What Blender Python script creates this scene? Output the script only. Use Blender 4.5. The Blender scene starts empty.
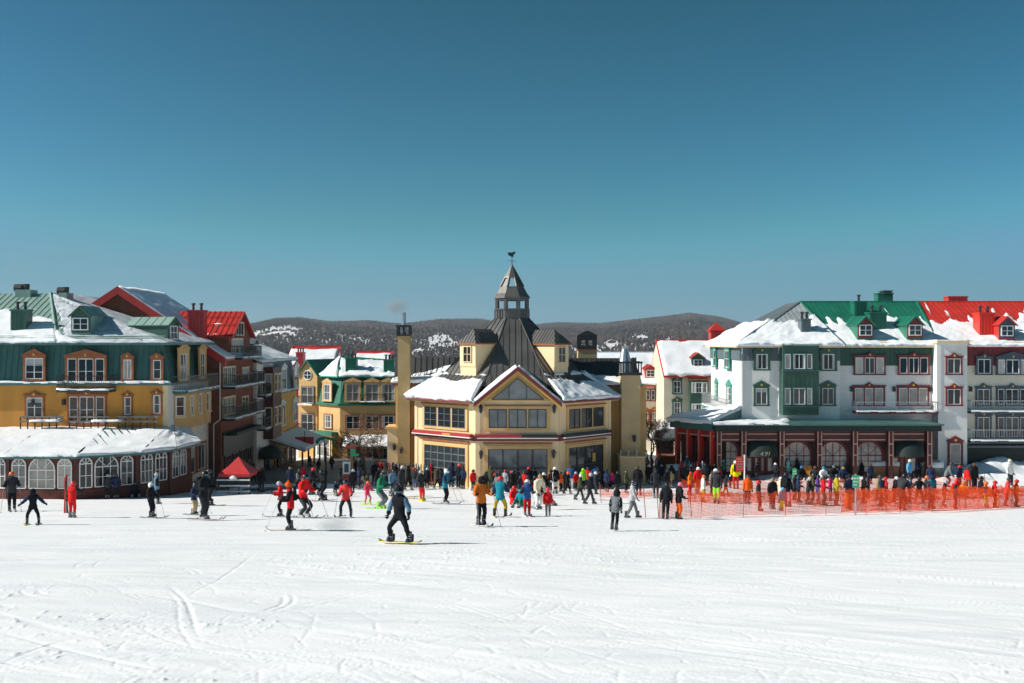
import bpy, math, random
import numpy as np
from mathutils import Vector, Matrix
random.seed(7); RNG = np.random.default_rng(7)
R = math.radians
SC = bpy.context.scene; COL = SC.collection
# ---------------------------------------------------------------- camera, sky, sun, exposure
F = 1024 * 35 / 36; Y0 = 341.5
cam = bpy.data.cameras.new('camera'); cam.lens = 35; cam.sensor_width = 36; cam.clip_end = 20000; cam.clip_start = .1
co = bpy.data.objects.new('camera', cam); COL.objects.link(co); co.location = (0, 0, 0); co.rotation_euler = (R(90), 0, 0)
SC.camera = co
EL, AZ = R(34), R(6)
HAZE = .0001
S = Vector((-math.cos(EL) * math.cos(AZ), -math.cos(EL) * math.sin(AZ), math.sin(EL)))
W = bpy.data.worlds.new('World'); SC.world = W; W.use_nodes = True
wt = W.node_tree; wt.nodes.clear()
sky = wt.nodes.new('ShaderNodeTexSky'); sky.sky_type = 'NISHITA'; sky.sun_disc = False
sky.sun_elevation = EL; sky.sun_rotation = math.atan2(S.x, S.y); sky.altitude = 300
sky.air_density = 1.0; sky.dust_density = .3; sky.ozone_density = 1.0
bg = wt.nodes.new('ShaderNodeBackground'); bg.inputs[1].default_value = .06
wo = wt.nodes.new('ShaderNodeOutputWorld'); sepc = wt.nodes.new('ShaderNodeSeparateColor'); comb = wt.nodes.new('ShaderNodeCombineColor')
wt.links.new(sky.outputs[0], sepc.inputs[0])
for ch, (gm_, gain, top_) in enumerate(((1.9, .092, 1.75), (1.47, .412, 4.9), (1.9, .201, 8))):   # deep teal winter sky: contrast per channel
    chain = sepc.outputs[ch]
    for op, val in (('POWER', gm_), ('MULTIPLY', gain), ('MINIMUM', top_)):
        nd = wt.nodes.new('ShaderNodeMath'); nd.operation = op; nd.inputs[1].default_value = val; wt.links.new(chain, nd.inputs[0]); chain = nd.outputs[0]
    wt.links.new(chain, comb.inputs[ch])
mulg = wt.nodes.new('ShaderNodeMath'); mulg.operation = 'MULTIPLY'; mulg.inputs[1].default_value = 1.32; mxb = wt.nodes.new('ShaderNodeMath'); mxb.operation = 'MAXIMUM'   # keeps the horizon blue
wt.links.new(comb.inputs[1].links[0].from_socket, mulg.inputs[0]); wt.links.new(comb.inputs[2].links[0].from_socket, mxb.inputs[0]); wt.links.new(mulg.outputs[0], mxb.inputs[1]); wt.links.new(mxb.outputs[0], comb.inputs[2])
wt.links.new(comb.outputs[0], bg.inputs[0]); wt.links.new(bg.outputs[0], wo.inputs[0])
sl = bpy.data.lights.new('sun', 'SUN'); sl.energy = 5.0; sl.angle = R(.5); sl.color = (1, .955, .88)
so = bpy.data.objects.new('sun', sl); COL.objects.link(so); so.rotation_euler = (-S).to_track_quat('-Z', 'Y').to_euler(); so.location = (-60, 0, 60)
vs = SC.view_settings; vs.view_transform = 'Standard'; vs.look = 'None'; vs.gamma = 1; vs.use_curve_mapping = False; vs.exposure = 0.3
SC.cycles.max_bounces = 6; SC.cycles.transparent_max_bounces = 24
SC.cycles.caustics_reflective = False; SC.cycles.caustics_refractive = False

# ---------------------------------------------------------------- helpers
def hsh(ix, iy, s):
    n = (ix.astype(np.int64) * 374761393 + iy.astype(np.int64) * 668265263 + s * 974634777) & 0x7fffffff
    n = ((n ^ (n >> 13)) * 1274126177) & 0x7fffffff
    return ((n ^ (n >> 16)) & 0xffff) / 65535.0
def noise(x, y, s=0):
    x = np.asarray(x, float); y = np.asarray(y, float)
    ix = np.floor(x).astype(int); iy = np.floor(y).astype(int); fx = x - ix; fy = y - iy
    fx = fx * fx * (3 - 2 * fx); fy = fy * fy * (3 - 2 * fy)
    a = hsh(ix, iy, s); b = hsh(ix + 1, iy, s); c = hsh(ix, iy + 1, s); d = hsh(ix + 1, iy + 1, s)
    return (a + (b - a) * fx) * (1 - fy) + (c + (d - c) * fx) * fy
def fbm(x, y, s=0, o=4):
    v = 0; a = .5
    for i in range(o):
        v = v + a * noise(np.asarray(x) * 2 ** i, np.asarray(y) * 2 ** i, s + i * 17); a *= .5
    return v
def sstep(a, b, x):
    t = np.clip((np.asarray(x, float) - a) / (b - a), 0, 1); return t * t * (3 - 2 * t)

_HD = [-20, 0, 10, 35, 58, 66, 72, 80, 92, 120, 200, 400, 6000]
_HC = [-.3, 2.2, 3.45, 6.6, 9.4, 10.15, 10.6, 10.95, 11.8, 13.9, 18, 24, 24]
_HR = [-.3, 2.2, 3.45, 6.6, 9.4, 10.15, 10.5, 10.6, 10.8, 13.0, 18, 24, 24]
def G(x, d):
    """ground height under (x, d); the eye is z = 0"""
    x = np.asarray(x, float); d = np.asarray(d, float)
    hc = sum(np.interp(d + o, _HD, _HC) for o in (-3, 0, 3)) / 3
    hr = sum(np.interp(d + o, _HD, _HR) for o in (-3, 0, 3)) / 3
    w = sstep(9, 16, x)
    return -(hc * (1 - w) + hr * w)
_DS = np.linspace(9, 135, 2600)
def ground_at(px, py):
    k = (px - 512) / F
    y = Y0 - G(k * _DS, _DS) * F / _DS
    i = np.argmax(y <= py)
    return float(k * _DS[i]), float(_DS[i])
def P(px, py, d): return Vector(((px - 512) * d / F, d, (Y0 - py) * d / F))
def X(px, d): return (px - 512) * d / F
def Z(py, d): return (Y0 - py) * d / F

# ---- materials
MATS = {}
def newmat(name):
    m = bpy.data.materials.new(name); m.use_nodes = True; nt = m.node_tree; nt.nodes.clear()
    out = nt.nodes.new('ShaderNodeOutputMaterial'); b = nt.nodes.new('ShaderNodeBsdfPrincipled')
    nt.links.new(b.outputs[0], out.inputs[0]); MATS[name] = m
    return m, nt, b, out
def pm(name, col, rough=.65, var=.18, scale=1.6, bump=0, bscale=12, boards=0, metal=0, streak=0, wear=None):
    m, nt, b, out = newmat(name); L = nt.links.new
    tc = nt.nodes.new('ShaderNodeTexCoord')
    n1 = nt.nodes.new('ShaderNodeTexNoise'); n1.inputs['Scale'].default_value = scale; n1.inputs['Detail'].default_value = 5
    src = tc.outputs['Object']
    if streak:
        mp = nt.nodes.new('ShaderNodeMapping'); mp.inputs['Scale'].default_value = (1, 1, streak); L(src, mp.inputs[0]); L(mp.outputs[0], n1.inputs['Vector'])
    else: L(src, n1.inputs['Vector'])
    rp = nt.nodes.new('ShaderNodeValToRGB'); e = rp.color_ramp.elements
    c = np.array(col); lo = c * (1 - var); hi = np.minimum(c * (1 + var), .95)
    e[0].position = .3; e[0].color = (*lo, 1); e[1].position = .7; e[1].color = (*hi, 1)
    L(n1.outputs[0], rp.inputs[0]); colout = rp.outputs[0]
    if wear:
        n3 = nt.nodes.new('ShaderNodeTexNoise'); n3.inputs['Scale'].default_value = 4; n3.inputs['Detail'].default_value = 8; L(src, n3.inputs['Vector'])
        r3 = nt.nodes.new('ShaderNodeValToRGB'); r3.color_ramp.elements[0].position = .6; r3.color_ramp.elements[1].position = .75; L(n3.outputs[0], r3.inputs[0])
        mx = nt.nodes.new('ShaderNodeMix'); mx.data_type = 'RGBA'; L(r3.outputs[0], mx.inputs[0]); L(colout, mx.inputs[6]); mx.inputs[7].default_value = (*wear, 1); colout = mx.outputs[2]
    L(colout, b.inputs['Base Color'])
    b.inputs['Roughness'].default_value = rough; b.inputs['Metallic'].default_value = metal
    h = None
    if boards:
        sp = nt.nodes.new('ShaderNodeSeparateXYZ'); L(src, sp.inputs[0])
        mu = nt.nodes.new('ShaderNodeMath'); mu.operation = 'MULTIPLY'; mu.inputs[1].default_value = 1 / boards; L(sp.outputs[2], mu.inputs[0])
        fr = nt.nodes.new('ShaderNodeMath'); fr.operation = 'FRACT'; L(mu.outputs[0], fr.inputs[0]); h = fr.outputs[0]
        bp = nt.nodes.new('ShaderNodeBump'); bp.inputs['Strength'].default_value = .4; bp.inputs['Distance'].default_value = .025; bp.invert = True
        L(h, bp.inputs['Height']); L(bp.outputs[0], b.inputs['Normal'])
    elif bump:
        n2 = nt.nodes.new('ShaderNodeTexNoise'); n2.inputs['Scale'].default_value = bscale; n2.inputs['Detail'].default_value = 6; L(src, n2.inputs['Vector'])
        bp = nt.nodes.new('ShaderNodeBump'); bp.inputs['Strength'].default_value = bump; bp.inputs['Distance'].default_value = .03
        L(n2.outputs[0], bp.inputs['Height']); L(bp.outputs[0], b.inputs['Normal'])
    return m
def M(n): return MATS[n]

pm('snow', (.88, .885, .89), .6, .02, 1.2, .22, 14)
def snow_streaks():     # scraped, icy lanes beside fresh snow: the surface's own colour
    m = M('snow'); nt = m.node_tree; L = nt.links.new; b = nt.nodes['Principled BSDF']; tc = nt.nodes.new('ShaderNodeTexCoord'); acc = None
    for rot, sc, lo, hi, seed in ((40, (.16, 1.5, 1), .40, .66, 3), (52, (.4, 4.5, 1), .44, .68, 11), (-38, (.3, 2.0, 1), .48, .70, 29)):
        mp = nt.nodes.new('ShaderNodeMapping'); mp.inputs['Rotation'].default_value = (0, 0, R(rot)); mp.inputs['Scale'].default_value = sc; mp.inputs['Location'].default_value = (seed, seed * 2, 0); n = nt.nodes.new('ShaderNodeTexNoise'); n.inputs['Scale'].default_value = .55; n.inputs['Detail'].default_value = 6; n.inputs['Roughness'].default_value = .6
        L(tc.outputs['Object'], mp.inputs[0]); L(mp.outputs[0], n.inputs['Vector']); r = nt.nodes.new('ShaderNodeMapRange'); r.inputs[1].default_value = lo; r.inputs[2].default_value = hi; L(n.outputs[0], r.inputs[0])
        if acc is None: acc = r.outputs[0]
        else:
            ad = nt.nodes.new('ShaderNodeMath'); ad.operation = 'ADD'; L(acc, ad.inputs[0]); L(r.outputs[0], ad.inputs[1]); acc = ad.outputs[0]
    rp = nt.nodes.new('ShaderNodeValToRGB'); e = rp.color_ramp.elements; e[0].position = .15; e[0].color = (.925, .92, .915, 1); e[1].position = .75; e[1].color = (.80, .825, .845, 1)
    dv = nt.nodes.new('ShaderNodeMath'); dv.operation = 'MULTIPLY'; dv.inputs[1].default_value = .36; L(acc, dv.inputs[0]); L(dv.outputs[0], rp.inputs[0]); L(rp.outputs[0], b.inputs['Base Color'])
snow_streaks()
pm('roof_snow', (.84, .86, .88), .6, .05, 2.5, .7, 5)
pm('ochre_wall', (.61, .27, .042), .75, .16, .8, streak=.3, boards=.16)
pm('cream_wall', (.84, .63, .37), .75, .07, .9, streak=.3, boards=.18)
pm('gold_wall', (.66, .43, .17), .75, .1, .7, boards=.18)
pm('pale_trim', (.74, .56, .33), .6, .08, 2)
pm('tan_wall', (.54, .39, .21), .8, .1, .9, .3, 20)
pm('maroon', (.17, .02, .022), .5, .2, 3)
pm('maroon_dark', (.07, .010, .010), .5, .2, 3)
pm('crimson', (.42, .03, .03), .5, .15, 3)
pm('grey_metal', (.125, .12, .112), .42, .2, .9, metal=.35, streak=.2)
pm('dark_metal', (.05, .05, .052), .45, .25, 1, metal=.3)
pm('pine_metal', (.05, .135, .12), .45, .2, 1, streak=.25)
pm('mint_metal', (.25, .37, .315), .45, .15, 1.2, streak=.25)
pm('emerald_metal', (.012, .145, .09), .42, .2, 1, streak=.25)
pm('forest_paint', (.03, .092, .064), .5, .2, 1.2, streak=.3)
pm('teal_paint', (.03, .28, .22), .5, .2, 2)
pm('red_metal', (.5, .035, .025), .42, .18, 1, streak=.25)
pm('zinc_metal', (.30, .335, .345), .5, .15, 1, streak=.25)
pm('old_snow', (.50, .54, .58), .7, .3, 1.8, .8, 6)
pm('slate_metal', (.10, .135, .15), .5, .2, 1, streak=.3)
pm('blue_trim', (.055, .075, .10), .55, .15, 2)
pm('white_wall', (.75, .745, .72), .8, .09, .8, streak=.25, boards=.2)
pm('bone_wall', (.68, .63, .52), .8, .1, .8, streak=.25, boards=.2)
pm('beige_wall', (.62, .55, .42), .8, .08, .6, boards=.2)
pm('white_paint', (.78, .78, .76), .5, .05, 3)
pm('trim_maroon', (.17, .018, .02), .55, .15, 3)
pm('brown_wall', (.19, .055, .026), .8, .25, 1.5, .4, 14)
pm('brick_red', (.125, .034, .024), .85, .3, 5, .5, 22)
pm('rust_trim', (.33, .10, .028), .6, .2, 4)
pm('straw_wall', (.64, .40, .16), .75, .1, .9, boards=.16)
pm('amber_wall', (.66, .37, .08), .75, .12, .8, boards=.16)
pm('black_iron', (.012, .013, .015), .45, .3, 4)
pm('steel', (.45, .46, .47), .35, .15, 6, metal=.8)
pm('wood', (.30, .16, .07), .7, .3, 3, streak=.2)
pm('grey_wood', (.22, .19, .16), .8, .3, 4, streak=.2)
pm('wet_road', (.10, .105, .115), .55, .35, .5, .4, 5, wear=(.32, .34, .37))
pm('stone', (.28, .25, .21), .85, .3, 3, .6, 9)
pm('gold_paint', (.65, .40, .08), .4, .1, 4)
pm('mat_green', (.03, .38, .17), .5, .1, 3)
pm('sign_red', (.55, .03, .03), .5, .1, 3)
pm('awning_green', (.008, .02, .017), .7, .25, 3)
pm('bark', (.085, .062, .048), .9, .3, 8, .5, 20)
pm('twig', (.13, .075, .05), .9, .3, 2)
pm('fir_needles', (.018, .045, .03), .9, .4, 5)
pm('skin', (.52, .30, .21), .55, .08, 8)
pm('eye_dark', (.015, .012, .01), .3, .1, 4)
pm('lip', (.35, .12, .09), .5, .1, 4)
def glass(name, stops, rough=.06):
    m, nt, b, out = newmat(name); oi = nt.nodes.new('ShaderNodeObjectInfo'); rp = nt.nodes.new('ShaderNodeValToRGB'); rp.color_ramp.interpolation = 'CONSTANT'
    e = rp.color_ramp.elements
    for i, (p, c) in enumerate(stops):
        k = e[i] if i < 2 else e.new(p)
        k.position = p; k.color = (*c, 1)
    tc = nt.nodes.new('ShaderNodeTexCoord'); n = nt.nodes.new('ShaderNodeTexNoise'); n.inputs['Scale'].default_value = 1.3; n.inputs['Detail'].default_value = 3
    nt.links.new(tc.outputs['Object'], n.inputs['Vector'])
    r2 = nt.nodes.new('ShaderNodeValToRGB'); r2.color_ramp.elements[0].color = (.75, .75, .75, 1); r2.color_ramp.elements[0].position = .35; r2.color_ramp.elements[1].color = (1.12, 1.12, 1.12, 1); r2.color_ramp.elements[1].position = .65
    nt.links.new(n.outputs[0], r2.inputs[0])
    mx = nt.nodes.new('ShaderNodeMix'); mx.data_type = 'RGBA'; mx.blend_type = 'MULTIPLY'; mx.inputs[0].default_value = 1
    nt.links.new(oi.outputs['Random'], rp.inputs[0]); nt.links.new(rp.outputs[0], mx.inputs[6]); nt.links.new(r2.outputs[0], mx.inputs[7]); nt.links.new(mx.outputs[2], b.inputs['Base Color'])
    b.inputs['Roughness'].default_value = rough
    bp = nt.nodes.new('ShaderNodeBump'); bp.inputs['Strength'].default_value = .12; bp.inputs['Distance'].default_value = .05
    nt.links.new(n.outputs[0], bp.inputs['Height']); nt.links.new(bp.outputs[0], b.inputs['Normal'])
    return m
glass('glass', [(0, (.018, .02, .024)), (.4, (.04, .042, .045)), (.7, (.08, .075, .07)), (.88, (.06, .04, .028))])
pm('curtain', (.50, .47, .43), .9, .15, 4, streak=.1); pm('blind', (.42, .42, .41), .8, .1, 6)
glass('glass_dark', [(0, (.02, .024, .028)), (.5, (.045, .05, .055)), (.8, (.07, .075, .08))])
glass('glass_grey', [(0, (.17, .195, .205)), (.5, (.21, .235, .24))], .1)
glass('glass_cafe', [(0, (.40, .40, .38)), (.4, (.48, .46, .43)), (.8, (.28, .28, .26))], .1)
glass('glass_curtain', [(0, (.42, .38, .34)), (.5, (.34, .31, .28)), (.8, (.22, .2, .18))], .12)
# orange safety net: real strands with holes
def netmat(name, col, fill):
    m, nt, b, out = newmat(name); L = nt.links.new
    b.inputs['Base Color'].default_value = (*col, 1); b.inputs['Roughness'].default_value = .5
    tr = nt.nodes.new('ShaderNodeBsdfTranslucent'); tr.inputs[0].default_value = (*col, 1)
    m0 = nt.nodes.new('ShaderNodeMixShader'); m0.inputs[0].default_value = .5; L(b.outputs[0], m0.inputs[1]); L(tr.outputs[0], m0.inputs[2])
    tc = nt.nodes.new('ShaderNodeTexCoord'); sp = nt.nodes.new('ShaderNodeSeparateXYZ'); L(tc.outputs['Object'], sp.inputs[0])
    tests = []
    for ax, per in ((0, .06), (2, .06)):
        a = nt.nodes.new('ShaderNodeMath'); a.operation = 'MULTIPLY'; a.inputs[1].default_value = 1 / per; L(sp.outputs[ax], a.inputs[0])
        f = nt.nodes.new('ShaderNodeMath'); f.operation = 'FRACT'; L(a.outputs[0], f.inputs[0])
        g = nt.nodes.new('ShaderNodeMath'); g.operation = 'LESS_THAN'; g.inputs[1].default_value = fill; L(f.outputs[0], g.inputs[0]); tests.append(g)
    mxx = nt.nodes.new('ShaderNodeMath'); mxx.operation = 'MAXIMUM'; L(tests[0].outputs[0], mxx.inputs[0]); L(tests[1].outputs[0], mxx.inputs[1])
    tp = nt.nodes.new('ShaderNodeBsdfTransparent'); ms = nt.nodes.new('ShaderNodeMixShader')
    L(mxx.outputs[0], ms.inputs[0]); L(tp.outputs[0], ms.inputs[1]); L(m0.outputs[0], ms.inputs[2]); L(ms.outputs[0], out.inputs[0])
    return m
netmat('net_orange', (.97, .09, .004), .27)
netmat('net_dense', (.98, .09, .003), .38)
CLOTH = dict(black=(.012, .013, .016), charcoal=(.035, .037, .042), grey=(.16, .17, .18), silver=(.42, .43, .44), white=(.75, .75, .73), cream=(.68, .60, .44),
  navy=(.018, .03, .075), blue=(.03, .11, .30), steelblue=(.10, .20, .30), sky=(.10, .36, .60), teal=(.015, .22, .30), mint=(.35, .68, .62), green=(.015, .17, .09), lime=(.30, .75, .03),
  olive=(.07, .075, .035), khaki=(.30, .23, .13), brown=(.12, .06, .03), mustard=(.45, .33, .02), yellow=(.85, .68, .01), orange=(.75, .16, .015), burnt=(.52, .14, .02),
  tangerine=(.90, .11, .01), red=(.55, .012, .015), scarlet=(.75, .02, .02), coral=(.80, .06, .06), pink=(.75, .05, .12), rose=(.65, .18, .25), magenta=(.55, .01, .14), maroon=(.14, .012, .018), purple=(.11, .05, .22), beige=(.5, .38, .22), denim=(.05, .10, .22))
def cloth(c):
    k = 'cloth_' + c
    if k in MATS: return MATS[k]
    m = pm(k, CLOTH[c], .85, .22, 7, .35, 30); m.node_tree.nodes['Principled BSDF'].inputs['Specular IOR Level'].default_value = .12; return m
def hard(c):
    k = 'shell_' + c
    return MATS.get(k) or pm(k, CLOTH[c], .3, .1, 9)

# ---- mesh builder
class MB:
    def __init__(s): s.v = []; s.f = []; s.mi = []; s.mats = []
    def slot(s, m):
        if m not in s.mats: s.mats.append(m)
        return s.mats.index(m)
    def add(s, vs, fs, m):
        o = len(s.v); k = s.slot(m); s.v += [tuple(v) for v in vs]
        for f in fs: s.f.append([i + o for i in f]); s.mi.append(k)
    def poly(s, pts, m): s.add(pts, [range(len(pts))], m)
    def hexa(s, b, t, m):   # bottom ring of 4 and top ring of 4
        s.add(list(b) + list(t), [(3, 2, 1, 0), (4, 5, 6, 7), (0, 1, 5, 4), (1, 2, 6, 5), (2, 3, 7, 6), (3, 0, 4, 7)], m)
    def box(s, fr, u0, u1, n0, n1, z0, z1, m):
        q = [(u0, n1), (u1, n1), (u1, n0), (u0, n0)]
        s.hexa([fr.p(u, n, z0) for u, n in q], [fr.p(u, n, z1) for u, n in q], m)
    def prism(s, fr, out, n0, n1, m):   # outline (u, z) counter-clockwise seen from outside, extruded along the normal
        k = len(out); a = [fr.p(u, n1, z) for u, z in out]; b = [fr.p(u, n0, z) for u, z in out]
        s.add(a + b, [range(k), range(2 * k - 1, k - 1, -1)] + [((i + 1) % k, i, k + i, k + (i + 1) % k) for i in range(k)], m)
    def slab(s, pts, t, m):   # polygon thickened downwards along its normal
        pts = [Vector(p) for p in pts]; n = Vector((0, 0, 0))
        for i in range(len(pts)): n += pts[i].cross(pts[(i + 1) % len(pts)])
        n.normalize(); k = len(pts); b = [p - n * t for p in pts]
        s.add(pts + b, [range(k), range(2 * k - 1, k - 1, -1)] + [((i + 1) % k, i, k + i, k + (i + 1) % k) for i in range(k)], m)
    def tube(s, a, b, r0, r1, k, m, cap=True):
        a = Vector(a); b = Vector(b); d = (b - a)
        if d.length < 1e-6: return
        d.normalize(); x = d.orthogonal().normalized(); y = d.cross(x)
        ra = [a + (x * math.cos(2 * math.pi * i / k) + y * math.sin(2 * math.pi * i / k)) * r0 for i in range(k)]
        rb = [b + (x * math.cos(2 * math.pi * i / k) + y * math.sin(2 * math.pi * i / k)) * r1 for i in range(k)]
        fs = [(i, (i + 1) % k, k + (i + 1) % k, k + i) for i in range(k)]
        if cap: fs += [range(k - 1, -1, -1), range(k, 2 * k)]
        s.add(ra + rb, fs, m)
    def path(s, pts, r, k, m):
        for a, b in zip(pts, pts[1:]): s.tube(a, b, r, r, k, m)
    def lathe(s, c, prof, k, m, rot=0):
        c = Vector(c); vs = []; fs = []
        for r, z in prof:
            for i in range(k):
                a = 2 * math.pi * i / k + rot; vs.append(c + Vector((r * math.cos(a), r * math.sin(a), z)))
        for j in range(len(prof) - 1):
            for i in range(k): fs.append((j * k + i, j * k + (i + 1) % k, (j + 1) * k + (i + 1) % k, (j + 1) * k + i))
        fs.append(range(k - 1, -1, -1)); n = (len(prof) - 1) * k; fs.append(range(n, n + k)); s.add(vs, fs, m)
    def mesh(s, name):
        me = bpy.data.meshes.new(name); me.from_pydata(s.v, [], [list(f) for f in s.f])
        for m in s.mats: me.materials.append(M(m))
        me.polygons.foreach_set('material_index', s.mi); me.update(); return me
    def build(s, name, parent=None, smooth=False):
        if not s.v: return None
        me = s.mesh(name)
        if smooth: me.shade_smooth()
        return link(name, me, parent)
def link(name, me, parent=None):
    o = bpy.data.objects.new(name, me); COL.objects.link(o)
    if parent is not None:
        o.parent = parent
        if parent.type == 'EMPTY': o.matrix_parent_inverse = Matrix.Translation(-parent.location)   # children keep world coordinates
    return o
def thing(name, label, cat, loc, group=None):
    o = bpy.data.objects.new(name, None); COL.objects.link(o); o.location = loc; o.empty_display_size = .5
    return tag(o, label, cat, group)
def tag(o, label, cat, group=None):
    o['label'] = label; o['category'] = cat
    if group: o['group'] = group
    return o
class Fr:
    """wall frame: u runs left to right for someone facing the wall, n points out of it"""
    def __init__(s, a, b):
        s.o = Vector((a[0], a[1])); d = Vector((b[0], b[1])) - s.o; s.w = d.length; s.u = d.normalized(); s.n = Vector((s.u.y, -s.u.x))
    def p(s, u, n, z):
        q = s.o + s.u * u + s.n * n; return Vector((q.x, q.y, z))
    def at(s, px, py):
        k = (px - 512) / F; c = lambda a, b: a[0] * b[1] - a[1] * b[0]
        d = c(s.o, s.u) / c((k, 1), s.u); q = Vector((k * d, d)) - s.o
        return q.dot(s.u), (Y0 - py) * d / F
    def rect(s, x0, x1, y0, y1):
        a, _ = s.at(x0, y0); b, _ = s.at(x1, y0); _, z1 = s.at((x0 + x1) / 2, y0); _, z0 = s.at((x0 + x1) / 2, y1)
        return a, b, z0, z1
FRX = Fr((0, 0), (1, 0))

# ---- building kit
def seams(mb, pts, m, sp=.45, r=.028):
    """standing seams up the slope of a roof face whose first edge is the eave"""
    pts = [Vector(p) for p in pts]; a = (pts[1] - pts[0]).normalized(); n = a.cross(pts[2] - pts[0]).normalized(); b = n.cross(a)
    q = [((p - pts[0]).dot(a), (p - pts[0]).dot(b)) for p in pts]
    lo = min(x for x, _ in q); hi = max(x for x, _ in q); x = lo + sp * .5
    while x < hi:
        ys = []
        for (x0, y0), (x1, y1) in zip(q, q[1:] + q[:1]):
            if (x0 - x) * (x1 - x) < 0: ys.append(y0 + (y1 - y0) * (x - x0) / (x1 - x0))
        if len(ys) >= 2:
            A = pts[0] + a * x + b * min(ys) + n * .02; B = pts[0] + a * x + b * max(ys) + n * .02
            if (A - B).length > .15: mb.tube(A, B, r, r, 4, m)
        x += sp
def snow_patch(parent, quad, t=.2, mask=None, res=.22, seed=0, name='snow_cover', mat='roof_snow', rough=.35, skirts=(1, 1, 1, 1), nx_=.9, ny_=1.6):
    P00, P10, P11, P01 = [np.array(p, float) for p in quad]
    lu = max(np.linalg.norm(P10 - P00), np.linalg.norm(P11 - P01)); lv = max(np.linalg.norm(P01 - P00), np.linalg.norm(P11 - P10))
    nu = int(np.clip(lu / res, 4, 110)); nv = int(np.clip(lv / res, 4, 60))
    us = np.concatenate([[0], np.linspace(0, 1, nu + 1), [1]]); vs_ = np.concatenate([[0], np.linspace(0, 1, nv + 1), [1]])
    U, V = np.meshgrid(us, vs_)
    nrm = np.cross(P10 - P00, (P01 + P11) / 2 - (P00 + P10) / 2); nrm /= np.linalg.norm(nrm)
    pos = (P00[None, None] * ((1 - U) * (1 - V))[..., None] + P10 * (U * (1 - V))[..., None] + P11 * (U * V)[..., None] + P01 * ((1 - U) * V)[..., None])
    mk = np.ones_like(U) if mask is None else mask(U, V)
    mk = mk + (fbm(U * lu / nx_, V * lv / ny_, seed, 4) - .5) * 2 * rough
    h = t * sstep(0, .22, mk) * (.5 + .75 * fbm(U * lu / 1.5, V * lv / 1.5, seed + 5, 3) + .35 * (fbm(U * lu / .45, V * lv / .6, seed + 6, 3) - .5)) - .05
    dead = h <= 0
    for k_, sl_ in zip(skirts, (np.s_[0, :], np.s_[:, -1], np.s_[-1, :], np.s_[:, 0])):
        if k_: h[sl_] = -.05
    pos = pos + nrm * h[..., None]
    dn = (P00 + P10 - P01 - P11) / 2; dn = dn / np.linalg.norm(dn)      # the eave edge slumps unevenly
    slump = (fbm(us * lu / .55, us * 0, seed + 9, 3) - .35) * min(.45, t)
    for r_ in (0, 1): pos[r_] = pos[r_] + dn[None] * (slump * (1 if r_ else .6))[:, None]
    nr, nc = U.shape; idx = np.arange(nr * nc).reshape(nr, nc); fs = []
    for i in range(nr - 1):
        for j in range(nc - 1):
            if not (dead[i, j] and dead[i + 1, j] and dead[i, j + 1] and dead[i + 1, j + 1]): fs.append((idx[i, j], idx[i, j + 1], idx[i + 1, j + 1], idx[i + 1, j]))
    if not fs: return
    me = bpy.data.meshes.new(name); used = sorted({k for f in fs for k in f}); rm = {k: i for i, k in enumerate(used)}
    fl = pos.reshape(-1, 3); me.from_pydata([tuple(fl[k]) for k in used], [], [[rm[k] for k in f] for f in fs]); me.materials.append(M(mat)); me.shade_smooth(); me.update()
    return link(name, me, parent)
low = lambda e, s=.3: (lambda U, V: (e - V) / s)
def arch_pts(u0, u1, z0, z1, rise=None, k=10):
    w = (u1 - u0) / 2; c = (u0 + u1) / 2; rise = rise or w
    pts = [(u0, z0), (u1, z0)]
    for i in range(k + 1):
        a = math.pi * i / k; pts.append((c + w * math.cos(a), z1 - rise + rise * math.sin(a)))
    return pts
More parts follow.
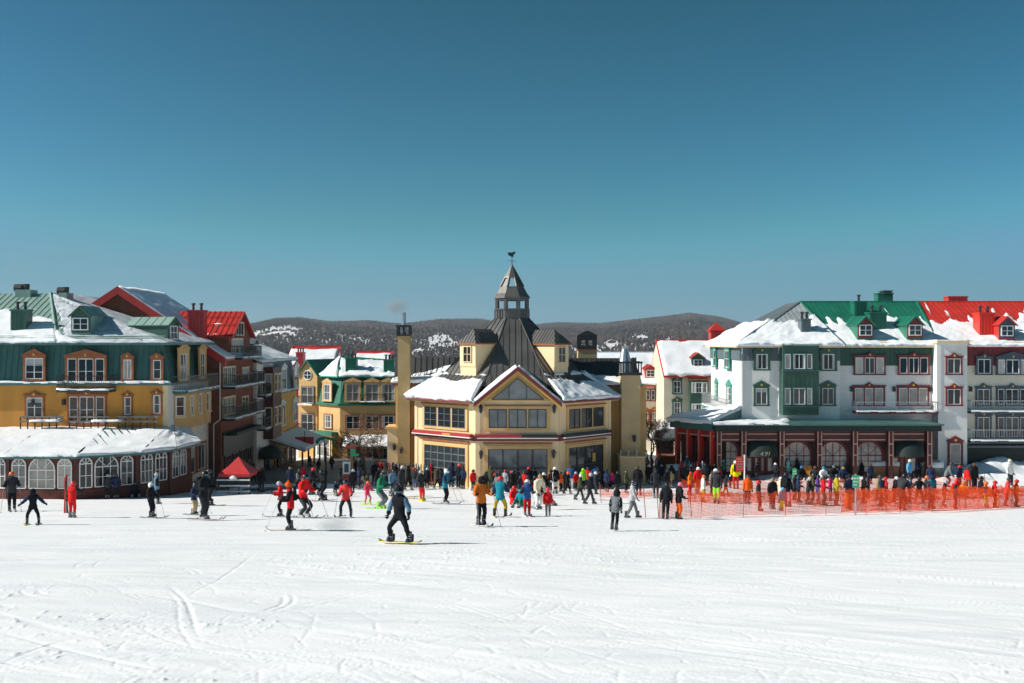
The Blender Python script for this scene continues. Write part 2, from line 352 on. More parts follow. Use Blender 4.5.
def window(root, fr, rc, trim='white_paint', style='ped', cols=2, rows=2, off=0., frame='white_paint', pane='glass', split=None, tw=.15, name='window', sill=True):
    u0, u1, z0, z1 = rc
    f = MB(); g = MB(); t = MB(); fw = .06
    if style == 'arch':
        pts = arch_pts(u0, u1, z0, z1); g.prism(fr, pts, off - .02, off + .03, pane)
        w = [fr.p(u, off + .05, z) for u, z in pts]; f.path(w + w[:1], .045, 4, frame)
        zs = z1 - (u1 - u0) / 2
        f.box(fr, u0, u1, off + .025, off + .075, zs - .03, zs + .03, frame)
        c = (u0 + u1) / 2
        for i in range(1, cols):
            u = u0 + (u1 - u0) * i / cols; dz = math.sqrt(max(0, ((u1 - u0) / 2) ** 2 - (u - c) ** 2)); f.box(fr, u - .02, u + .02, off + .026, off + .07, z0, zs + dz, frame)
        for a in (45, 135): f.tube(fr.p(c, off + .05, zs), fr.p(c + (u1 - u0) / 2 * math.cos(R(a)), off + .05, zs + (u1 - u0) / 2 * math.sin(R(a))), .02, .02, 4, frame)
        for i in range(1, rows): zz = z0 + (zs - z0) * i / rows; f.box(fr, u0, u1, off + .027, off + .069, zz - .018, zz + .018, frame)
        if trim: t.path([fr.p(u, off + .05, z) for u, z in arch_pts(u0 - .11, u1 + .11, z0, z1 + .11)[1:] + [(u0 - .11, z0)]], .07, 4, trim)
    else:
        g.box(fr, u0, u1, off - .02, off + .03, z0, z1, pane)
        wr = random.random(); W_ = u1 - u0
        if pane == 'glass' and trim and wr < .46:
            if wr < .30:
                for s in (0, 1): c_ = W_ * random.uniform(.14, .34); g.box(fr, u0 if s == 0 else u1 - c_, u0 + c_ if s == 0 else u1, off + .02, off + .034, z0, z1, 'curtain')
            else: g.box(fr, u0, u1, off + .02, off + .034, z1 - (z1 - z0) * random.uniform(.25, .6), z1, 'blind')
        segs = [(u0, u1)]
        if split:
            e = [u0] + [u0 + (u1 - u0) * x for x in split] + [u1]; segs = [(e[i] + (.05 if i else 0), e[i + 1] - (.05 if i < len(e) - 2 else 0)) for i in range(len(e) - 1)]
            for x in e[1:-1]: t.box(fr, x - .06, x + .06, off + .01, off + .10, z0, z1, trim or frame)
        for a, b in segs:
            for q in ((a, a + fw, z0, z1), (b - fw, b, z0, z1)): f.box(fr, q[0], q[1], off + .02, off + .075, q[2], q[3], frame)
            for q in ((a + fw, b - fw, z0, z0 + fw), (a + fw, b - fw, z1 - fw, z1)): f.box(fr, q[0], q[1], off + .021, off + .074, q[2], q[3], frame)
            nc = cols if (b - a) > .8 or not split else max(1, cols - 1)
            for i in range(1, nc): u = a + (b - a) * i / nc; f.box(fr, u - .028, u + .028, off + .022, off + .073, z0 + fw, z1 - fw, frame)
            for i in range(1, rows): zz = z0 + (z1 - z0) * i / rows; f.box(fr, a + fw, b - fw, off + .023, off + .065, zz - .018, zz + .018, frame)
        if trim:
            t.box(fr, u0 - tw, u0, off - .02, off + .11, z0 - .02, z1 + tw, trim); t.box(fr, u1, u1 + tw, off - .02, off + .11, z0 - .02, z1 + tw, trim)
            t.box(fr, u0, u1, off - .02, off + .108, z1, z1 + tw, trim)
            if sill: t.box(fr, u0 - tw - .05, u1 + tw + .05, off - .02, off + .15, z0 - .12, z0 - .02, trim)
            if style in ('ped', 'crown'):
                c = (u0 + u1) / 2; zt = z1 + tw; w = (u1 - u0) / 2 + tw + .08
                t.box(fr, c - w, c + w, off - .02, off + .17, zt, zt + .09, trim)
                if style == 'ped': t.prism(fr, [(c - w, zt + .09), (c + w, zt + .09), (c, zt + .09 + min(.42, w * .55))], off - .02, off + .14, trim)
                else:
                    hw = min(.42, w * .6); t.prism(fr, [(c - hw, zt + .09), (c + hw, zt + .09), (c + hw * .45, zt + .2), (c, zt + .36), (c - hw * .45, zt + .2)], off - .02, off + .15, trim)
                t.prism(fr, [(c, zt - .01), (c + .09, zt + .1), (c, zt + .21), (c - .09, zt + .1)], off + .15, off + .2, 'gold_paint')
    o = f.build(name, root); g.build('pane', o); t.build('surround', o)
    return o
def balcony(root, fr, u0, u1, z, depth=1.0, h=1.0, mat='black_iron', slab='black_iron', snow=True, sp=.13, seed=1):
    b = MB(); b.box(fr, u0, u1, .02, depth, z - .18, z, slab); o = b.build('balcony', root)
    r = MB(); n = depth - .05
    for zz in (z + .1, z + h): r.box(fr, u0, u1, n - .025, n + .025, zz - .025, zz + .025, mat)
    k = int((u1 - u0) / sp)
    for i in range(k + 1): u = u0 + .03 + (u1 - u0 - .06) * i / max(k, 1); r.tube(fr.p(u, n, z), fr.p(u, n, z + h), .014, .014, 4, mat)
    for u in (u0 + .025, u1 - .025):
        r.box(fr, u - .024, u + .024, .02, n, z + h - .024, z + h + .024, mat)
        for i in range(max(2, int(depth / sp))): nn = .05 + (n - .05) * i / max(2, int(depth / sp)); r.tube(fr.p(u, nn, z), fr.p(u, nn, z + h), .014, .014, 4, mat)
    r.build('railing', o)
    if snow: snow_patch(o, [fr.p(u0, depth, z), fr.p(u1, depth, z), fr.p(u1, .1, z), fr.p(u0, .1, z)], .16, None, .2, seed, 'snow_layer')
def chimney(root, x0, x1, y0, y1, z0, z1, mat, cap='dark_metal', flues=2, ribs=True):
    b = MB(); b.box(FRX, x0, x1, -y1, -y0, z0, z1, mat); b.box(FRX, x0 - .06, x1 + .06, -y1 - .06, -y0 + .06, z1, z1 + .12, mat)
    if ribs:
        for i in range(int((x1 - x0) / .28)): u = x0 + .14 + i * .28; b.box(FRX, u - .02, u + .02, -y0, -y0 + .03, z0, z1 - .01, mat)
    o = b.build('chimney', root)
    for i in range(flues):
        f = MB()
        x = x0 + (x1 - x0) * (i + .5) / max(flues, 1); y = (y0 + y1) / 2
        f.tube((x, y, z1 + .1), (x, y, z1 + .55), .11, .1, 8, cap); f.tube((x, y, z1 + .55), (x, y, z1 + .68), .18, .16, 8, cap)
        f.build('flue', o)
    return o
def dormer(root, c, ang, w, h, depth, wall, roofm, trim, rise=.6, win=(.7, .8), style='gable', cheek=None, snow=False, seed=3, frame='white_paint', over=.15, wz=.25):
    """c: bottom centre of the front face; ang: direction the front faces (0 = to the camera, + = turned to the right)"""
    a = R(ang); n = Vector((math.sin(a), -math.cos(a))); u = Vector((-n.y, n.x)); o2 = Vector((c[0], c[1]))
    fr = Fr(o2 - u * w / 2, o2 + u * w / 2); z = c[2]; cheek = cheek or wall
    b = MB(); b.box(fr, 0, w, -depth, -.06, z - 1.2, z + h, cheek)
    if style == 'gable':
        b.prism(fr, [(0, z), (w, z), (w, z + h), (w / 2, z + h + rise), (0, z + h)], -.058, 0, wall)
        o = b.build('dormer', root); r = MB()
        e = rise * over / (w / 2)
        for q in ([fr.p(-over, over, z + h - e), fr.p(w / 2, over, z + h + rise), fr.p(w / 2, -depth, z + h + rise), fr.p(-over, -depth, z + h - e)],
                  [fr.p(w / 2, over, z + h + rise), fr.p(w + over, over, z + h - e), fr.p(w + over, -depth, z + h - e), fr.p(w / 2, -depth, z + h + rise)]):
            q = [p + Vector((0, 0, .07)) for p in q]; r.slab(q, .07, roofm)
            s0, s1 = (q[0], q[3]) if q[0].z < q[1].z else (q[1], q[2])
            t0, t1 = (q[1], q[2]) if q[0].z < q[1].z else (q[0], q[3])
            for k in range(1, 5): r.tube(s0.lerp(s1, k / 5) + Vector((0, 0, .015)), t0.lerp(t1, k / 5) + Vector((0, 0, .015)), .025, .025, 4, roofm)
        for q in ((-over, w / 2), (w + over, w / 2)):
            A = fr.p(q[0], over + .01, z + h - e); B = fr.p(q[1], over + .01, z + h + rise); r.tube(A, B, .07, .07, 4, trim)
        ro = r.build('dormer_roof', o)
    else:
        b.box(fr, 0, w, -.058, 0, z, z + h, wall); o = b.build('dormer', root); r = MB(); ov = over
        A = [fr.p(-ov, ov, z + h), fr.p(w + ov, ov, z + h), fr.p(w + ov, -depth, z + h), fr.p(-ov, -depth, z + h)]
        r.box(fr, -ov, w + ov, -depth, ov, z + h - .1, z + h, trim)
        T0 = fr.p(w / 2, -w * .42, z + h + rise); T1 = fr.p(w / 2, -depth, z + h + rise)
        for q in ([A[0], A[1], T0], [A[1], A[2], T1, T0], [A[3], A[0], T0, T1]):
            q = [p + Vector((0, 0, .01)) for p in q]; r.slab(q, .05, roofm); seams(r, q, roofm, .3, .02)
        r.build('dormer_roof', o)
    ww, wh = win; m = MB(); u0 = w / 2 - ww / 2; z0 = z + wz
    m.box(fr, u0, u0 + ww, -.02, .03, z0, z0 + wh, 'glass_dark')
    for q in ((u0 - .07, u0, z0 - .07, z0 + wh + .07), (u0 + ww, u0 + ww + .07, z0 - .07, z0 + wh + .07), (u0, u0 + ww, z0 - .07, z0), (u0, u0 + ww, z0 + wh, z0 + wh + .07)): m.box(fr, q[0], q[1], -.02, .08, q[2], q[3], frame)
    m.box(fr, w / 2 - .025, w / 2 + .025, 0, .06, z0, z0 + wh, frame); m.box(fr, u0, u0 + ww, 0, .055, z0 + wh * .5 - .02, z0 + wh * .5 + .02, frame)
    m.build('dormer_window', o); return o
def roof(root, faces, mat, name='roof', t=.12, sp=.45, trim=None, extra=None):
    r = MB()
    for f in faces:
        r.slab(f, t, mat)
        if sp: seams(r, f, mat, sp)
        if trim:
            r.tube(Vector(f[0]) - Vector((0, 0, t * .5)), Vector(f[1]) - Vector((0, 0, t * .5)), .09, .09, 4, trim)
    if extra: extra(r)
    return r.build(name, root)
# ================================================================ TERRAIN
def build_ground():
    k = np.concatenate([np.linspace(-1.5, -.62, 60)[:-1], np.linspace(-.62, .62, 1400), np.linspace(.62, 1.5, 60)[1:]])
    d = [7.5]
    while d[-1] < 86: d.append(d[-1] + max(.022, .0014 * d[-1] ** 1.6 / 1.6))
    d = np.array(list(np.linspace(-4, 7.4, 40)) + d + list(np.geomspace(87, 6500, 60)))
    D, K = np.meshgrid(d, k, indexing='ij'); Xx = K * (D + 6)
    Zz = G(Xx, D)
    # ski tracks pressed into the piste, drawn on a 2.5 cm grid
    x0, y0, cs = -34, 4, .025; nx, ny = int(68 / cs), int(60 / cs); T = np.zeros((nx, ny), np.float32)
    ker = np.arange(-7, 8) * cs; KX, KY = np.meshgrid(ker, ker, indexing='ij'); rr = np.sqrt(KX ** 2 + KY ** 2)
    def stamp(xs, ys, w, dep, berm):
        g0 = -np.exp(-(rr / w) ** 2); g1 = np.exp(-((rr - w * 1.8) / (w * .7)) ** 2); n = len(xs)
        for q, (x, y) in enumerate(zip(xs, ys)):
            i = int((x - x0) / cs); j = int((y - y0) / cs)
            if 8 < i < nx - 8 and 8 < j < ny - 8:
                env = min(1, 4 * q / n, 4 * (n - 1 - q) / n) * (.55 + .9 * DASH[(q // 5 + int(dep * 9e4)) % 997]); prof = g0 * dep * env + g1 * berm * env
                sub = T[i - 7:i + 8, j - 7:j + 8]; neg = prof < 0; sub[neg] = np.minimum(sub[neg], prof[neg]); pos = (~neg) & (sub >= 0); sub[pos] = np.maximum(sub[pos], prof[pos])
    DASH = np.random.default_rng(3).random(997); DASH = (DASH + np.roll(DASH, 1) + np.roll(DASH, 2)) / 3
    def line(pts, w=.06, dep=.03, berm=.012):
        pts = np.array(pts, float); q = np.vstack([2 * pts[0] - pts[1], pts, 2 * pts[-1] - pts[-2]]); xs = []; ys = []
        for a in range(1, len(q) - 2):
            n = max(4, int(np.linalg.norm(q[a + 1] - q[a]) / .035)); t = np.linspace(0, 1, n)[:, None]
            c = .5 * (2 * q[a] + (q[a + 1] - q[a - 1]) * t + (2 * q[a - 1] - 5 * q[a] + 4 * q[a + 1] - q[a + 2]) * t ** 2 + (3 * q[a] - q[a - 1] - 3 * q[a + 1] + q[a + 2]) * t ** 3)
            xs += list(c[:, 0]); ys += list(c[:, 1])
        stamp(xs, ys, w, dep, berm)
    rr_ = np.random.default_rng(5)
    def pair(pts, gap=.28, **kw):
        p = np.array(pts, float); tdir = np.gradient(p, axis=0); tdir /= np.linalg.norm(tdir, axis=1)[:, None]; nn = np.stack([-tdir[:, 1], tdir[:, 0]], 1)
        line(p + nn * gap / 2, **kw); line(p - nn * gap / 2, **kw)
    for i in range(150):      # fine traverses crossing the run, mostly sinking to the right
        y = 9 + 40 * rr_.random() ** 1.5; x = rr_.uniform(-18, 16); a = rr_.normal(-.75, .22) if x > -3 or rr_.random() < .4 else rr_.normal(.7, .4); L = rr_.uniform(3, 15); c = rr_.normal(0, .03)
        t = np.linspace(0, 1, 7); ang = a + c * t * L
        px = x + np.cumsum(np.cos(ang)) * L / 7; py = y + np.cumsum(np.sin(ang)) * L / 7
        pair(np.stack([px, py], 1), rr_.uniform(.12, .45), w=rr_.uniform(.022, .04), dep=rr_.uniform(.004, .011), berm=rr_.uniform(.001, .006))
    for i in range(1500):     # short scratches and skid marks of a busy run
        y = 9 + 30 * rr_.random() ** 1.7; x = rr_.normal(-.28 * y * .35, .24 * y) if i % 3 else rr_.uniform(-.55, .55) * y; a = rr_.choice([-.75, -.75, .8, 1.9]) + rr_.normal(0, .3); L = rr_.uniform(.25, 1.6); cc = rr_.normal(0, .35)
        t = np.linspace(0, 1, 4); ang = a + cc * t; line(np.stack([x + np.cumsum(np.cos(ang)) * L / 4, y + np.cumsum(np.sin(ang)) * L / 4], 1), w=rr_.uniform(.02, .036), dep=rr_.uniform(.003, .011), berm=rr_.uniform(.001, .007))
    for i in range(46):      # carved turns, clustered left of centre
        cx, cy, r = rr_.normal(-4.5, 4), rr_.uniform(10, 30), rr_.uniform(1.2, 5); a0 = rr_.uniform(0, 6.28); t = np.linspace(a0, a0 + rr_.uniform(.4, 1.5), 9)
        pair(np.stack([cx + r * np.cos(t), cy + r * np.sin(t)], 1), rr_.uniform(.1, .4), w=rr_.uniform(.022, .04), dep=rr_.uniform(.006, .015), berm=rr_.uniform(.001, .006))
    for pl, w, dp in (([(168, 582), (183, 596), (192, 612), (197, 628), (203, 641)], .055, .034), ([(166, 588), (178, 602), (180, 620), (190, 640), (206, 650)], .045, .022), ([(262, 548), (222, 576), (196, 590), (191, 602)], .05, .02),
        ([(0, 660), (50, 642), (90, 634)], .05, .02), ([(300, 645), (312, 625), (318, 610)], .04, .014), ([(512, 622), (525, 612), (530, 600)], .045, .018), ([(560, 592), (568, 606), (600, 618), (680, 648)], .05, .016), ([(512, 632), (590, 655), (660, 672)], .05, .014), ([(540, 553), (700, 565), (860, 590), (1024, 606)], .07, .014), ([(600, 560), (800, 572), (1024, 585)], .07, .012)):
        line([ground_at(*p) for p in pl], w=w * .62, dep=dp * .55, berm=dp * .06)
    ii = np.clip((Xx - x0) / cs, 0, nx - 1.01); jj = np.clip((D - y0) / cs, 0, ny - 1.01); i0 = ii.astype(int); j0 = jj.astype(int); fi = ii - i0; fj = jj - j0
    tr = (T[i0, j0] * (1 - fi) + T[i0 + 1, j0] * fi) * (1 - fj) + (T[i0, j0 + 1] * (1 - fi) + T[i0 + 1, j0 + 1] * fi) * fj
    near = (D < 90)
    n = (fbm(Xx / 4, D / 4, 3, 3) - .5) * .14 + (fbm(Xx / 1.3 + D * .3, D / .7, 9, 3) - .5) * .026
    # wind and ski scraped streaks, stretched along a slanted direction
    sx = Xx * .76 - D * .64; sy = Xx * .64 + D * .76
    n += (fbm(sx / 5.5, sy / .30, 21, 3) - .5) * .042 * (.35 + .65 * sstep(-6, 6, Xx + 4)) * (.4 + 1.2 * fbm(Xx / 7, D / 7, 55, 2))
    n += -np.clip(fbm(sx / 7, sy / .16, 27, 2) - .56, 0, 1) * .07 * sstep(.4, .6, fbm(Xx / 6, D / 6, 58, 2))
    lump = np.clip(fbm(Xx / .13, D / .13, 31, 3) - .58, 0, 1) * .13 * sstep(.5, .66, fbm(Xx / 3.5, D / 3.5, 40, 3))
    Zz = Zz + near * (n * sstep(-5, 8, D) + tr + lump)
    V = np.stack([Xx, D, Zz], -1).reshape(-1, 3); nr, nc = D.shape; idx = np.arange(nr * nc).reshape(nr, nc)
    fs = np.stack([idx[:-1, :-1], idx[:-1, 1:], idx[1:, 1:], idx[1:, :-1]], -1).reshape(-1, 4)
    me = bpy.data.meshes.new('snow_slope'); me.vertices.add(len(V)); me.vertices.foreach_set('co', V.ravel().astype(np.float32))
    me.loops.add(fs.size); me.loops.foreach_set('vertex_index', fs.ravel().astype(np.int32)); me.polygons.add(len(fs)); me.polygons.foreach_set('loop_start', np.arange(0, fs.size, 4, dtype=np.int32)); me.polygons.foreach_set('loop_total', np.full(len(fs), 4, np.int32))
    me.update(calc_edges=True); me.shade_smooth(); me.materials.append(M('snow')); o = link('snow_slope', me); o['kind'] = 'structure'
build_ground()
def sheet(name, pts_fn, m, nu, nv, lift=.006):
    mb = MB(); vs = []; fs = []
    for j in range(nv + 1):
        for i in range(nu + 1):
            x, y = pts_fn(i / nu, j / nv); vs.append((x, y, float(G(x, y)) + lift))
    for j in range(nv):
        for i in range(nu): a = j * (nu + 1) + i; fs.append((a, a + 1, a + nu + 2, a + nu + 1))
    mb.add(vs, fs, m); o = mb.build(name, None, True); o['kind'] = 'structure'; return o
def lerp(a, b, t): return a + (b - a) * t
sheet('village_street', lambda u, v: (lerp(lerp(-24.5, -22.4, v), lerp(-12.5 + 1.2 * math.sin(v * 30), -9, v), u), lerp(71.5 + 1.6 * math.sin(u * 9) * (1 - v) - 2.2 * (1 - u), 125, v)), 'wet_road', 24, 70, .13)
sheet('side_street', lambda u, v: (lerp(lerp(9.5, 10, v), lerp(15.5, 13, v), u), lerp(81 + .8 * math.sin(u * 8), 122, v)), 'wet_road', 10, 40, .13)

# ================================================================ HILLS
def build_hills():
    sky_px = [-300, -60, 120, 200, 245, 275, 300, 330, 370, 400, 440, 480, 520, 560, 600, 640, 690, 720, 755, 800, 900, 1050, 1350]
    sky_py = [332, 330, 331, 328, 324, 320, 319.5, 322, 321.5, 323.5, 321, 321, 325, 323, 323.5, 321, 317.5, 319.5, 325, 331, 334, 332, 330]
    a = np.linspace(-.95, .95, 420); d = np.linspace(700, 5400, 130); A, D = np.meshgrid(a, d, indexing='ij'); Xx = A * D
    top = 322 + (np.interp(A * F + 512, sky_px, sky_py) - 322) * 1.6 + 2.8; zt = (Y0 - top) * 4200 / F
    t = sstep(850, 4200, D); Zz = -24 + (zt + 24) * t ** .8 * (1 - .9 * sstep(4230, 5400, D))
    Zz = Zz + (fbm(Xx / 620, D / 620, 61, 4) - .5) * 52 * np.sin(np.pi * np.clip((D - 800) / 3200, 0, 1))
    # a knoll with an open clearing at the left and a lower wooded rise at the right
    V = np.stack([Xx, D, Zz], -1).reshape(-1, 3); n0, n1 = A.shape; idx = np.arange(n0 * n1).reshape(n0, n1)
    fs = np.stack([idx[:-1, :-1], idx[1:, :-1], idx[1:, 1:], idx[:-1, 1:]], -1).reshape(-1, 4)
    me = bpy.data.meshes.new('hills'); me.from_pydata([tuple(v) for v in V], [], fs.tolist()); me.shade_smooth(); me.materials.append(M('hill_floor')); o = link('hills', me); o['kind'] = 'structure'
    return lambda x, y: _hz(x, y, a, d, Zz)
def _hz(x, y, a, d, Zz):
    A = np.clip((x / y - a[0]) / (a[1] - a[0]), 0, len(a) - 1.01); B = np.clip((y - d[0]) / (d[1] - d[0]), 0, len(d) - 1.01); i = A.astype(int); j = B.astype(int); f = A - i; g = B - j
    return (Zz[i, j] * (1 - f) + Zz[i + 1, j] * f) * (1 - g) + (Zz[i, j + 1] * (1 - f) + Zz[i + 1, j + 1] * f) * g
pm('hill_floor', (.66, .66, .68), .9, .3, .02)
m, nt, b, out = newmat('winter_wood'); b.inputs['Roughness'].default_value = .95
at = nt.nodes.new('ShaderNodeAttribute'); at.attribute_name = 'tone'; rp = nt.nodes.new('ShaderNodeValToRGB'); e = rp.color_ramp.elements
e[0].color = (.03, .03, .03, 1); e[1].color = (.135, .10, .085, 1); q = e.new(.5); q.color = (.095, .072, .064, 1); q = e.new(.12); q.color = (.022, .03, .028, 1)
nt.links.new(at.outputs['Fac'], rp.inputs[0]); nt.links.new(rp.outputs[0], b.inputs['Base Color'])
cx = nt.nodes.new('ShaderNodeCombineXYZ'); cx.inputs[0].default_value = -.3; cx.inputs[1].default_value = -.62; cx.inputs[2].default_value = .72; nt.links.new(cx.outputs[0], b.inputs['Normal'])   # twigs scatter light like a soft volume
hz = build_hills()
def clearings(px, py):
    c = np.zeros_like(px)
    for cx, cy, rx, ry, s in ((283, 332, 22, 7, 1), (262, 335, 16, 4, .8), (440, 342, 26, 9, .8), (415, 352, 14, 4, .7), (340, 337, 6, 2, .8), (352, 338, 5, 1.6, .8), (612, 344, 9, 4, 1), (590, 350, 22, 5, .8), (640, 338, 12, 6, .75), (668, 341, 12, 3, .8), (655, 335, 10, 3, .6), (735, 332, 20, 5, .45), (640, 345, 20, 2, .6), (700, 328, 10, 5, .4), (325, 342, 30, 1.2, .5)):
        c = np.maximum(c, 1.25 * s * np.exp(-((px - cx) / rx) ** 2 - ((py - cy) / ry) ** 2))
    return c
def build_wood():
    N = 240000; y = 1000 + 3400 * RNG.random(N) ** .75; x = (RNG.random(N) * 2 - 1) * .66 * y; z = hz(x, y)
    px = 512 + x * F / y; py = Y0 - z * F / y
    c = clearings(px, py) + (fbm(px / 9, py / 2.2, 77, 3) - .5) * .55
    keep = RNG.random(N) < 1 - .96 * sstep(.22, .80, c); x, y, z, px, py = x[keep], y[keep], z[keep], px[keep], py[keep]; n = len(x)
    h = RNG.uniform(.7, 1.3, n) * (2.5 + y / 4200 * 6.5); w = h * RNG.uniform(.5, .95, n); fir = fbm(px / 25, py / 5, 91, 3) + RNG.normal(0, .05, n) > .62
    h[fir] *= 1.05; w[fir] *= .75; tone = np.where(fir, .1, np.clip(.25 + .9 * fbm(px / 40, py / 4, 95, 3) + RNG.normal(0, .17, n), .3, 1))
    ang = RNG.uniform(0, 3.14, n); V = []; prof = np.array([[-.18, 0], [.18, 0], [1.0, .5], [.55, .85], [0, 1.0], [-.6, .82], [-1, .45]]); profF = np.array([[-.25, 0], [.25, 0], [1, .15], [.5, .55], [0, 1], [-.5, .55], [-1, .15]])
    for q in (0, 1):
        ca, sa = np.cos(ang + q * 1.57), np.sin(ang + q * 1.57)
        pr = np.where(fir[:, None, None], profF[None], prof[None]) * (1 + RNG.normal(0, .16, (n, 7, 1)))
        V.append(np.stack([x[:, None] + ca[:, None] * pr[..., 0] * w[:, None] / 2, y[:, None] + sa[:, None] * pr[..., 0] * w[:, None] / 2, z[:, None] - .4 + pr[..., 1] * h[:, None]], -1))
    V = np.concatenate(V).reshape(-1, 3).astype(np.float32); nf = 2 * n
    me = bpy.data.meshes.new('winter_forest'); me.vertices.add(len(V)); me.vertices.foreach_set('co', V.ravel()); me.loops.add(7 * nf); me.loops.foreach_set('vertex_index', np.arange(7 * nf, dtype=np.int32))
    me.polygons.add(nf); me.polygons.foreach_set('loop_start', np.arange(0, 7 * nf, 7, dtype=np.int32)); me.polygons.foreach_set('loop_total', np.full(nf, 7, np.int32)); me.update(calc_edges=True)
    at = me.attributes.new('tone', 'FLOAT', 'POINT'); at.data.foreach_set('value', np.repeat(np.concatenate([tone, tone]), 7).astype(np.float32))
    me.materials.append(M('winter_wood')); o = link('winter_forest', me); o['kind'] = 'stuff'; o['label'] = 'bare grey brown winter forest covering the far hills'
build_wood()
far = [(262, 334.5), (268, 333), (274, 331.5), (281, 331), (288, 330.5), (294, 332), (300, 331), (285, 335), (276, 336), (338, 337), (353, 338), (612, 343), (425, 343), (447, 343)]
for i, (px, py) in enumerate(far):
    k = (px - 512) / F; ds = np.linspace(950, 4200, 1200); yy = Y0 - hz(k * ds, ds) * F / ds; j = int(np.argmin(abs(yy - py))); d = ds[j]; x = k * d; z = float(hz(np.array([x]), np.array([d]))[0])
    t = thing('chalet', 'tiny snow roofed chalet in a clearing on the far wooded hill', 'house', (x, d, z), 'chalets on the far hills')
    w = RNG.uniform(9, 15); fr = Fr((x - w / 2, d), (x + w / 2, d)); b_ = MB(); b_.prism(fr, [(0, z - 3), (w, z - 3), (w, z + 3.2), (w / 2, z + 5.6), (0, z + 3.2)], -9, 0, 'brown_wall' if i % 3 else 'tan_wall'); b_.build('wall', t)
    r_ = MB(); r_.slab([fr.p(-.8, .8, z + 2.9), fr.p(w / 2, .8, z + 6), fr.p(w / 2, -9.8, z + 6), fr.p(-.8, -9.8, z + 2.9)], .4, 'roof_snow'); r_.slab([fr.p(w / 2, .8, z + 6), fr.p(w + .8, .8, z + 2.9), fr.p(w + .8, -9.8, z + 2.9), fr.p(w / 2, -9.8, z + 6)], .4, 'roof_snow'); r_.build('roof', t)
    q_ = MB()
    for u in (.25, .5, .75): q_.box(fr, w * u - .6, w * u + .6, .0, .08, z + .8, z + 2.2, 'glass_dark')
    q_.build('window', t)

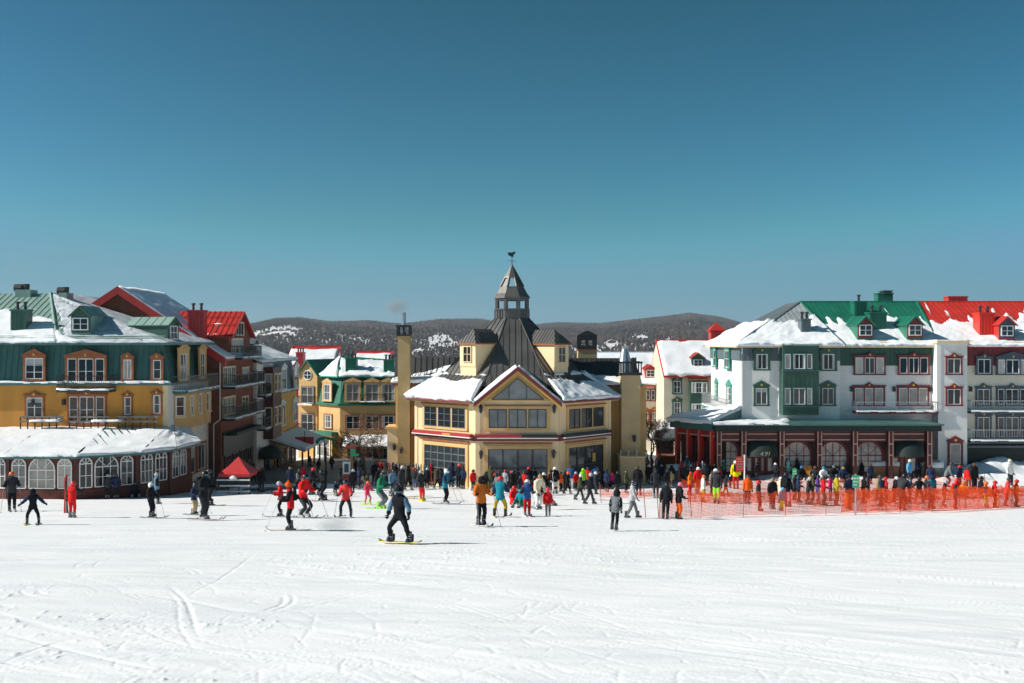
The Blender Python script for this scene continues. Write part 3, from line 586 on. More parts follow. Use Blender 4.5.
# ================================================================ YELLOW LODGE (left)
def yellow_lodge():
    t = thing('mansard_lodge', 'large ochre yellow lodge with green mansard and rust red window surrounds, left edge', 'hotel', (-34, 74, float(G(-34, 74))))
    fr = Fr((-46, 70), (-24.2, 70)); sd = Fr((-24.2, 70), (-24.2, 79.2)); Wd = fr.w
    zb, ze = -3.02, -.12
    b = MB(); b.box(fr, 0, Wd, -9.2, 0, -12.5, zb, 'ochre_wall'); b.box(fr, Wd - .35, Wd + .03, -.3, .03, -11, zb, 'pale_trim')
    b.build('wall', t)
    b = MB(); b.box(sd, .04, 9.2, 0, .05, -12.5, zb, 'white_wall'); b.build('side_wall', t)
    mb = MB()   # mansard slope, leaning in at the top
    q = lambda z, i: [Vector((-46, 70 + i, z)), Vector((-24.2 - i, 70 + i, z)), Vector((-24.2 - i, 79.2, z)), Vector((-46, 79.2, z))]
    mb.hexa(q(zb + .12, .02), q(ze, .55), 'pine_metal')
    for i in range(int(Wd / .42)):
        x = -46 + .2 + i * .42; mb.tube((x, 69.99, zb + .12), (min(x, -24.7), 70.53, ze), .025, .025, 4, 'pine_metal')
    for i in range(21): y = 70.3 + i * .42; mb.tube((-24.19, y, zb + .12), (-24.73, y, ze), .025, .025, 4, 'pine_metal')
    mb.box(fr, 0, Wd + .3, -9.2, .28, zb - .06, zb + .12, 'pine_metal'); mb.build('mansard', t)
    ledge = [Vector((-46, 69.74, zb + .12)), Vector((-23.92, 69.74, zb + .12)), Vector((-24.2, 70.05, zb + .12)), Vector((-46, 70.05, zb + .12))]
    snow_patch(t, ledge, .2, lambda U, V: .35 + 0 * U, .2, 11)
    # roof
    A = Vector((X(57, 69.6), 69.6, ze)); Bc = Vector((-23.9, 69.6, ze)); Cr = Vector((-35.7, 91, 3.7)); D0 = Vector((-35.7, 77, 3.7)); L0 = Vector((-47, 69.6, ze)); L1 = Vector((-47, 77, 3.7)); B2 = Vector((-23.9, 80, ze))
    f1 = [L0, A, D0, L1]; f2 = [A, Bc, D0]; f3 = [Bc, B2, Cr]; f4 = [Bc, Cr, D0]
    def ex(r):
        r.tube(D0 + Vector((0, 0, .05)), A + Vector((0, 0, .05)), .12, .12, 5, 'mint_metal'); r.tube(D0, Cr, .1, .1, 5, 'mint_metal')
        for s in (0, 1): r.tube(L0 + Vector((0, .5 + s * .25, .38 + s * .12)), Bc + Vector((-.6, .5 + s * .25, .38 + s * .12)), .035, .035, 5, 'mint_metal')
        r.slab([Vector((-47, 77, 3.7)), D0, Cr, Vector((-47, 91, -.5))], .1, 'mint_metal'); r.poly([Vector((-46, 79.2, -12)), Vector((-30, 88, -12)), Vector((-30, 88, .5)), Vector((-46, 79.2, .5))], 'pine_metal')
    o = roof(t, [f1, f2, f4, f3], 'mint_metal', extra=ex, trim='pine_metal')
    snow_patch(o, f1, .2, lambda U, V: (.8 - V) / .6 - .75 * sstep(.86, 1.0, U) * sstep(.45, .6, V) - 1.6 * sstep(.72, .95, U * .55 + V * .55), seed=2, rough=.45, nx_=.5, ny_=2.2); snow_patch(o, f1, .12, lambda U, V: -.05 - .3 * V, seed=12, rough=.8, nx_=.4, ny_=3.5)
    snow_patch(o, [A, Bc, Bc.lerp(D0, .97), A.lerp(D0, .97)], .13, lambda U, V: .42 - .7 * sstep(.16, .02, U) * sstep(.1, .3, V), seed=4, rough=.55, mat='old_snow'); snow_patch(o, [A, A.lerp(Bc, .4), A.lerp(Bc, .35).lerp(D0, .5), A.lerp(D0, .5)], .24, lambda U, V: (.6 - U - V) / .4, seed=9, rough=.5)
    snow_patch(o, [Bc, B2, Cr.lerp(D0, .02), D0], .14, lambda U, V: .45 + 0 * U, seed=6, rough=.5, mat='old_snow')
    chimney(t, X(13.3, 71.6), X(28.5, 71.6), 71.2, 72.2, -.2, Z(311, 71.5), 'forest_paint', flues=2)
    for px0, px1, pz in ((19, 34, 287), (62, 70, 290)):
        m = MB(); m.box(FRX, X(px0, 77), X(px1, 77), -77.6, -76.4, 3.2, Z(pz + 3, 77), 'mint_metal'); m.tube(P((px0 + px1) / 2, pz + 4, 77), P((px0 + px1) / 2, pz - 3, 77), .22, .25, 8, 'dark_metal'); m.tube((X(px0, 77) - .3, 77, Z(pz + 1, 77)), (X(px0, 77) + .3, 77, Z(pz + 1, 77)), .3, .3, 8, 'dark_metal'); m.build('roof_vent', t)
    c = P(82.5, 337, 70.9); c.z += .3; c.y = 70.6; dormer(t, c, 0, 1.35, 1.25, 3, 'forest_paint', 'mint_metal', 'forest_paint', .62, (.98, .74), cheek='mint_metal')
    c = Vector((-24.5, 72.0, Z(342, 72))); dormer(t, c, 78, 1.5, 1.25, 3.2, 'forest_paint', 'mint_metal', 'forest_paint', .5, (.8, .85), cheek='forest_paint')
    # windows
    kw = dict(trim='rust_trim')
    window(t, fr, fr.rect(26.5, 44.5, 358, 379), cols=2, rows=3, off=.12, **kw)
    window(t, fr, fr.rect(68.5, 105.5, 358.5, 384), cols=2, rows=2, off=.12, split=(.27, .73), **kw)
    window(t, fr, fr.rect(124.5, 132.5, 359.5, 379), cols=2, rows=1, off=.12, pane='glass_curtain', **kw)
    window(t, fr, fr.rect(154, 162, 360, 379), cols=1, rows=2, off=.12, **kw)
    for r, sp, c, n in (((27, 43, 397.5, 417), None, 2, 2), ((69.5, 105, 396.5, 423), (.27, .73), 2, 2), ((124.5, 131.5, 397, 415), None, 1, 2), ((153.5, 161, 395, 413.5), None, 1, 2)):
        window(t, fr, fr.rect(*r), style='crown', cols=c, rows=n, split=sp, tw=.09 if c == 1 else .12, trim='rust_trim')
    u0, u1, z0, z1 = fr.rect(64, 116, 376, 389); balcony(t, fr, u0, u1, z0, 1.2, .95, slab='dark_metal', seed=3)
    for px in (64.5, 34):
        m = MB(); u, z = fr.at(px, 402); m.box(fr, u - .09, u + .09, 0, .25, z - .2, z + .2, 'black_iron'); m.build('wall_lamp', t)
    # street side: bay, balcony, shop front
    U = lambda px: sd.at(px, 350)[0]; z_ = lambda py, px: sd.at(px, py)[1]
    for px, w in ((181, 1.6), (200, 1.0)):
        u = U(px); zz = -2.8; window(t, sd, (u - w / 2, u + w / 2, zz, zz + 1.9), 'straw_wall', cols=2, rows=2, off=.14, tw=.35)
    u0, u1 = U(172), U(205); balcony(t, sd, u0, u1, -3.55, 1.1, 1.05, slab='pine_metal', mat='grey_wood', sp=.16)
    bay = MB(); zb0, zb1 = -6.3, -3.78
    a, c_ = U(173), U(204); pl = [(a, 0), (a + .7, .75), (c_ - .7, .75), (c_, 0)]
    for (ua, na), (ub, nb) in zip(pl, pl[1:]): bay.add([sd.p(ua, na, zb0), sd.p(ub, nb, zb0), sd.p(ub, nb, zb1), sd.p(ua, na, zb1)], [(0, 1, 2, 3)], 'straw_wall')
    bay.add([sd.p(u, n, zb0) for u, n in pl], [(0, 1, 2, 3)], 'straw_wall'); bo = bay.build('bay', t)
    for (ua, na), (ub, nb) in zip(pl, pl[1:]):
        A_ = sd.p(ua, na, 0); B_ = sd.p(ub, nb, 0); f2_ = Fr((A_.x, A_.y), (B_.x, B_.y)); w = f2_.w
        for k in range(1 if w < 2 else 3):
            n_ = 1 if w < 2 else 3; c0 = w * (k + .5) / n_; window(bo, f2_, (c0 - .32, c0 + .32, -5.35, -3.95), 'pale_trim', 'plain', 1, 2, tw=.08, name='bay_window')
    m = MB(); m.box(sd, U(171), U(204), .05, .12, -7.75, -7.2, 'white_paint'); m.box(sd, U(182), U(196), .12, .16, -7.7, -7.3, 'slate_metal'); m.build('shop_sign', t)
    for a, c_ in ((173, 181), (184, 193), (196, 204)):
        window(t, sd, (U(a), U(c_), -9.9, -7.95), 'rust_trim', 'plain', 2, 1, tw=.18, name='shop_window', off=.06)
yellow_lodge()

def rotunda():
    t = thing('pavilion', 'low brick red arcade pavilion with white arched windows and snowy fan roof', 'restaurant', (-29, 64, float(G(-29, 64))))
    pts = [(-42, 69), (-37.5, 65.5), (-34.6, 62.6), (-31.05, 61.4), (-26.9, 61.4), (-23.9, 63.3), (-22.6, 65.6), (-22.3, 69.2)]
    ez = -7.05; wl = MB(); rf = MB(); top = []
    for i, ((xa, ya), (xb, yb)) in enumerate(zip(pts, pts[1:])):
        fr = Fr((xa, ya), (xb, yb)); w = fr.w
        wl.box(fr, 0, w, -.25, 0, -11.5, ez + .1, 'brick_red'); wl.box(fr, -.02, w + .02, .001, .09, -11.5, -9.15, 'brick_red'); wl.box(fr, 0, w, .0, .12, ez - .15, ez + .09, 'pine_metal'); wl.box(fr, -.1, .1, .0, .13, -11, ez - .15, 'maroon_dark')
    wl.build('wall', t)
    for i, ((xa, ya), (xb, yb)) in enumerate(zip(pts, pts[1:])):
        fr = Fr((xa, ya), (xb, yb)); w = fr.w
        if i < 6 and w > 3: seq = [(.16, .10), (.5, .19), (.84, .10)]
        elif i < 6: seq = [(.3, .17), (.74, .17)]
        else: seq = [(.25, .13), (.6, .13)]
        for c, hw in seq:
            h = min(hw * w, .85); window(t, fr, (c * w - h, c * w + h, -9.05, -7.22 + (.08 if hw > .15 else 0)), 'pale_trim' if False else None, 'arch', 3 if hw > .15 else 2, 2, pane='glass' if i != 3 else 'glass_curtain', name='arched_window')
    ctr = [(-42, 70), (-38, 70), (-36, 70), (-33, 70), (-28.5, 70), (-24.3, 70), (-24.15, 71), (-24.15, 73.5)]
    faces = []
    for i in range(len(pts) - 1):
        def off(p, k):
            c = Vector((-31, 70)); d = Vector(p) - c; q = Vector(p) + d.normalized() * .65; return Vector((q.x, q.y, ez))
        faces.append([off(pts[i], i), off(pts[i + 1], i), Vector((*ctr[i + 1], -6.12)), Vector((*ctr[i], -6.12))])
    o = roof(t, faces, 'pine_metal', trim='pine_metal', sp=.5)
    for i, f in enumerate(faces): snow_patch(o, f, .24, lambda U, V: .7 + 0 * U, .3, 20 + i, rough=.3, skirts=(1, 0, 1, 0))
    m = MB(); fr = Fr((-34.6, 69.2), (-24.3, 69.2))     # roof terrace railing and snowed tables
    for a, b in ((.4, 3.4), (3.8, 6.6), (7.2, 10)):
        for z in (-5.3, -5.62): m.box(fr, a, b, -.04, .04, z, z + .12, 'grey_wood')
        for u in np.arange(a, b, .5): m.box(fr, u, u + .07, -.03, .03, -6.2, -5.2, 'black_iron')
    m.build('terrace_railing', t)
    for a, b in ((1.2, 3.2), (5.5, 7.5)): snow_patch(t, [fr.p(a, .35, -5.5), fr.p(b, .35, -5.5), fr.p(b, -.35, -5.5), fr.p(a, -.35, -5.5)], .18, None, .2, 50, 'table_snow')
rotunda()

# ================================================================ BROWN HOUSE with red roofs
def brown_house():
    t = thing('gabled_house', 'tall dark brown brick house with bright red metal gables and balconies', 'house', (-30, 84, float(G(-30, 84))))
    ax, az, rx, rz, y0, y1 = -31.3, 4.3, -23.1, -1.15, 79.3, 89.2
    b = MB(); fr = Fr((-39.5, y0), (rx - .1, y0)); w = fr.w
    b.prism(fr, [(0, -13), (w, -13), (w, rz), (ax + 39.5, az - .1), (0, rz)], -(y1 - y0), 0, 'brown_wall'); b.box(fr, w - .5, w + .02, -.3, .03, -13, rz - .2, 'brown_wall')
    fr2 = Fr((-24.6, 77.9), (-23.25, 77.9)); b.build('wall', t)
    m = MB(); x = X(220.2, 79.25); m.path([(x, 79.2, -1.3), (x, 79.2, -6.2), (x - .5, 79.2, -6.6), (x - .5, 79.2, -11)], .05, 6, 'white_paint'); m.build('downpipe', t)
    f1 = [Vector((rx + .35, y0 - .3, rz - .25)), Vector((rx + .35, y1, rz - .25)), Vector((ax, y1, az)), Vector((ax, y0 - .3, az))]
    f2 = [Vector((-39.9, y1, rz - .25)), Vector((-39.9, y0 - .3, rz - .25)), Vector((ax, y0 - .3, az)), Vector((ax, y1, az))]
    def ex(r):
        for q in (f1[0], f2[1]):
            top = Vector((ax, y0 - .34, az)); qq = Vector((q.x, y0 - .34, q.z)); r.hexa([qq + Vector((0, 0, -.55)), top + Vector((0, 0, -.55)), top + Vector((0, .2, -.55)), qq + Vector((0, .2, -.55))], [qq + Vector((0, 0, .1)), top + Vector((0, 0, .1)), top + Vector((0, .2, .1)), qq + Vector((0, .2, .1))], 'red_metal')
    o = roof(t, [f1, f2], 'red_metal', extra=ex, trim='red_metal'); snow_patch(o, f1, .25, lambda U, V: .6 - 0 * U, .3, 31, rough=.35)
    # cross gable over the street
    sy0, sy1, rzz, ez = 81.4, 88, 2.56, .62; s = Fr((-23.2, sy0), (-23.2, sy1)); sw = s.w
    c = MB(); c.prism(s, [(0, -1.4), (sw, -1.4), (sw, ez), (sw / 2, rzz - .08), (0, ez)], -6, .03, 'brown_wall'); go = c.build('cross_gable', t)
    e = .35; k = (rzz - ez) / (sw / 2)
    g1 = [Vector((-28.6, sy0 - e, ez - k * e)), Vector((-22.85, sy0 - e, ez - k * e)), Vector((-22.85, (sy0 + sy1) / 2, rzz)), Vector((-28.6, (sy0 + sy1) / 2, rzz))]
    g2 = [Vector((-22.85, sy1 + e, ez - k * e)), Vector((-28.6, sy1 + e, ez - k * e)), g1[3], g1[2]]
    def ex2(r):
        for a in (g1[1], g2[0]): r.tube(a + Vector((.03, 0, -.08)), g1[2] + Vector((.03, 0, -.08)), .13, .13, 4, 'red_metal')
        for v in (.4, .72): r.tube(g1[0].lerp(g1[3], v) + Vector((0, 0, .14)), g1[1].lerp(g1[2], v) + Vector((0, 0, .14)), .04, .04, 5, 'red_metal')
    ro = roof(go, [g1, g2], 'red_metal', 'gable_roof', extra=ex2)
    snow_patch(ro, g1, .22, lambda U, V: .3 - np.minimum(abs(V - .1), abs(V - .48)) / .1 - .8 * sstep(.75, .95, U), .2, 33, rough=.4)
    chimney(t, X(189, 80.4), X(205, 80.4), 80, 81, -.8, Z(311.5, 80.4), 'crimson', flues=2)
    window(go, s, (sw * .33, sw * .67, ez - .1, ez + 1.0), 'pale_trim', 'plain', 3, 1, tw=.06, name='gable_window', sill=False)
    sl = Fr((-23.2, y0), (-23.2, y1))
    def w2(px0, px1, py0, py1, **k2):
        r = sl.rect(px0, px1, py0, py1); window(t, sl, r, 'pale_trim', 'plain', k2.get('c', 2), 2, tw=.07, pane='glass', split=k2.get('s'))
    for r, sp in (((231, 242, 339, 357), (.33, .66)), ((223, 234.5, 367, 384), (.33, .66)), ((241.5, 248, 367.5, 382), None), ((222.5, 234, 397, 414), (.33, .66)), ((241.5, 247.5, 396.5, 413), None)): w2(*r, s=sp)
    for a, c_, py in ((229, 250, 357), (221.5, 253, 384.5), (221.5, 253, 414.5)):
        u0, u1, z0, _ = sl.rect(a, c_, py - 5, py); balcony(t, sl, u0, u1, z0, 1.1, .95, seed=int(py))
    m = MB(); m.box(sl, .3, 9.4, .02, .14, -9.2, -7.3, 'black_iron'); m.box(sl, 1, 9, .14, 1.0, -7.6, -7.35, 'awning_green')
    m.build('shop_fascia', t)
    for u in (1, 3.2, 5.4, 7.6): window(t, sl, (u, u + 1.7, -11.2, -9.3), 'maroon_dark', 'plain', 2, 1, tw=.1, pane='glass_dark', name='shop_window', frame='grey_wood')
brown_house()

def row_houses():
    xs = -22.9
    t = thing('slate_house', 'narrow slate roofed house with maroon bay windows on the shaded street', 'house', (-26, 91, float(G(-26, 91))))
    s = Fr((xs, 89.3), (xs, 95.2)); b = MB(); b.box(s, 0, s.w, -9, 0, -14.5, -1.9, 'white_wall'); b.build('wall', t)
    f = [s.p(-.1, .4, -1.9), s.p(s.w, .4, -1.9), s.p(s.w, -4, .3), s.p(-.1, -4, .3)]; o = roof(t, [f, [s.p(s.w, -9, -1.9), s.p(-.1, -9, -1.9), f[3], f[2]]], 'slate_metal', trim='dark_metal'); snow_patch(o, f, .25, None, .25, 41)
    dormer(t, s.p(1.6, -.6, -1.6), 90, 1.5, 1.4, 3, 'slate_metal', 'slate_metal', 'slate_metal', .4, (.9, 1.0))
    m = MB(); m.box(s, 2.6, 5.6, -5, -3, -.6, Z(338, 95), 'slate_metal')
    for i in range(9): m.tube(s.p(2.7 + i * .35, -3, -.6), s.p(2.7 + i * .35, -3, Z(338, 95)), .03, .03, 4, 'slate_metal')
    m.build('plant_room', t)
    bay = MB(); bay.box(s, 2.4, 5.7, .0, .9, -9, -2.4, 'maroon_dark'); bo = bay.build('bay', t); fb = Fr((xs + .9, 89.3), (xs + .9, 95.2))
    for z in (-4.6, -7.7):
        for u in (2.7, 4.2): window(bo, fb, (u, u + 1.1, z, z + 1.6), 'pale_trim', 'plain', 1, 2, tw=.08, name='bay_window')
        ff = Fr((xs, 91.7), (xs + .9, 91.7)); window(bo, ff, (.15, .78, z, z + 1.6), 'pale_trim', 'plain', 1, 2, tw=.06, name='bay_window')
    for z in (-4.6, -7.6): balcony(t, s, .1, 2.2, z - .25, .8, .95, seed=44)
    for u in (.6,): window(t, s, (u, u + 1.2, -4.7, -2.8), 'grey_wood', 'plain', 2, 2, tw=.08)
    m = MB(); m.lathe(s.p(1.2, .9, -10.6), [(1.2, 0), (1.1, .5), (.75, .95), (.05, 1.2)], 12, 'awning_green'); m.build('awning', t)
    window(t, s, (2.6, 5.4, -12.6, -10.2), 'black_iron', 'plain', 4, 1, tw=.12, name='shop_window')
    t = thing('amber_house', 'small amber yellow house with grey mansard beside the street end', 'house', (-26, 100, float(G(-26, 100))))
    s = Fr((xs, 95.25), (xs, 105.6)); b = MB(); b.box(s, 0, s.w, -9, 0, -15.5, -5.0, 'amber_wall'); b.build('wall', t)
    b = MB(); b.hexa([s.p(0, .02, -5.0), s.p(s.w, .02, -5.0), s.p(s.w, -9, -5.0), s.p(0, -9, -5.0)], [s.p(0, -.5, -1.9), s.p(s.w, -.5, -1.9), s.p(s.w, -9, -1.9), s.p(0, -9, -1.9)], 'slate_metal'); b.box(s, 0, s.w, -.4, .3, -5.12, -4.95, 'slate_metal'); mo = b.build('mansard', t)
    snow_patch(mo, [s.p(0, .3, -4.95), s.p(s.w, .3, -4.95), s.p(s.w, -.05, -4.95), s.p(0, -.05, -4.95)], .22, None, .2, 46)
    f = [s.p(-.1, .1, -1.9), s.p(s.w, .1, -1.9), s.p(s.w, -4.5, -.2), s.p(-.1, -4.5, -.2)]; o = roof(t, [f, [s.p(s.w, -9, -1.9), s.p(-.1, -9, -1.9), f[3], f[2]]], 'slate_metal', trim='dark_metal'); snow_patch(o, f, .3, None, .25, 47)
    for px in (282, 294.5):
        u, _ = s.at(px, 380); window(t, s, (u - .95, u + .95, -4.7, -2.75), 'white_paint', 'ped', 2, 2, off=.14, tw=.14); window(t, s, (u - .95, u + .95, -8.3, -6.3), 'white_paint', 'ped', 2, 2, tw=.1)
    q = [s.p(-1.5, 3.4, -10.3), s.p(s.w, 3.4, -10.3), s.p(s.w, 0, -9.2), s.p(-1.5, 0, -9.2)]; o = roof(t, [q], 'slate_metal', 'porch_roof', sp=0); snow_patch(o, q, .35, None, .3, 48)
    m = MB()
    for u in np.linspace(-1.2, s.w - .3, 5): m.tube(s.p(u, 3.1, -14), s.p(u, 3.1, -10.4), .1, .1, 6, 'black_iron')
    m.build('porch_post', t)
    for u in (.5, 3, 5.5, 8): window(t, s, (u, u + 1.6, -13.2, -10.8), 'maroon_dark', 'plain', 2, 2, tw=.1, pane='glass_dark', name='shop_window')
    for px, nm in ((304.5, 0),):
        m = MB(); c = P(px, 440.5, 97); m.box(FRX, c.x - .9, c.x + .9, -97.05, -96.95, c.z - .35, c.z + .35, 'sign_red'); m.box(FRX, c.x - .06, c.x + .06, -96.94, -96.9, c.z - .36, c.z + .36, 'black_iron'); m.tube((c.x, 97, c.z + .3), (c.x, 97, c.z + .9), .04, .04, 6, 'black_iron'); m.build('hanging_sign', t)
row_houses()

def street_end():
    t = thing('green_roof_inn', 'straw yellow inn with bright green mansard and round gable window at the street end', 'inn', (-17, 116, float(G(-17, 116))))
    y = 112; xl, xr = -19.35, -11.6; fr = Fr((xl, y), (xr, y)); lf = Fr((-22.3, 114.9), (xl, y)); zt, zm = -3.95, -7.05
    b = MB(); b.box(fr, 0, fr.w, -10, 0, -16, zm, 'straw_wall'); b.box(lf, 0, lf.w, -6, 0, -16, zm - .001, 'straw_wall'); b.build('wall', t)
    b = MB()
    for f in (fr, lf):
        b.hexa([f.p(0, .05, zm), f.p(f.w, .05, zm), f.p(f.w, -5, zm), f.p(0, -5, zm)], [f.p(.1, -.7, zt), f.p(f.w - .1, -.7, zt), f.p(f.w - .1, -5, zt), f.p(.1, -5, zt)], 'emerald_metal'); b.box(f, -.1, f.w + .1, -.3, .35, zm - .15, zm + .06, 'emerald_metal')
    b.build('mansard', t)
    ap = Vector((-20.2, 118, -1.7)); ap2 = Vector((xr - .5, 118, -2.3)); e0 = fr.p(-.2, -.3, zt); e1 = fr.p(fr.w, -.3, zt); e2 = lf.p(-.2, -.3, zt)
    o = roof(t, [[e0, e1, ap2, ap], [e2, e0, ap]], 'emerald_metal', trim='teal_paint', extra=lambda r: r.tube(e0, ap, .14, .14, 5, 'emerald_metal'))
    snow_patch(o, [e0, e1, ap2, ap], .3, lambda U, V: .32 - 1.3 * sstep(.8, 1, V), .3, 51, rough=.6); snow_patch(o, [e2, e0, ap.lerp(e0, .04), ap.lerp(e2, .04)], .35, lambda U, V: .8 - 1.2 * sstep(.8, 1, U), .3, 52)
    chimney(t, X(346, 114), X(357, 114), 113.6, 114.8, zt, Z(359, 114), 'emerald_metal', flues=3); chimney(t, X(384, 114), X(394.5, 114), 113.6, 114.8, zt, Z(360.5, 114), 'emerald_metal', flues=3)
    for px in (353, 372.3, 388.5):
        u, _ = fr.at(px, 390); window(t, fr, (u - .72, u + .72, -6.7, -4.75), 'straw_wall', 'ped', 2, 2, off=.1, tw=.2, pane='glass_curtain' if px < 380 else 'glass'); window(t, fr, (u - .75, u + .75, -9.85, -8.35), 'rust_trim', 'plain', 2, 2, tw=.12)
    u, _ = fr.at(373, 390); balcony(t, fr, u - 1.4, u + 1.4, -6.75, .7, .8, seed=55)
    window(t, lf, (1.2, 2.6, -6.7, -4.9), 'straw_wall', 'ped', 2, 2, off=.1, tw=.2); window(t, lf, (1.2, 2.6, -9.85, -8.35), 'rust_trim', 'plain', 2, 2, tw=.12)
    m = MB(); m.box(lf, .4, 3.6, 0, .7, -14.2, -10.6, 'amber_wall'); m.box(lf, .3, 3.7, 0, .85, -10.6, -10.2, 'emerald_metal'); m.box(lf, .3, 3.7, 0, .8, -13.6, -13.2, 'white_paint'); bo = m.build('bay', t)
    f3 = Fr(lf.p(0, .7, 0).xy, lf.p(lf.w, .7, 0).xy); window(bo, f3, (.8, 3.2, -13.0, -10.9), 'white_paint', 'plain', 2, 2, tw=.14, name='bay_window', pane='glass_curtain')
    q = [fr.p(.6, 2.2, -11.6), fr.p(fr.w, 2.2, -11.6), fr.p(fr.w, 0, -10.6), fr.p(.6, 0, -10.6)]; o = roof(t, [q], 'slate_metal', 'porch_roof', sp=0); snow_patch(o, q, .25, lambda U, V: .25 + 0 * U, .3, 56)
    for u in (1.0, 2.9, 4.8): window(t, fr, (u, u + 1.5, -14.2, -12), 'brown_wall', 'plain', 2, 2, tw=.12, pane='glass_dark', name='shop_window')
    # round-window gable wing
    g = Fr((-25.1, 117), (-22.7, 116)); w = g.w; m = MB(); m.prism(g, [(0, -16), (w, -16), (w, -3.7), (w / 2, -2.25), (0, -3.7)], -6, 0, 'straw_wall'); go = m.build('gable_wing', t)
    A = [g.p(-.3, .3, -4.0), g.p(w / 2, .3, -2.1), g.p(w / 2, -6, -2.1), g.p(-.3, -6, -4.0)]; B = [g.p(w / 2, .3, -2.1), g.p(w + .3, .3, -4.0), g.p(w + .3, -6, -4.0), g.p(w / 2, -6, -2.1)]
    r = MB(); r.slab(A, .12, 'emerald_metal'); r.slab(B, .12, 'emerald_metal'); r.build('gable_roof', go)
    m = MB(); cz = Z(375, 116.5); ring = [g.p(w / 2 + .55 * math.cos(a), .03, cz + .55 * math.sin(a)) for a in np.linspace(0, 6.283, 17)]; m.path(ring, .08, 4, 'white_paint'); m.poly(ring[:-1], 'glass_dark'); m.box(g, w / 2 - .03, w / 2 + .03, .03, .08, cz - .5, cz + .5, 'white_paint'); m.box(g, w / 2 - .5, w / 2 + .5, .031, .079, cz - .03, cz + .03, 'white_paint'); m.build('round_window', go)
    for z in (-7.2, -10.4): window(go, g, (.5, w - .5, z, z + 1.9), 'grey_wood', 'plain', 2, 2, tw=.1, name='balcony_door'); balcony(t, g, .1, w - .1, z - .1, .9, .9, slab='straw_wall', seed=57)
    # snowy roofs behind it
    def back(label, x0, x1, d, ey, ry, wall, trim, seed, cat='house', depth=9, name='village_house'):
        xa, xb = X(x0, d), X(x1, d); ez, rz = Z(ey, d), Z(ry, d + depth / 2); tt = thing(name, label, cat, ((xa + xb) / 2, d + depth / 2, float(G((xa + xb) / 2, d))))
        f = Fr((xa, d), (xb, d)); s = Fr((xb, d), (xb, d + depth)); bb = MB(); bb.prism(s, [(0, -20), (depth, -20), (depth, ez), (depth / 2, rz - .1), (0, ez)], -(xb - xa), 0, wall); bb.build('wall', tt)
        q = [Vector((xa, d - .4, ez - .15)), Vector((xb + .2, d - .4, ez - .15)), Vector((xb + .2, d + depth / 2, rz)), Vector((xa, d + depth / 2, rz))]; q2 = [Vector((xb + .2, d + depth + .4, ez - .15)), Vector((xa, d + depth + .4, ez - .15)), q[3], q[2]]
        def ex(r):
            for a, b_ in ((q[0], q[1]), (q[3], q[2]), (q[1], q[2]), (q[0], q[3])): r.tube(a, b_, .16, .16, 4, trim)
        oo = roof(tt, [q, q2], trim, extra=ex, sp=0); snow_patch(oo, q, .4, lambda U, V: .8 - 1.6 * sstep(.74 if trim == 'red_metal' and d > 120 else .9, .9 if d > 120 else 1, V), .4, seed); return tt, f, q
    tb, f_, q_ = back('snow covered roof with bright red ridge and edge behind the straw yellow inn', 286, 333, 140, 365, 346.5, 'bone_wall', 'red_metal', 61)
    chimney(tb, X(296.5, 137), X(304, 137), 136.6, 138, -12, Z(353, 137), 'crimson', flues=3)
    back('pale snowy roof with rose red edge partly hidden behind green chimneys', 352, 388, 150, 365, 351.5, 'tan_wall', 'red_metal', 62)
    back('long low snow roof just right of the belfry vent, below the hills', 585, 690, 160, 374, 352.5, 'bone_wall', 'roof_snow', 63)
    # houses between the pavilion and the white hotel
    tt, f, q = back('cream house with plain snow roof, red cupola and green bay', 664, 722, 106, 375, 340.5, 'beige_wall', 'red_metal', 64, depth=11)
    for px in (677,):
        for r in ((673.5, 680.5, 381, 393), (673.5, 680.5, 402, 414)): window(tt, f, f.rect(*r), 'forest_paint', 'ped', 2, 2, tw=.14)
    u0, u1, z0, z1 = f.rect(689, 707, 380, 425); m = MB(); m.box(f, u0, u1, 0, .7, z0, z1, 'forest_paint'); m.box(f, u0 - .1, u1 + .1, 0, .85, z1, z1 + .14, 'rust_trim'); bo = m.build('bay', tt); fb = Fr(f.p(0, .7, 0).xy, f.p(f.w, .7, 0).xy)
    for py in (382, 403.5):
        for a, c in ((691, 693.5), (694.5, 700.5), (701.5, 705.5)):
            ua, _ = f.at(a, py); uc, _ = f.at(c, py); zz = Z(py + 10.5, 106); window(bo, fb, (ua, uc, zz, zz + 1.1), 'white_paint', 'plain', 2, 2, tw=.05, name='bay_window', sill=False)
    dormer(tt, (X(698, 107), 107, Z(371.8, 107) + .4), 0, 1.3, 1.15, 3, 'forest_paint', 'red_metal', 'rust_trim', .45, (.8, .6))
    m = MB(); c = Vector((X(716, 111.5), 111.5, 0)); zz = Z(344, 111.5); m.lathe((c.x, c.y, zz - 2), [(1.0, 0), (1.0, 3.3), (1.2, 3.35), (1.15, 3.5)], 4, 'red_metal', R(45)); m.lathe((c.x, c.y, zz + 1.5), [(1.3, 0), (.7, .45), (.05, .85)], 4, 'red_metal', R(45)); m.build('cupola', tt)
    tt, f, q = back('small cream house with red dormer left of the cream house with green bay', 636, 664, 112, 384, 366, 'bone_wall', 'red_metal', 65)
    dormer(tt, (X(650.5, 113), 113, Z(378.5, 113)), 0, 1.2, 1.1, 3, 'crimson', 'red_metal', 'crimson', .4, (.8, .65))
    for a, c in ((641, 645), (646, 650), (651, 655), (656, 659)): window(tt, f, f.rect(a, c, 390, 400), 'crimson', 'plain', 1, 2, tw=.1, name='window')
    for a in (643, 652): window(tt, f, f.rect(a, a + 5, 412, 424), 'rust_trim', 'ped', 2, 2, tw=.2)
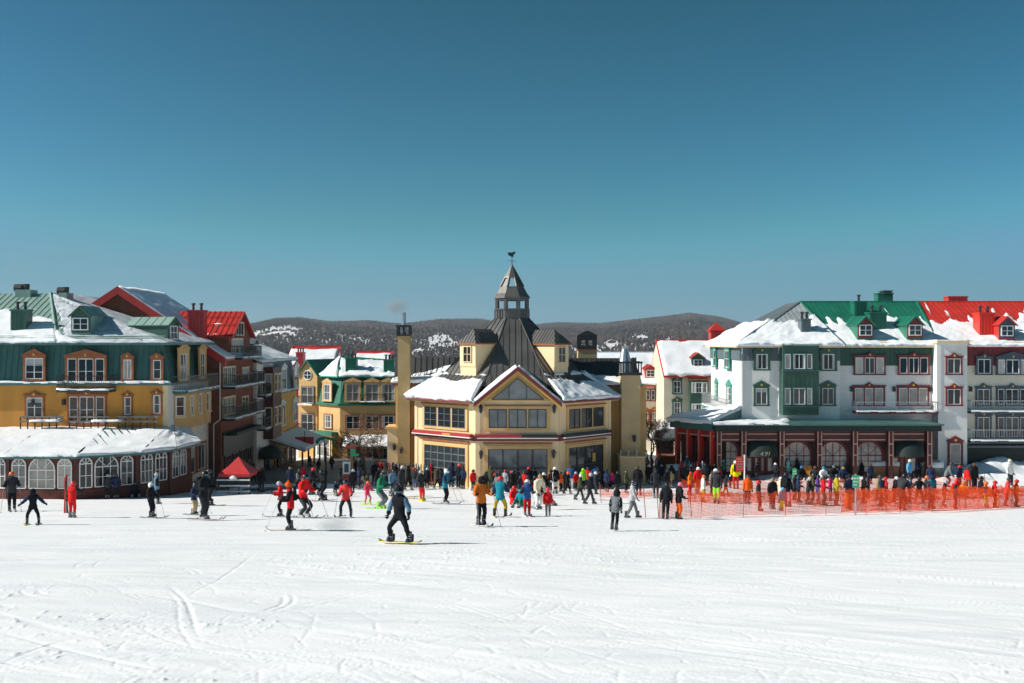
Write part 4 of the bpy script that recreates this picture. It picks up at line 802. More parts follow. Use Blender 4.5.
    # thatch-like snow kiosk
    t = thing('kiosk', 'small dark kiosk under a thick snow hood beside the red arcade', 'kiosk', (X(668, 86), 86, float(G(13.4, 86))))
    fr = Fr((X(659, 85), 85), (X(678, 85), 85)); m = MB(); zg = float(G(13.4, 86))
    for u in (.1, fr.w - .1):
        for n in (-.1, -2): m.tube(fr.p(u, n, zg), fr.p(u, n, Z(438, 85)), .08, .08, 6, 'brown_wall')
    m.box(fr, .1, fr.w - .1, -2, -.1, zg, zg + 1.1, 'brown_wall'); m.box(fr, .1, fr.w - .1, -2.05, -1.95, zg + 1.1, Z(438, 85), 'black_iron'); m.build('booth', t)
    e, r_ = Z(440, 85), Z(424, 85); q = [fr.p(-.3, .5, e), fr.p(fr.w + .3, .5, e), fr.p(fr.w * .8, -1.2, r_), fr.p(fr.w * .45, -1.2, r_)]; q2 = [fr.p(-.3, -2.6, e), fr.p(-.3, .5, e), q[3], q[3] + Vector((.01, .02, 0))]; q3 = [fr.p(fr.w + .3, .5, e), fr.p(fr.w + .3, -2.6, e), q[2] + Vector((.01, .02, 0)), q[2]]
    o = roof(t, [q, q2, q3], 'grey_wood', sp=0)
    for i, k in enumerate((q, q2, q3)): snow_patch(o, k, .4, lambda U, V: .9 + 0 * U, .2, 70 + i)
street_end()
pm('chimney_ochre', (.42, .29, .13), .8, .12, .8, boards=.18); pm('faded_gilt', (.34, .32, .25), .6, .2, 6)
pm('dark_seam', (.06, .058, .055), .75, .2, 2)
# ================================================================ OCTAGONAL PAVILION (centre)
def octagon():
    gz = float(G(0.4, 72))
    t = thing('octagonal_hall', 'cream octagonal hall with grey seamed roof, louvred lantern tower and wind vane, centre', 'building', (0, 78, gz))
    c2 = [(-7.33, 81.4), (-7.33, 75.3), (-2.57, 71.0), (3.35, 71.0), (7.45, 75.3), (7.45, 81.4), (3.35, 85.6), (-2.57, 85.6)]
    ez = -4.22; T = Vector((0, 78.3)); wl = MB(); frs = [Fr(c2[i], c2[(i + 1) % 8]) for i in range(8)]
    wl.add([(x, y, -12.5) for x, y in c2] + [(x, y, ez) for x, y in c2], [range(7, -1, -1), range(8, 16)] + [(i, (i + 1) % 8, 8 + (i + 1) % 8, 8 + i) for i in range(8)], 'cream_wall')
    LF, FF, RF = frs[1], frs[2], frs[3]
    for f in (LF, FF, RF):
        wl.box(f, .0, .32, 0, .05, -12, -7.12, 'cream_wall'); wl.box(f, f.w - .32, f.w, 0, .05, -12, -7.12, 'cream_wall'); wl.box(f, .0, .3, 0, .05, -6.7, ez, 'cream_wall'); wl.box(f, f.w - .3, f.w, 0, .05, -6.7, ez, 'cream_wall')
        wl.box(f, 0, f.w, 0, .09, -6.62, -6.52, 'pale_trim')
    wl.build('wall', t)
    bt = MB()
    for f in frs: bt.box(f, -.05, f.w + .05, 0, .14, -7.08, -6.68, 'maroon')
    bt.build('belt_course', t)
    for f, a, b_, m1, m2 in ((LF, .1, LF.w - .2, 'crimson', 'crimson'), (FF, .1, FF.w - .1, 'crimson', 'black_iron'), (RF, .15, RF.w - .5, 'black_iron', 'black_iron')):
        m = MB(); m.box(f, a, b_, .15, .42, -6.83, -6.62, m1); 
        if m1 != m2: m.box(f, lerp(a, b_, .55), b_ - .01, .16, .425, -6.829, -6.619, m2)
        m.box(f, a, b_, .15, .46, -6.9, -6.835, 'white_paint'); o = m.build('awning_case', t)
        if f is LF:
            # gilded name on the red awning valance (illegible in the photograph: a short gilt mark)
            g = MB(); g.box(f, 3.35, 4.2, .42, .435, -6.79, -6.68, 'gold_paint'); g.build('gilt_mark', o)
    # fascia (dark red) and roof
    def offs(d):
        out = []
        for i in range(8):
            a, b_ = frs[i - 1], frs[i]; n = (a.n + b_.n); n = n / n.length; k = d / max(.3, n.dot(b_.n)); out.append(Vector(c2[i]) + n * k)
        return out
    E = offs(.62); Tr = 1.3
    brk = []; top = []
    for i, e in enumerate(E):
        ang = R(22.5 + 45 * i + 180); k = T + (e - T) * .66; brk.append(Vector((k.x, k.y, -2.5)))
        d = (e - T).normalized(); top.append(Vector((T.x + d.x * 1.38, T.y + d.y * 1.38, 1.85)))
    Ev = [Vector((e.x, e.y, ez)) for e in E]
    faces = []
    for i in range(8):
        j = (i + 1) % 8; kf = .62 if i == 2 else 0; faces += [[Ev[i].lerp(brk[i], kf), Ev[j].lerp(brk[j], kf), brk[j], brk[i]], [brk[i], brk[j], top[j], top[i]]]
    def ex(r):
        for i in range(8):
            r.tube(Ev[i], brk[i], .06, .06, 5, 'dark_seam'); r.tube(brk[i], top[i], .06, .06, 5, 'dark_seam')
            j = (i + 1) % 8
            if i != 2: r.tube(Ev[i] - Vector((0, 0, .07)), Ev[j] - Vector((0, 0, .07)), .10, .10, 4, 'maroon'); r.slab([Vector((*c2[i], ez - .16)), Vector((*c2[j], ez - .16)), Ev[j] - Vector((0, 0, .16)), Ev[i] - Vector((0, 0, .16))][::-1], .04, 'pale_trim')
    # leave the front skirt open: the gable roof covers it
    ro = roof(t, faces, 'grey_metal', extra=ex, t=.1, sp=.46)
    full = lambda U, V: .75 - .7 * sstep(.82, 1, V) + 0 * U
    snow_patch(ro, faces[2], .42, lambda U, V: (.74 - V + .08 * np.sin(U * 9)) / .2, .12, 81, rough=.4)
    snow_patch(ro, faces[6], .34, lambda U, V: (.86 - V - .2 * U) / .3, .12, 82, rough=.95)
    snow_patch(ro, faces[3], .16, lambda U, V: .22 - V / .16, .16, 83, rough=.5); snow_patch(ro, faces[7], .14, lambda U, V: .30 - V / .2, .16, 84, rough=.6)
    snow_patch(ro, faces[0], .4, None, .3, 85); snow_patch(ro, faces[8], .4, None, .3, 86)
    # front gable
    gm = (c2[2][0] + c2[3][0]) / 2 + .02; y = 70.98; az = -1.95; hw = 2.75; g = Fr((gm - hw, y), (gm + hw, y))
    m = MB(); m.prism(g, [(0, ez - .02), (2 * hw, ez - .02), (hw, az - .12)], -.4, .0, 'gold_wall')
    m.prism(g, [(hw - 2.2, ez + .02), (hw + 2.2, ez + .02), (hw, az - .55)], .0, .06, 'gold_wall'); go = m.build('front_gable', t)
    w = MB(); w.prism(g, [(hw - 1.9, -4.28 + .15), (hw + 1.9, -4.28 + .15), (hw, -2.58)], .05, .08, 'glass_grey'); wo = w.build('gable_window', go)
    w = MB(); A, B, C_ = g.p(hw - 1.85, .1, -4.13), g.p(hw + 1.85, .1, -4.13), g.p(hw, .1, -2.62); w.path([A, B, C_, A], .035, 4, 'dark_metal')
    for dx in (-.62, .62): w.tube(g.p(hw + dx, .1, -4.13), g.p(hw + dx, .1, -4.13 + 1.51 * (1 - abs(dx) / 1.85)), .03, .03, 4, 'dark_metal')
    w.build('mullion', wo)
    yb = 76.4; e = .38; k = (az - ez) / hw; xl, xr = gm - hw - e, gm + hw + e; zl = ez - k * e + .12; yf = y - .62
    gl = [Vector((xl, 74.4, zl)), Vector((xl, yf, zl)), Vector((gm, yf, az + .1)), Vector((gm, yb, az + .1))]; gr = [Vector((xr, yf, zl)), Vector((xr, 74.4, zl)), gl[3], gl[2]]
    def exg(r):
        for q in (gl[1], gr[0]):
            a = q + Vector((0, -.02, -.12)); b_ = gl[2] + Vector((0, -.02, -.12)); r.hexa([a + Vector((0, 0, -.1)), b_ + Vector((0, 0, -.1)), b_ + Vector((0, .12, -.1)), a + Vector((0, .12, -.1))], [a + Vector((0, 0, .2)), b_ + Vector((0, 0, .2)), b_ + Vector((0, .12, .2)), a + Vector((0, .12, .2))], 'maroon')
            a = q + Vector((0, .16, -.3)); b_ = gl[2] + Vector((0, .16, -.3)); r.hexa([a + Vector((0, 0, -.12)), b_ + Vector((0, 0, -.12)), b_ + Vector((0, .1, -.12)), a + Vector((0, .1, -.12))], [a + Vector((0, 0, .15)), b_ + Vector((0, 0, .15)), b_ + Vector((0, .1, .15)), a + Vector((0, .1, .15))], 'gold_paint')
    g2 = roof(go, [gl, gr], 'grey_metal', 'gable_roof', t=.1, sp=.46, extra=exg)
    snow_patch(g2, gl, .36, lambda U, V: .9 + 0 * U, .15, 87, rough=.25); snow_patch(g2, gr, .26, lambda U, V: .42 - .35 * V + .3 * sstep(.5, 1, U), .15, 88, rough=.6)
    # lantern tower
    tw = MB(); z0 = 1.75; T3 = lambda z: (T.x, T.y, z)
    tw.lathe(T3(z0 - .5), [(1.42, 0), (1.42, 1.2), (1.5, 1.22), (1.5, 1.32)], 8, 'grey_metal', R(22.5))
    for i in range(32):
        a = 2 * math.pi * i / 32; tw.tube((T.x + 1.36 * math.cos(a), T.y + 1.36 * math.sin(a), z0 - .4), (T.x + 1.36 * math.cos(a), T.y + 1.36 * math.sin(a), z0 + .68), .04, .04, 4, 'grey_metal')
    zl0, zl1 = z0 + .82, Z(298.5, 78)
    for i in range(8):
        a = R(22.5 + 45 * i); x_, y_ = T.x + 1.26 * math.cos(a), T.y + 1.26 * math.sin(a); tw.tube((x_, y_, zl0), (x_, y_, zl1), .17, .17, 6, 'grey_metal')
        b_ = R(22.5 + 45 * (i + 1)); x2, y2 = T.x + 1.26 * math.cos(b_), T.y + 1.26 * math.sin(b_)
        if (x2 - x_) ** 2 + (y2 - y_) ** 2 > 0: q = Fr((x_, y_), (x2, y2)); tw.box(q, 0, q.w, -.1, .1, zl1 - .16, zl1, 'grey_metal')
    tw.build('tower_base', t)
    ro2 = MB(); ro2.lathe(T3(zl1), [(1.52, 0), (1.5, .12), (1.28, .40), (1.02, .84)], 8, 'grey_metal', R(22.5)); ro2.lathe(T3(zl1 + .84), [(1.0, 0), (.98, .08)], 8, 'grey_metal', R(22.5))
    zc = zl1 + .92
    for i in range(8):   # open louvre ring
        a = R(22.5 + 45 * i); r0, r1 = .96, .56; ro2.tube((T.x + r0 * math.cos(a), T.y + r0 * math.sin(a), zc), (T.x + r1 * math.cos(a), T.y + r1 * math.sin(a), zc + .72), .11, .10, 5, 'grey_metal')
        if i % 2 == 0:
            b_ = R(22.5 + 45 * (i + 1)); ro2.add([(T.x + r * math.cos(q), T.y + r * math.sin(q), z) for r, q, z in ((r0 * .97, a, zc), (r0 * .97, b_, zc), (r1 * .97, b_, zc + .72), (r1 * .97, a, zc + .72))], [(0, 1, 2, 3)], 'grey_metal')
    ro2.lathe(T3(zc + .71), [(.66, 0), (.62, .1), (.04, 1.06)], 8, 'grey_metal', R(22.5)); ro2.build('tower_roof', t)
    v = MB(); zt = zc + 1.75; v.tube(T3(zt - .1), T3(zt + .95), .035, .02, 6, 'black_iron')
    for q in ((.35, 0), (-.35, 0), (0, .35), (0, -.35)): v.tube(T3(zt + .3), (T.x + q[0], T.y + q[1], zt + .3), .018, .018, 5, 'black_iron')
    v.prism(FRX, [(T.x - .32, zt + .78), (T.x - .05, zt + .62), (T.x + .14, zt + .62), (T.x + .12, zt + .78), (T.x + .3, zt + .92), (T.x + .22, zt + 1.04), (T.x - .04, zt + .95), (T.x - .3, zt + 1.0)], -T.y - .02, -T.y + .02, 'black_iron'); v.build('wind_vane', t)
    # dormers on the slanted faces
    for f, c, sgn in ((LF, P(467.6, 366.5, 74.2), 1), (RF, P(561.5, 367, 74.6), 1)):
        ang = math.degrees(math.atan2(f.n.x, -f.n.y)); dormer(t, c, ang, 1.62, 1.75, 2.6, 'cream_wall', 'grey_metal', 'rust_trim', 1.05, (.72, 1.08), 'hip', over=.17, wz=.38, frame='pale_trim')
    # windows and doors
    def glazing(f, r, n, rows, frame='dark_metal', trim='gold_wall', pane='glass_dark', nm='window', gap=.12, off=.04):
        u0, u1, z0, z1 = f.rect(*r); m = MB(); m.box(f, u0 - .22, u1 + .22, 0, off + .06, z1, z1 + .2, trim); m.box(f, u0 - .3, u1 + .3, 0, off + .12, z1 + .2, z1 + .28, 'rust_trim'); m.box(f, u0 - .22, u1 + .22, 0, off + .10, z0 - .16, z0, trim)
        for u in (u0 - .22, u1): m.box(f, u, u + .22, 0, off + .061, z0, z1, trim)
        w = (u1 - u0 - gap * (n - 1)) / n
        for i in range(1, n): u = u0 + i * (w + gap) - gap; m.box(f, u, u + gap, 0, off + .062, z0, z1, trim)
        so_ = m.build('window_surround', t)
        for i in range(n):
            a = u0 + i * (w + gap); window(so_, f, (a, a + w, z0, z1), None, 'plain', 2, rows, off=off, frame=frame, pane=pane, name=nm)
    glazing(LF, (425.2, 466, 407.2, 427), 3, 3, 'slate_metal'); glazing(FF, (488.7, 546.5, 409, 428), 3, 1, pane='glass_grey'); glazing(RF, (568.3, 602.6, 408, 427.3), 3, 1)
    def door(f, r, cols, rows, frame, pane):
        u0, u1, z0, z1 = f.rect(*r); z0 = -10.4; m = MB(); m.box(f, u0 - .25, u1 + .25, 0, .09, z1, z1 + .25, 'gold_wall'); m.box(f, u0 - .35, u1 + .35, 0, .14, z1 + .35, z1 + .45, 'rust_trim')
        for u in (u0 - .25, u1): m.box(f, u, u + .25, 0, .091, z0 - .6, z1, 'gold_wall')
        do = m.build('door_surround', t); g_ = MB(); g_.box(f, u0, u1, -.01, .03, z0, z1, pane); d = g_.build('garage_door', do); k_ = MB()
        for i in range(cols + 1): u = u0 + (u1 - u0) * i / cols; k_.box(f, u - .045, u + .045, .01, .075, z0, z1, frame)
        for i in range(rows + 1): z = z0 + (z1 - z0) * i / rows; k_.box(f, u0, u1, .012, .07, z - .04, z + .04, frame)
        k_.build('door_frame', do)
    door(LF, (425, 466, 446, 474), 6, 5, 'slate_metal', 'glass_dark'); door(FF, (488, 547.5, 449, 480), 4, 2, 'dark_metal', 'glass_grey'); door(RF, (568, 602.5, 446, 480), 4, 2, 'dark_metal', 'glass_dark')
    m = MB(); u, z = RF.at(593, 457); m.box(RF, u - .17, u + .17, .08, .11, z - .32, z + .32, 'gold_paint'); m.build('window_notice', t)
    for f, px, py in ((FF, 481, 409), (FF, 554, 409), (FF, 481, 454.5), (FF, 553.5, 454)):
        m = MB(); u, z = f.at(px, py); m.tube(f.p(u, .22, z - .2), f.p(u, .22, z + .15), .10, .14, 6, 'black_iron'); m.tube(f.p(u, .22, z + .15), f.p(u, .22, z + .34), .17, .03, 6, 'black_iron'); m.box(f, u - .03, u + .03, 0, .2, z + .1, z + .16, 'black_iron'); m.tube(f.p(u, .22, z - .32), f.p(u, .22, z - .2), .03, .08, 6, 'black_iron'); m.build('wall_lantern', t)
    # wings, chimneys and annexes
    m = MB(); m.box(FRX, 4.0, 10.4, -84.5, -77.2, -12.5, -3.35, 'gold_wall'); m.build('wing_wall', t); m = MB(); m.box(FRX, -9.0, -4.0, -84.5, -77.0, -12.5, -3.2, 'gold_wall'); m.box(FRX, -9.6, -8.6, -79, -76.6, -12.5, -6.75, 'cream_wall'); m.box(FRX, -9.75, -8.55, -79, -76.4, -6.75, -6.55, 'gold_wall'); m.box(FRX, -8.99, -7.3, -76.999, -76.9, -7.08, -6.7, 'maroon'); m.build('wing_wall', t)
    l = [Vector((-9.3, 76.5, -3.2)), Vector((-4, 76.5, -3.2)), Vector((-4, 78.6, -1.9)), Vector((-9.3, 78.6, -2.85))]; lu = [Vector((-9.3, 78.5, -2.95)), Vector((-3, 78.5, -2.95)), Vector((-3, 79.3, -1.24)), Vector((-9.3, 79.3, -1.24))]; lb = [Vector((-3, 84.5, -3.2)), Vector((-9.3, 84.5, -3.2)), lu[3], lu[2]]
    rr_ = [Vector((4, 76.8, -3.35)), Vector((10.0, 76.8, -3.35)), Vector((10.0, 81, -1.35)), Vector((3, 81, -1.35))]; rb = [Vector((10.0, 84.5, -3.2)), Vector((3, 84.5, -3.2)), rr_[3], rr_[2]]
    o = roof(t, [l, lu, lb], 'grey_metal', 'wing_roof', trim='maroon'); snow_patch(o, l, .35, lambda U, V: (.62 + .6 * U - V) / .2, .18, 91)
    o = roof(t, [rr_, rb], 'dark_metal', 'wing_roof', trim='maroon', sp=.4); snow_patch(o, rr_, .3, lambda U, V: .25 - (V - .30 + .1 * U) / .2, .18, 92, rough=.6)
    def stack(x0, x1, y0, y1, z0, z1, zc, mat):
        b = MB(); b.box(FRX, x0, x1, -y1, -y0, z0, z1, mat); o = b.build('chimney', t); c = MB(); c.box(FRX, x0 - .1, x1 + .1, -y1 - .1, -y0 + .1, z1, z1 + .12, 'black_iron'); c.box(FRX, x0 - .12, x1 + .12, -y1 - .12, -y0 + .12, zc - .16, zc, 'black_iron')
        for x in np.linspace(x0, x1, 3):
            for y in (y0, y1): c.box(FRX, x - .08, x + .08, -y - .08, -y + .08, z1 + .12, zc - .16, 'black_iron')
        c.build('chimney_cap', o); return o
    o = stack(X(397.8, 76.1), X(409.8, 76.1), 76.0, 77.0, -12, Z(336, 76), Z(325, 76), 'chimney_ochre'); m = MB(); m.tube(P(403.8, 332, 76.5), P(403.8, 312.5, 76.5), .17, .17, 10, 'steel'); m.build('flue', o)
    x0, x1 = X(621.5, 75.6), X(640.5, 75.6); o = stack(x0, x1, 75.6, 77.2, -12, Z(374.5, 75.6), Z(373.2, 75.6), 'tan_wall'); m = MB(); zt = Z(374, 75.6)
    for x in np.linspace(x0 - .05, x1 + .05, 9):
        for y in (75.55, 77.2): m.box(FRX, x - .04, x + .04, -y - .04, -y + .04, zt, zt + .85, 'black_iron')
    for y in (75.55, 77.2): m.box(FRX, x0 - .15, x1 + .15, -y - .06, -y + .06, zt + .8, zt + .95, 'black_iron')
    for dx in (.95, 1.15): m.tube((x0 + dx, 76.3, zt), (x0 + dx, 76.3, zt + 1.25), .09, .07, 6, 'black_iron')
    m.build('cap_railing', o); m = MB(); m.lathe((X(625, 77.4), 77.4, zt - .1), [(.55, 0), (.5, .9), (.26, 2.0), (.26, 2.2)], 12, 'steel'); m.build('vent_cone', o)
    x0, x1 = X(578, 82), X(597, 82); b = MB(); b.box(FRX, x0, x1, -83.4, -82, -4, Z(350.5, 82), 'tan_wall'); b.box(FRX, x0 - .05, x1 + .05, -83.45, -81.95, Z(350.5, 82), Z(349.5, 82), 'rust_trim'); o = b.build('belfry_vent', t)
    m = MB(); f = Fr((x0, 82), (x1, 82)); w = f.w; zt0, zt1 = Z(349.5, 82), Z(335.5, 82)
    for dn in (0, -1.3): m.box(f, 0, .28, dn - .1, dn, zt0, zt1, 'black_iron'); m.box(f, w - .28, w, dn - .1, dn, zt0, zt1, 'black_iron'); m.box(f, .28, w - .28, dn - .1, dn, zt1 - .4, zt1, 'black_iron'); m.box(f, .28, w - .28, dn - .1, dn, zt0, zt0 + .35, 'black_iron'); m.box(f, w / 2 - .08, w / 2 + .08, dn - .1, dn, zt0 + .35, zt1 - .4, 'black_iron')
    m.prism(f, [(-.06, zt1), (w + .06, zt1), (w * .72, zt1 + .28), (w / 2, zt1 + .42), (w * .28, zt1 + .28)], -1.45, .05, 'black_iron'); m.build('vent_hood', o)
    b = MB(); b.box(FRX, 8.05, 9.9, -77, -74.1, -12.5, Z(457.5, 74.1), 'tan_wall'); b.box(FRX, 8.0, 9.95, -77, -74.05, Z(457.5, 74.1), Z(456.5, 74.1), 'pale_trim')
    for x in (8.1, 8.7, 9.3): b.tube((x, 74.2, Z(456.5, 74.1)), (x, 74.2, Z(450, 74.1)), .03, .03, 6, 'steel')
    b.build('stair_wall', t)
    for px, py, d in ((394.5, 447, 76.4), (401.5, 450.5, 75.9), (634, 439, 75.5)):
        m = MB(); c = P(px, py, d); m.tube((c.x, c.y - .15, c.z - .2), (c.x, c.y - .15, c.z + .15), .1, .15, 6, 'black_iron'); m.tube((c.x, c.y - .15, c.z + .15), (c.x, c.y - .15, c.z + .33), .17, .03, 6, 'black_iron'); m.tube((c.x, c.y + .3, c.z + .1), (c.x, c.y - .1, c.z + .1), .03, .03, 5, 'black_iron'); m.build('wall_lantern', t)
octagon()

# ================================================================ WHITE HOTEL (right)
def white_hotel():
    t = thing('terraced_hotel', 'long white hotel with green and red metal roof, green bay and corner tower, right', 'hotel', (28, 84, float(G(28, 84))))
    x0 = 18.4; xm = X(840, 80); xt0, xt1 = 34.0, 36.35; xe = 47.0; ze, zr = -.36, 3.5; yr = 88
    zb = -12
    b = MB(); b.box(FRX, x0, xm, -92, -80, zb, ze, 'white_wall'); b.box(FRX, xm + .001, xt0 + .5, -92, -80.6, zb, ze - .001, 'white_wall'); b.build('wall', t)
    b = MB(); b.box(FRX, xt0 + .501, xe, -92, -80.6, zb, ze - .002, 'bone_wall'); b.build('east_wall', t)
    m = MB(); tz = Z(343.5, 79.5); m.box(FRX, xt0, xt1, -84, -79.5, zb, tz, 'white_wall'); m.box(FRX, xt0 - .12, xt1 + .12, -84, -79.35, tz, tz + .22, 'pale_trim'); m.box(FRX, xt0, xt0 + .25, -79.6, -79.47, zb, tz, 'white_wall'); to = m.build('corner_tower', t)
    snow_patch(to, [Vector((xt0 - .1, 79.4, tz + .22)), Vector((xt1 + .1, 79.4, tz + .22)), Vector((xt1 + .1, 83, tz + .22)), Vector((xt0 - .1, 83, tz + .22))], .14, None, .2, 100)
    # mansard bands
    def band(xa, xb, y, mat, z0=-1.95):
        m = MB(); f = Fr((xa, y), (xb, y)); m.hexa([f.p(0, .12, z0), f.p(f.w, .12, z0), f.p(f.w, -.3, z0), f.p(0, -.3, z0)], [f.p(0, .03, ze), f.p(f.w, .03, ze), f.p(f.w, -.3, ze), f.p(0, -.3, ze)], mat)
        for i in range(int(f.w / .4)): m.tube(f.p(.2 + i * .4, .125, z0), f.p(.2 + i * .4, .04, ze), .022, .022, 4, mat)
        m.build('mansard', t)
    band(xm + .02, xt0, 80.6, 'forest_paint'); band(xt1, xe, 80.6, 'maroon'); band(x0 + .02, xm, 80, 'slate_metal', -1.55)
    sw = Fr((x0, 92), (x0, 80)); m = MB(); m.box(sw, 0, sw.w, 0, .1, -1.5, ze, 'slate_metal'); m.build('mansard', t)
    # roofs
    o_ = .4; a = Vector((x0 - o_, 80 - o_, ze)); b2 = Vector((xm + .2, 80 - o_, ze)); c = Vector((x0 - o_, 92.5, ze)); ap = Vector((25.5, yr, zr)); apb = Vector((25.5, 92.5, zr))
    xg = X(917, yr); f_front = [a, b2, ap]; f_left = [c, a, ap, apb]; f_right = [b2, Vector((xm + .2, 81, ze)), ap]
    gE = Vector((xm + .2, 80.2, ze)); g1 = Vector((X(940, 80.2), 80.2, ze)); main_g = [gE, g1, Vector((xg, yr, zr)), ap]; main_r = [g1, Vector((xe, 80.2, ze)), Vector((xe + 3, yr, zr)), Vector((xg, yr, zr))]
    back = [Vector((xe + 3, 96, ze)), Vector((x0, 96, ze)), Vector((25.5, yr + .02, zr - .02)), Vector((xe + 3, yr + .02, zr - .02))]
    def ex(r):
        for p, q in ((a, ap), ): r.tube(p, q, .09, .09, 5, 'slate_metal')
        r.tube(b2, ap, .13, .13, 5, 'emerald_metal'); r.tube(ap, Vector((xg, yr, zr)), .1, .1, 5, 'emerald_metal'); r.tube(g1, Vector((xg, yr, zr)), .14, .14, 5, 'emerald_metal')
        for q in (main_r,): r.slab(q, .12, 'red_metal'); seams(r, q, 'red_metal', .45)
        r.tube(Vector((xg, yr, zr)), Vector((xe + 3, yr, zr)), .1, .1, 5, 'red_metal')
        for s in (0, 1):
            for (p, q) in ((gE, g1), (g1, Vector((xe, 80.2, ze)))): r.tube(p + Vector((0, .35 + s * .25, .3 + s * .12)), q + Vector((0, .35 + s * .25, .3 + s * .12)), .03, .03, 5, 'gold_paint')
    ro = roof(t, [main_g], 'emerald_metal', extra=ex, trim='pale_trim'); rs = roof(t, [f_front, f_left, back], 'zinc_metal', 'wing_roof', trim='pale_trim')
    snow_patch(rs, [a, b2, b2.lerp(ap, .98), a.lerp(ap, .98)], .26, lambda U, V: (.56 - V) / .22 + .9 * sstep(.72, .95, U) * (V < .8), .16, 101, rough=.5, nx_=.4, ny_=2.2)
    snow_patch(rs, f_left, .4, lambda U, V: (.54 - V) / .2, .25, 102, rough=.4)
    snow_patch(ro, main_g, .24, lambda U, V: (.60 - V) / .32, .15, 103, rough=.75, nx_=.36, ny_=2.4); snow_patch(ro, main_g, .12, lambda U, V: .1 - .45 * V, .16, 203, rough=.8, nx_=.32, ny_=3.5); snow_patch(ro, main_r, .24, lambda U, V: (.58 + .18 * sstep(.25, .8, U) - V) / .32, .15, 104, rough=.75, nx_=.36, ny_=2.4); snow_patch(ro, main_r, .12, lambda U, V: .1 - .4 * V, .16, 204, rough=.8, nx_=.32, ny_=3.5)
    snow_patch(rs, [a + Vector((0, -.1, .05)), b2 + Vector((0, -.1, .05)), b2 + Vector((0, .5, .3)), a + Vector((0, .5, .3))], .3, None, .2, 105)
    for xa, xb, z0, z1, mt in ((X(878, 88), X(893, 88), 3.3, Z(294, 88), 'emerald_metal'), (X(946, 88.5), X(965, 88.5), 3.2, Z(297.5, 88.5), 'red_metal'), (X(884, 88), X(892, 88), 4.1, Z(291.5, 88), 'dark_metal')): m = MB(); m.box(FRX, xa, xb, -89, -88, z0, z1, mt); m.box(FRX, xa - .06, xb + .06, -89.06, -87.94, z1, z1 + .1, mt); m.build('roof_plant', t)
    chimney(t, X(800, 82), X(809.5, 82), 81.6, 82.6, 0, Z(320, 82), 'slate_metal'); chimney(t, X(853.5, 85.5), X(865.5, 85.5), 85.2, 86.2, 1.8, Z(302.5, 85.5), 'emerald_metal', flues=1); chimney(t, X(868.5, 83), X(885, 83), 82.6, 83.8, .5, Z(313.5, 83), 'emerald_metal')
    chimney(t, X(978, 82), X(993, 82), 81.7, 82.9, .2, Z(314, 82), 'scarlet_metal_sunlit_maroon')
    for px in (858.5, 901): dormer(t, (X(px + (7 if px < 870 else 14), 80.8), 80.8, Z(341.5, 80.8) + .3), 0, 1.25, 1.12, 3.2, 'maroon', 'emerald_metal', 'emerald_metal', .62, (.88, .74), cheek='emerald_metal')
    dormer(t, (X(1007, 80.8), 80.8, Z(342, 80.8) + .3), 0, 1.3, 1.15, 3.2, 'blue_trim', 'red_metal', 'crimson', .6, (.85, .72), cheek='red_metal')
    # windows: wing
    fw = Fr((x0, 80), (xm, 80)); fm = Fr((xm, 80.6), (xt0, 80.6)); ft = Fr((xt0, 79.5), (xt1, 79.5)); fe = Fr((xt1, 80.6), (xe, 80.6)); sw = Fr((x0, 92), (x0, 80))
    for r in ((755.5, 767, 354, 369), (821.5, 833.5, 354, 369.5)):
        window(t, fw, fw.rect(*r), 'forest_paint', 'ped', 2, 1, off=.16, tw=.2, frame='white_paint', pane='glass')
    for r in ((755.5, 767, 388, 404.5), (822, 833.5, 388, 404.5)): window(t, fw, fw.rect(*r), 'forest_paint', 'ped', 2, 1, tw=.15, pane='glass')
    u0, u1, z0, z1 = fw.rect(780.5, 816, 345.5, 414.5); m = MB(); m.box(fw, u0, u1, 0, .75, z0, z1, 'forest_paint'); m.box(fw, u0 - .12, u1 + .12, 0, .92, z1, z1 + .12, 'mint_metal'); m.box(fw, u0 - .06, u1 + .06, 0, .83, Z(371, 79.3), Z(369.8, 79.3), 'pine_metal'); m.box(fw, u0 - .06, u1 + .06, 0, .83, Z(407, 79.3), Z(405.8, 79.3), 'pine_metal')
    for i in range(8): u = u0 + .15 + i * (u1 - u0 - .3) / 7; m.box(fw, u - .02, u + .02, .75, .775, Z(386, 79.3), Z(371, 79.3), 'forest_paint')
    bo = m.build('bay', t); fb = Fr((x0, 79.25), (xm, 79.25)); snow_patch(bo, [fw.p(u0 - .1, .9, z1 + .12), fw.p(u1 + .1, .9, z1 + .12), fw.p(u1 + .1, 0, z1 + .12), fw.p(u0 - .1, 0, z1 + .12)], .2, None, .2, 110)
    for y0_, y1_ in ((354, 369), (388, 404.5)):
        for i, (p0, p1) in enumerate(((784.7, 790.3), (793, 805), (806.8, 811.8))): window(bo, fb, fb.rect(p0, p1, y0_, y1_), 'pine_metal', 'plain', 2 if i == 1 else 1, 1, tw=.06, name='bay_window', sill=False, pane='glass_curtain' if i != 1 else 'glass')
    for px, py0, py1, w in ((717, 354, 369, .45), (729.5, 352, 369, .8)): 
        u, _ = sw.at(px, 360); window(t, sw, (u - w, u + w, -2.2, -.75), 'teal_paint', 'ped', 2 if w > .5 else 1, 2, off=.16, tw=.16)
    for px, w in ((717, .45), (729.5, .8)):
        u, _ = sw.at(px, 390); window(t, sw, (u - w, u + w, -5.6 if w > .5 else -5.1, -3.85), 'teal_paint', 'ped', 2 if w > .5 else 1, 3, tw=.13)
    u0, _ = sw.at(711, 400); u1, _ = sw.at(738, 400); balcony(t, sw, u0, u1, -5.75, .9, 1.0, mat='steel', slab='teal_paint', sp=.2, seed=111)
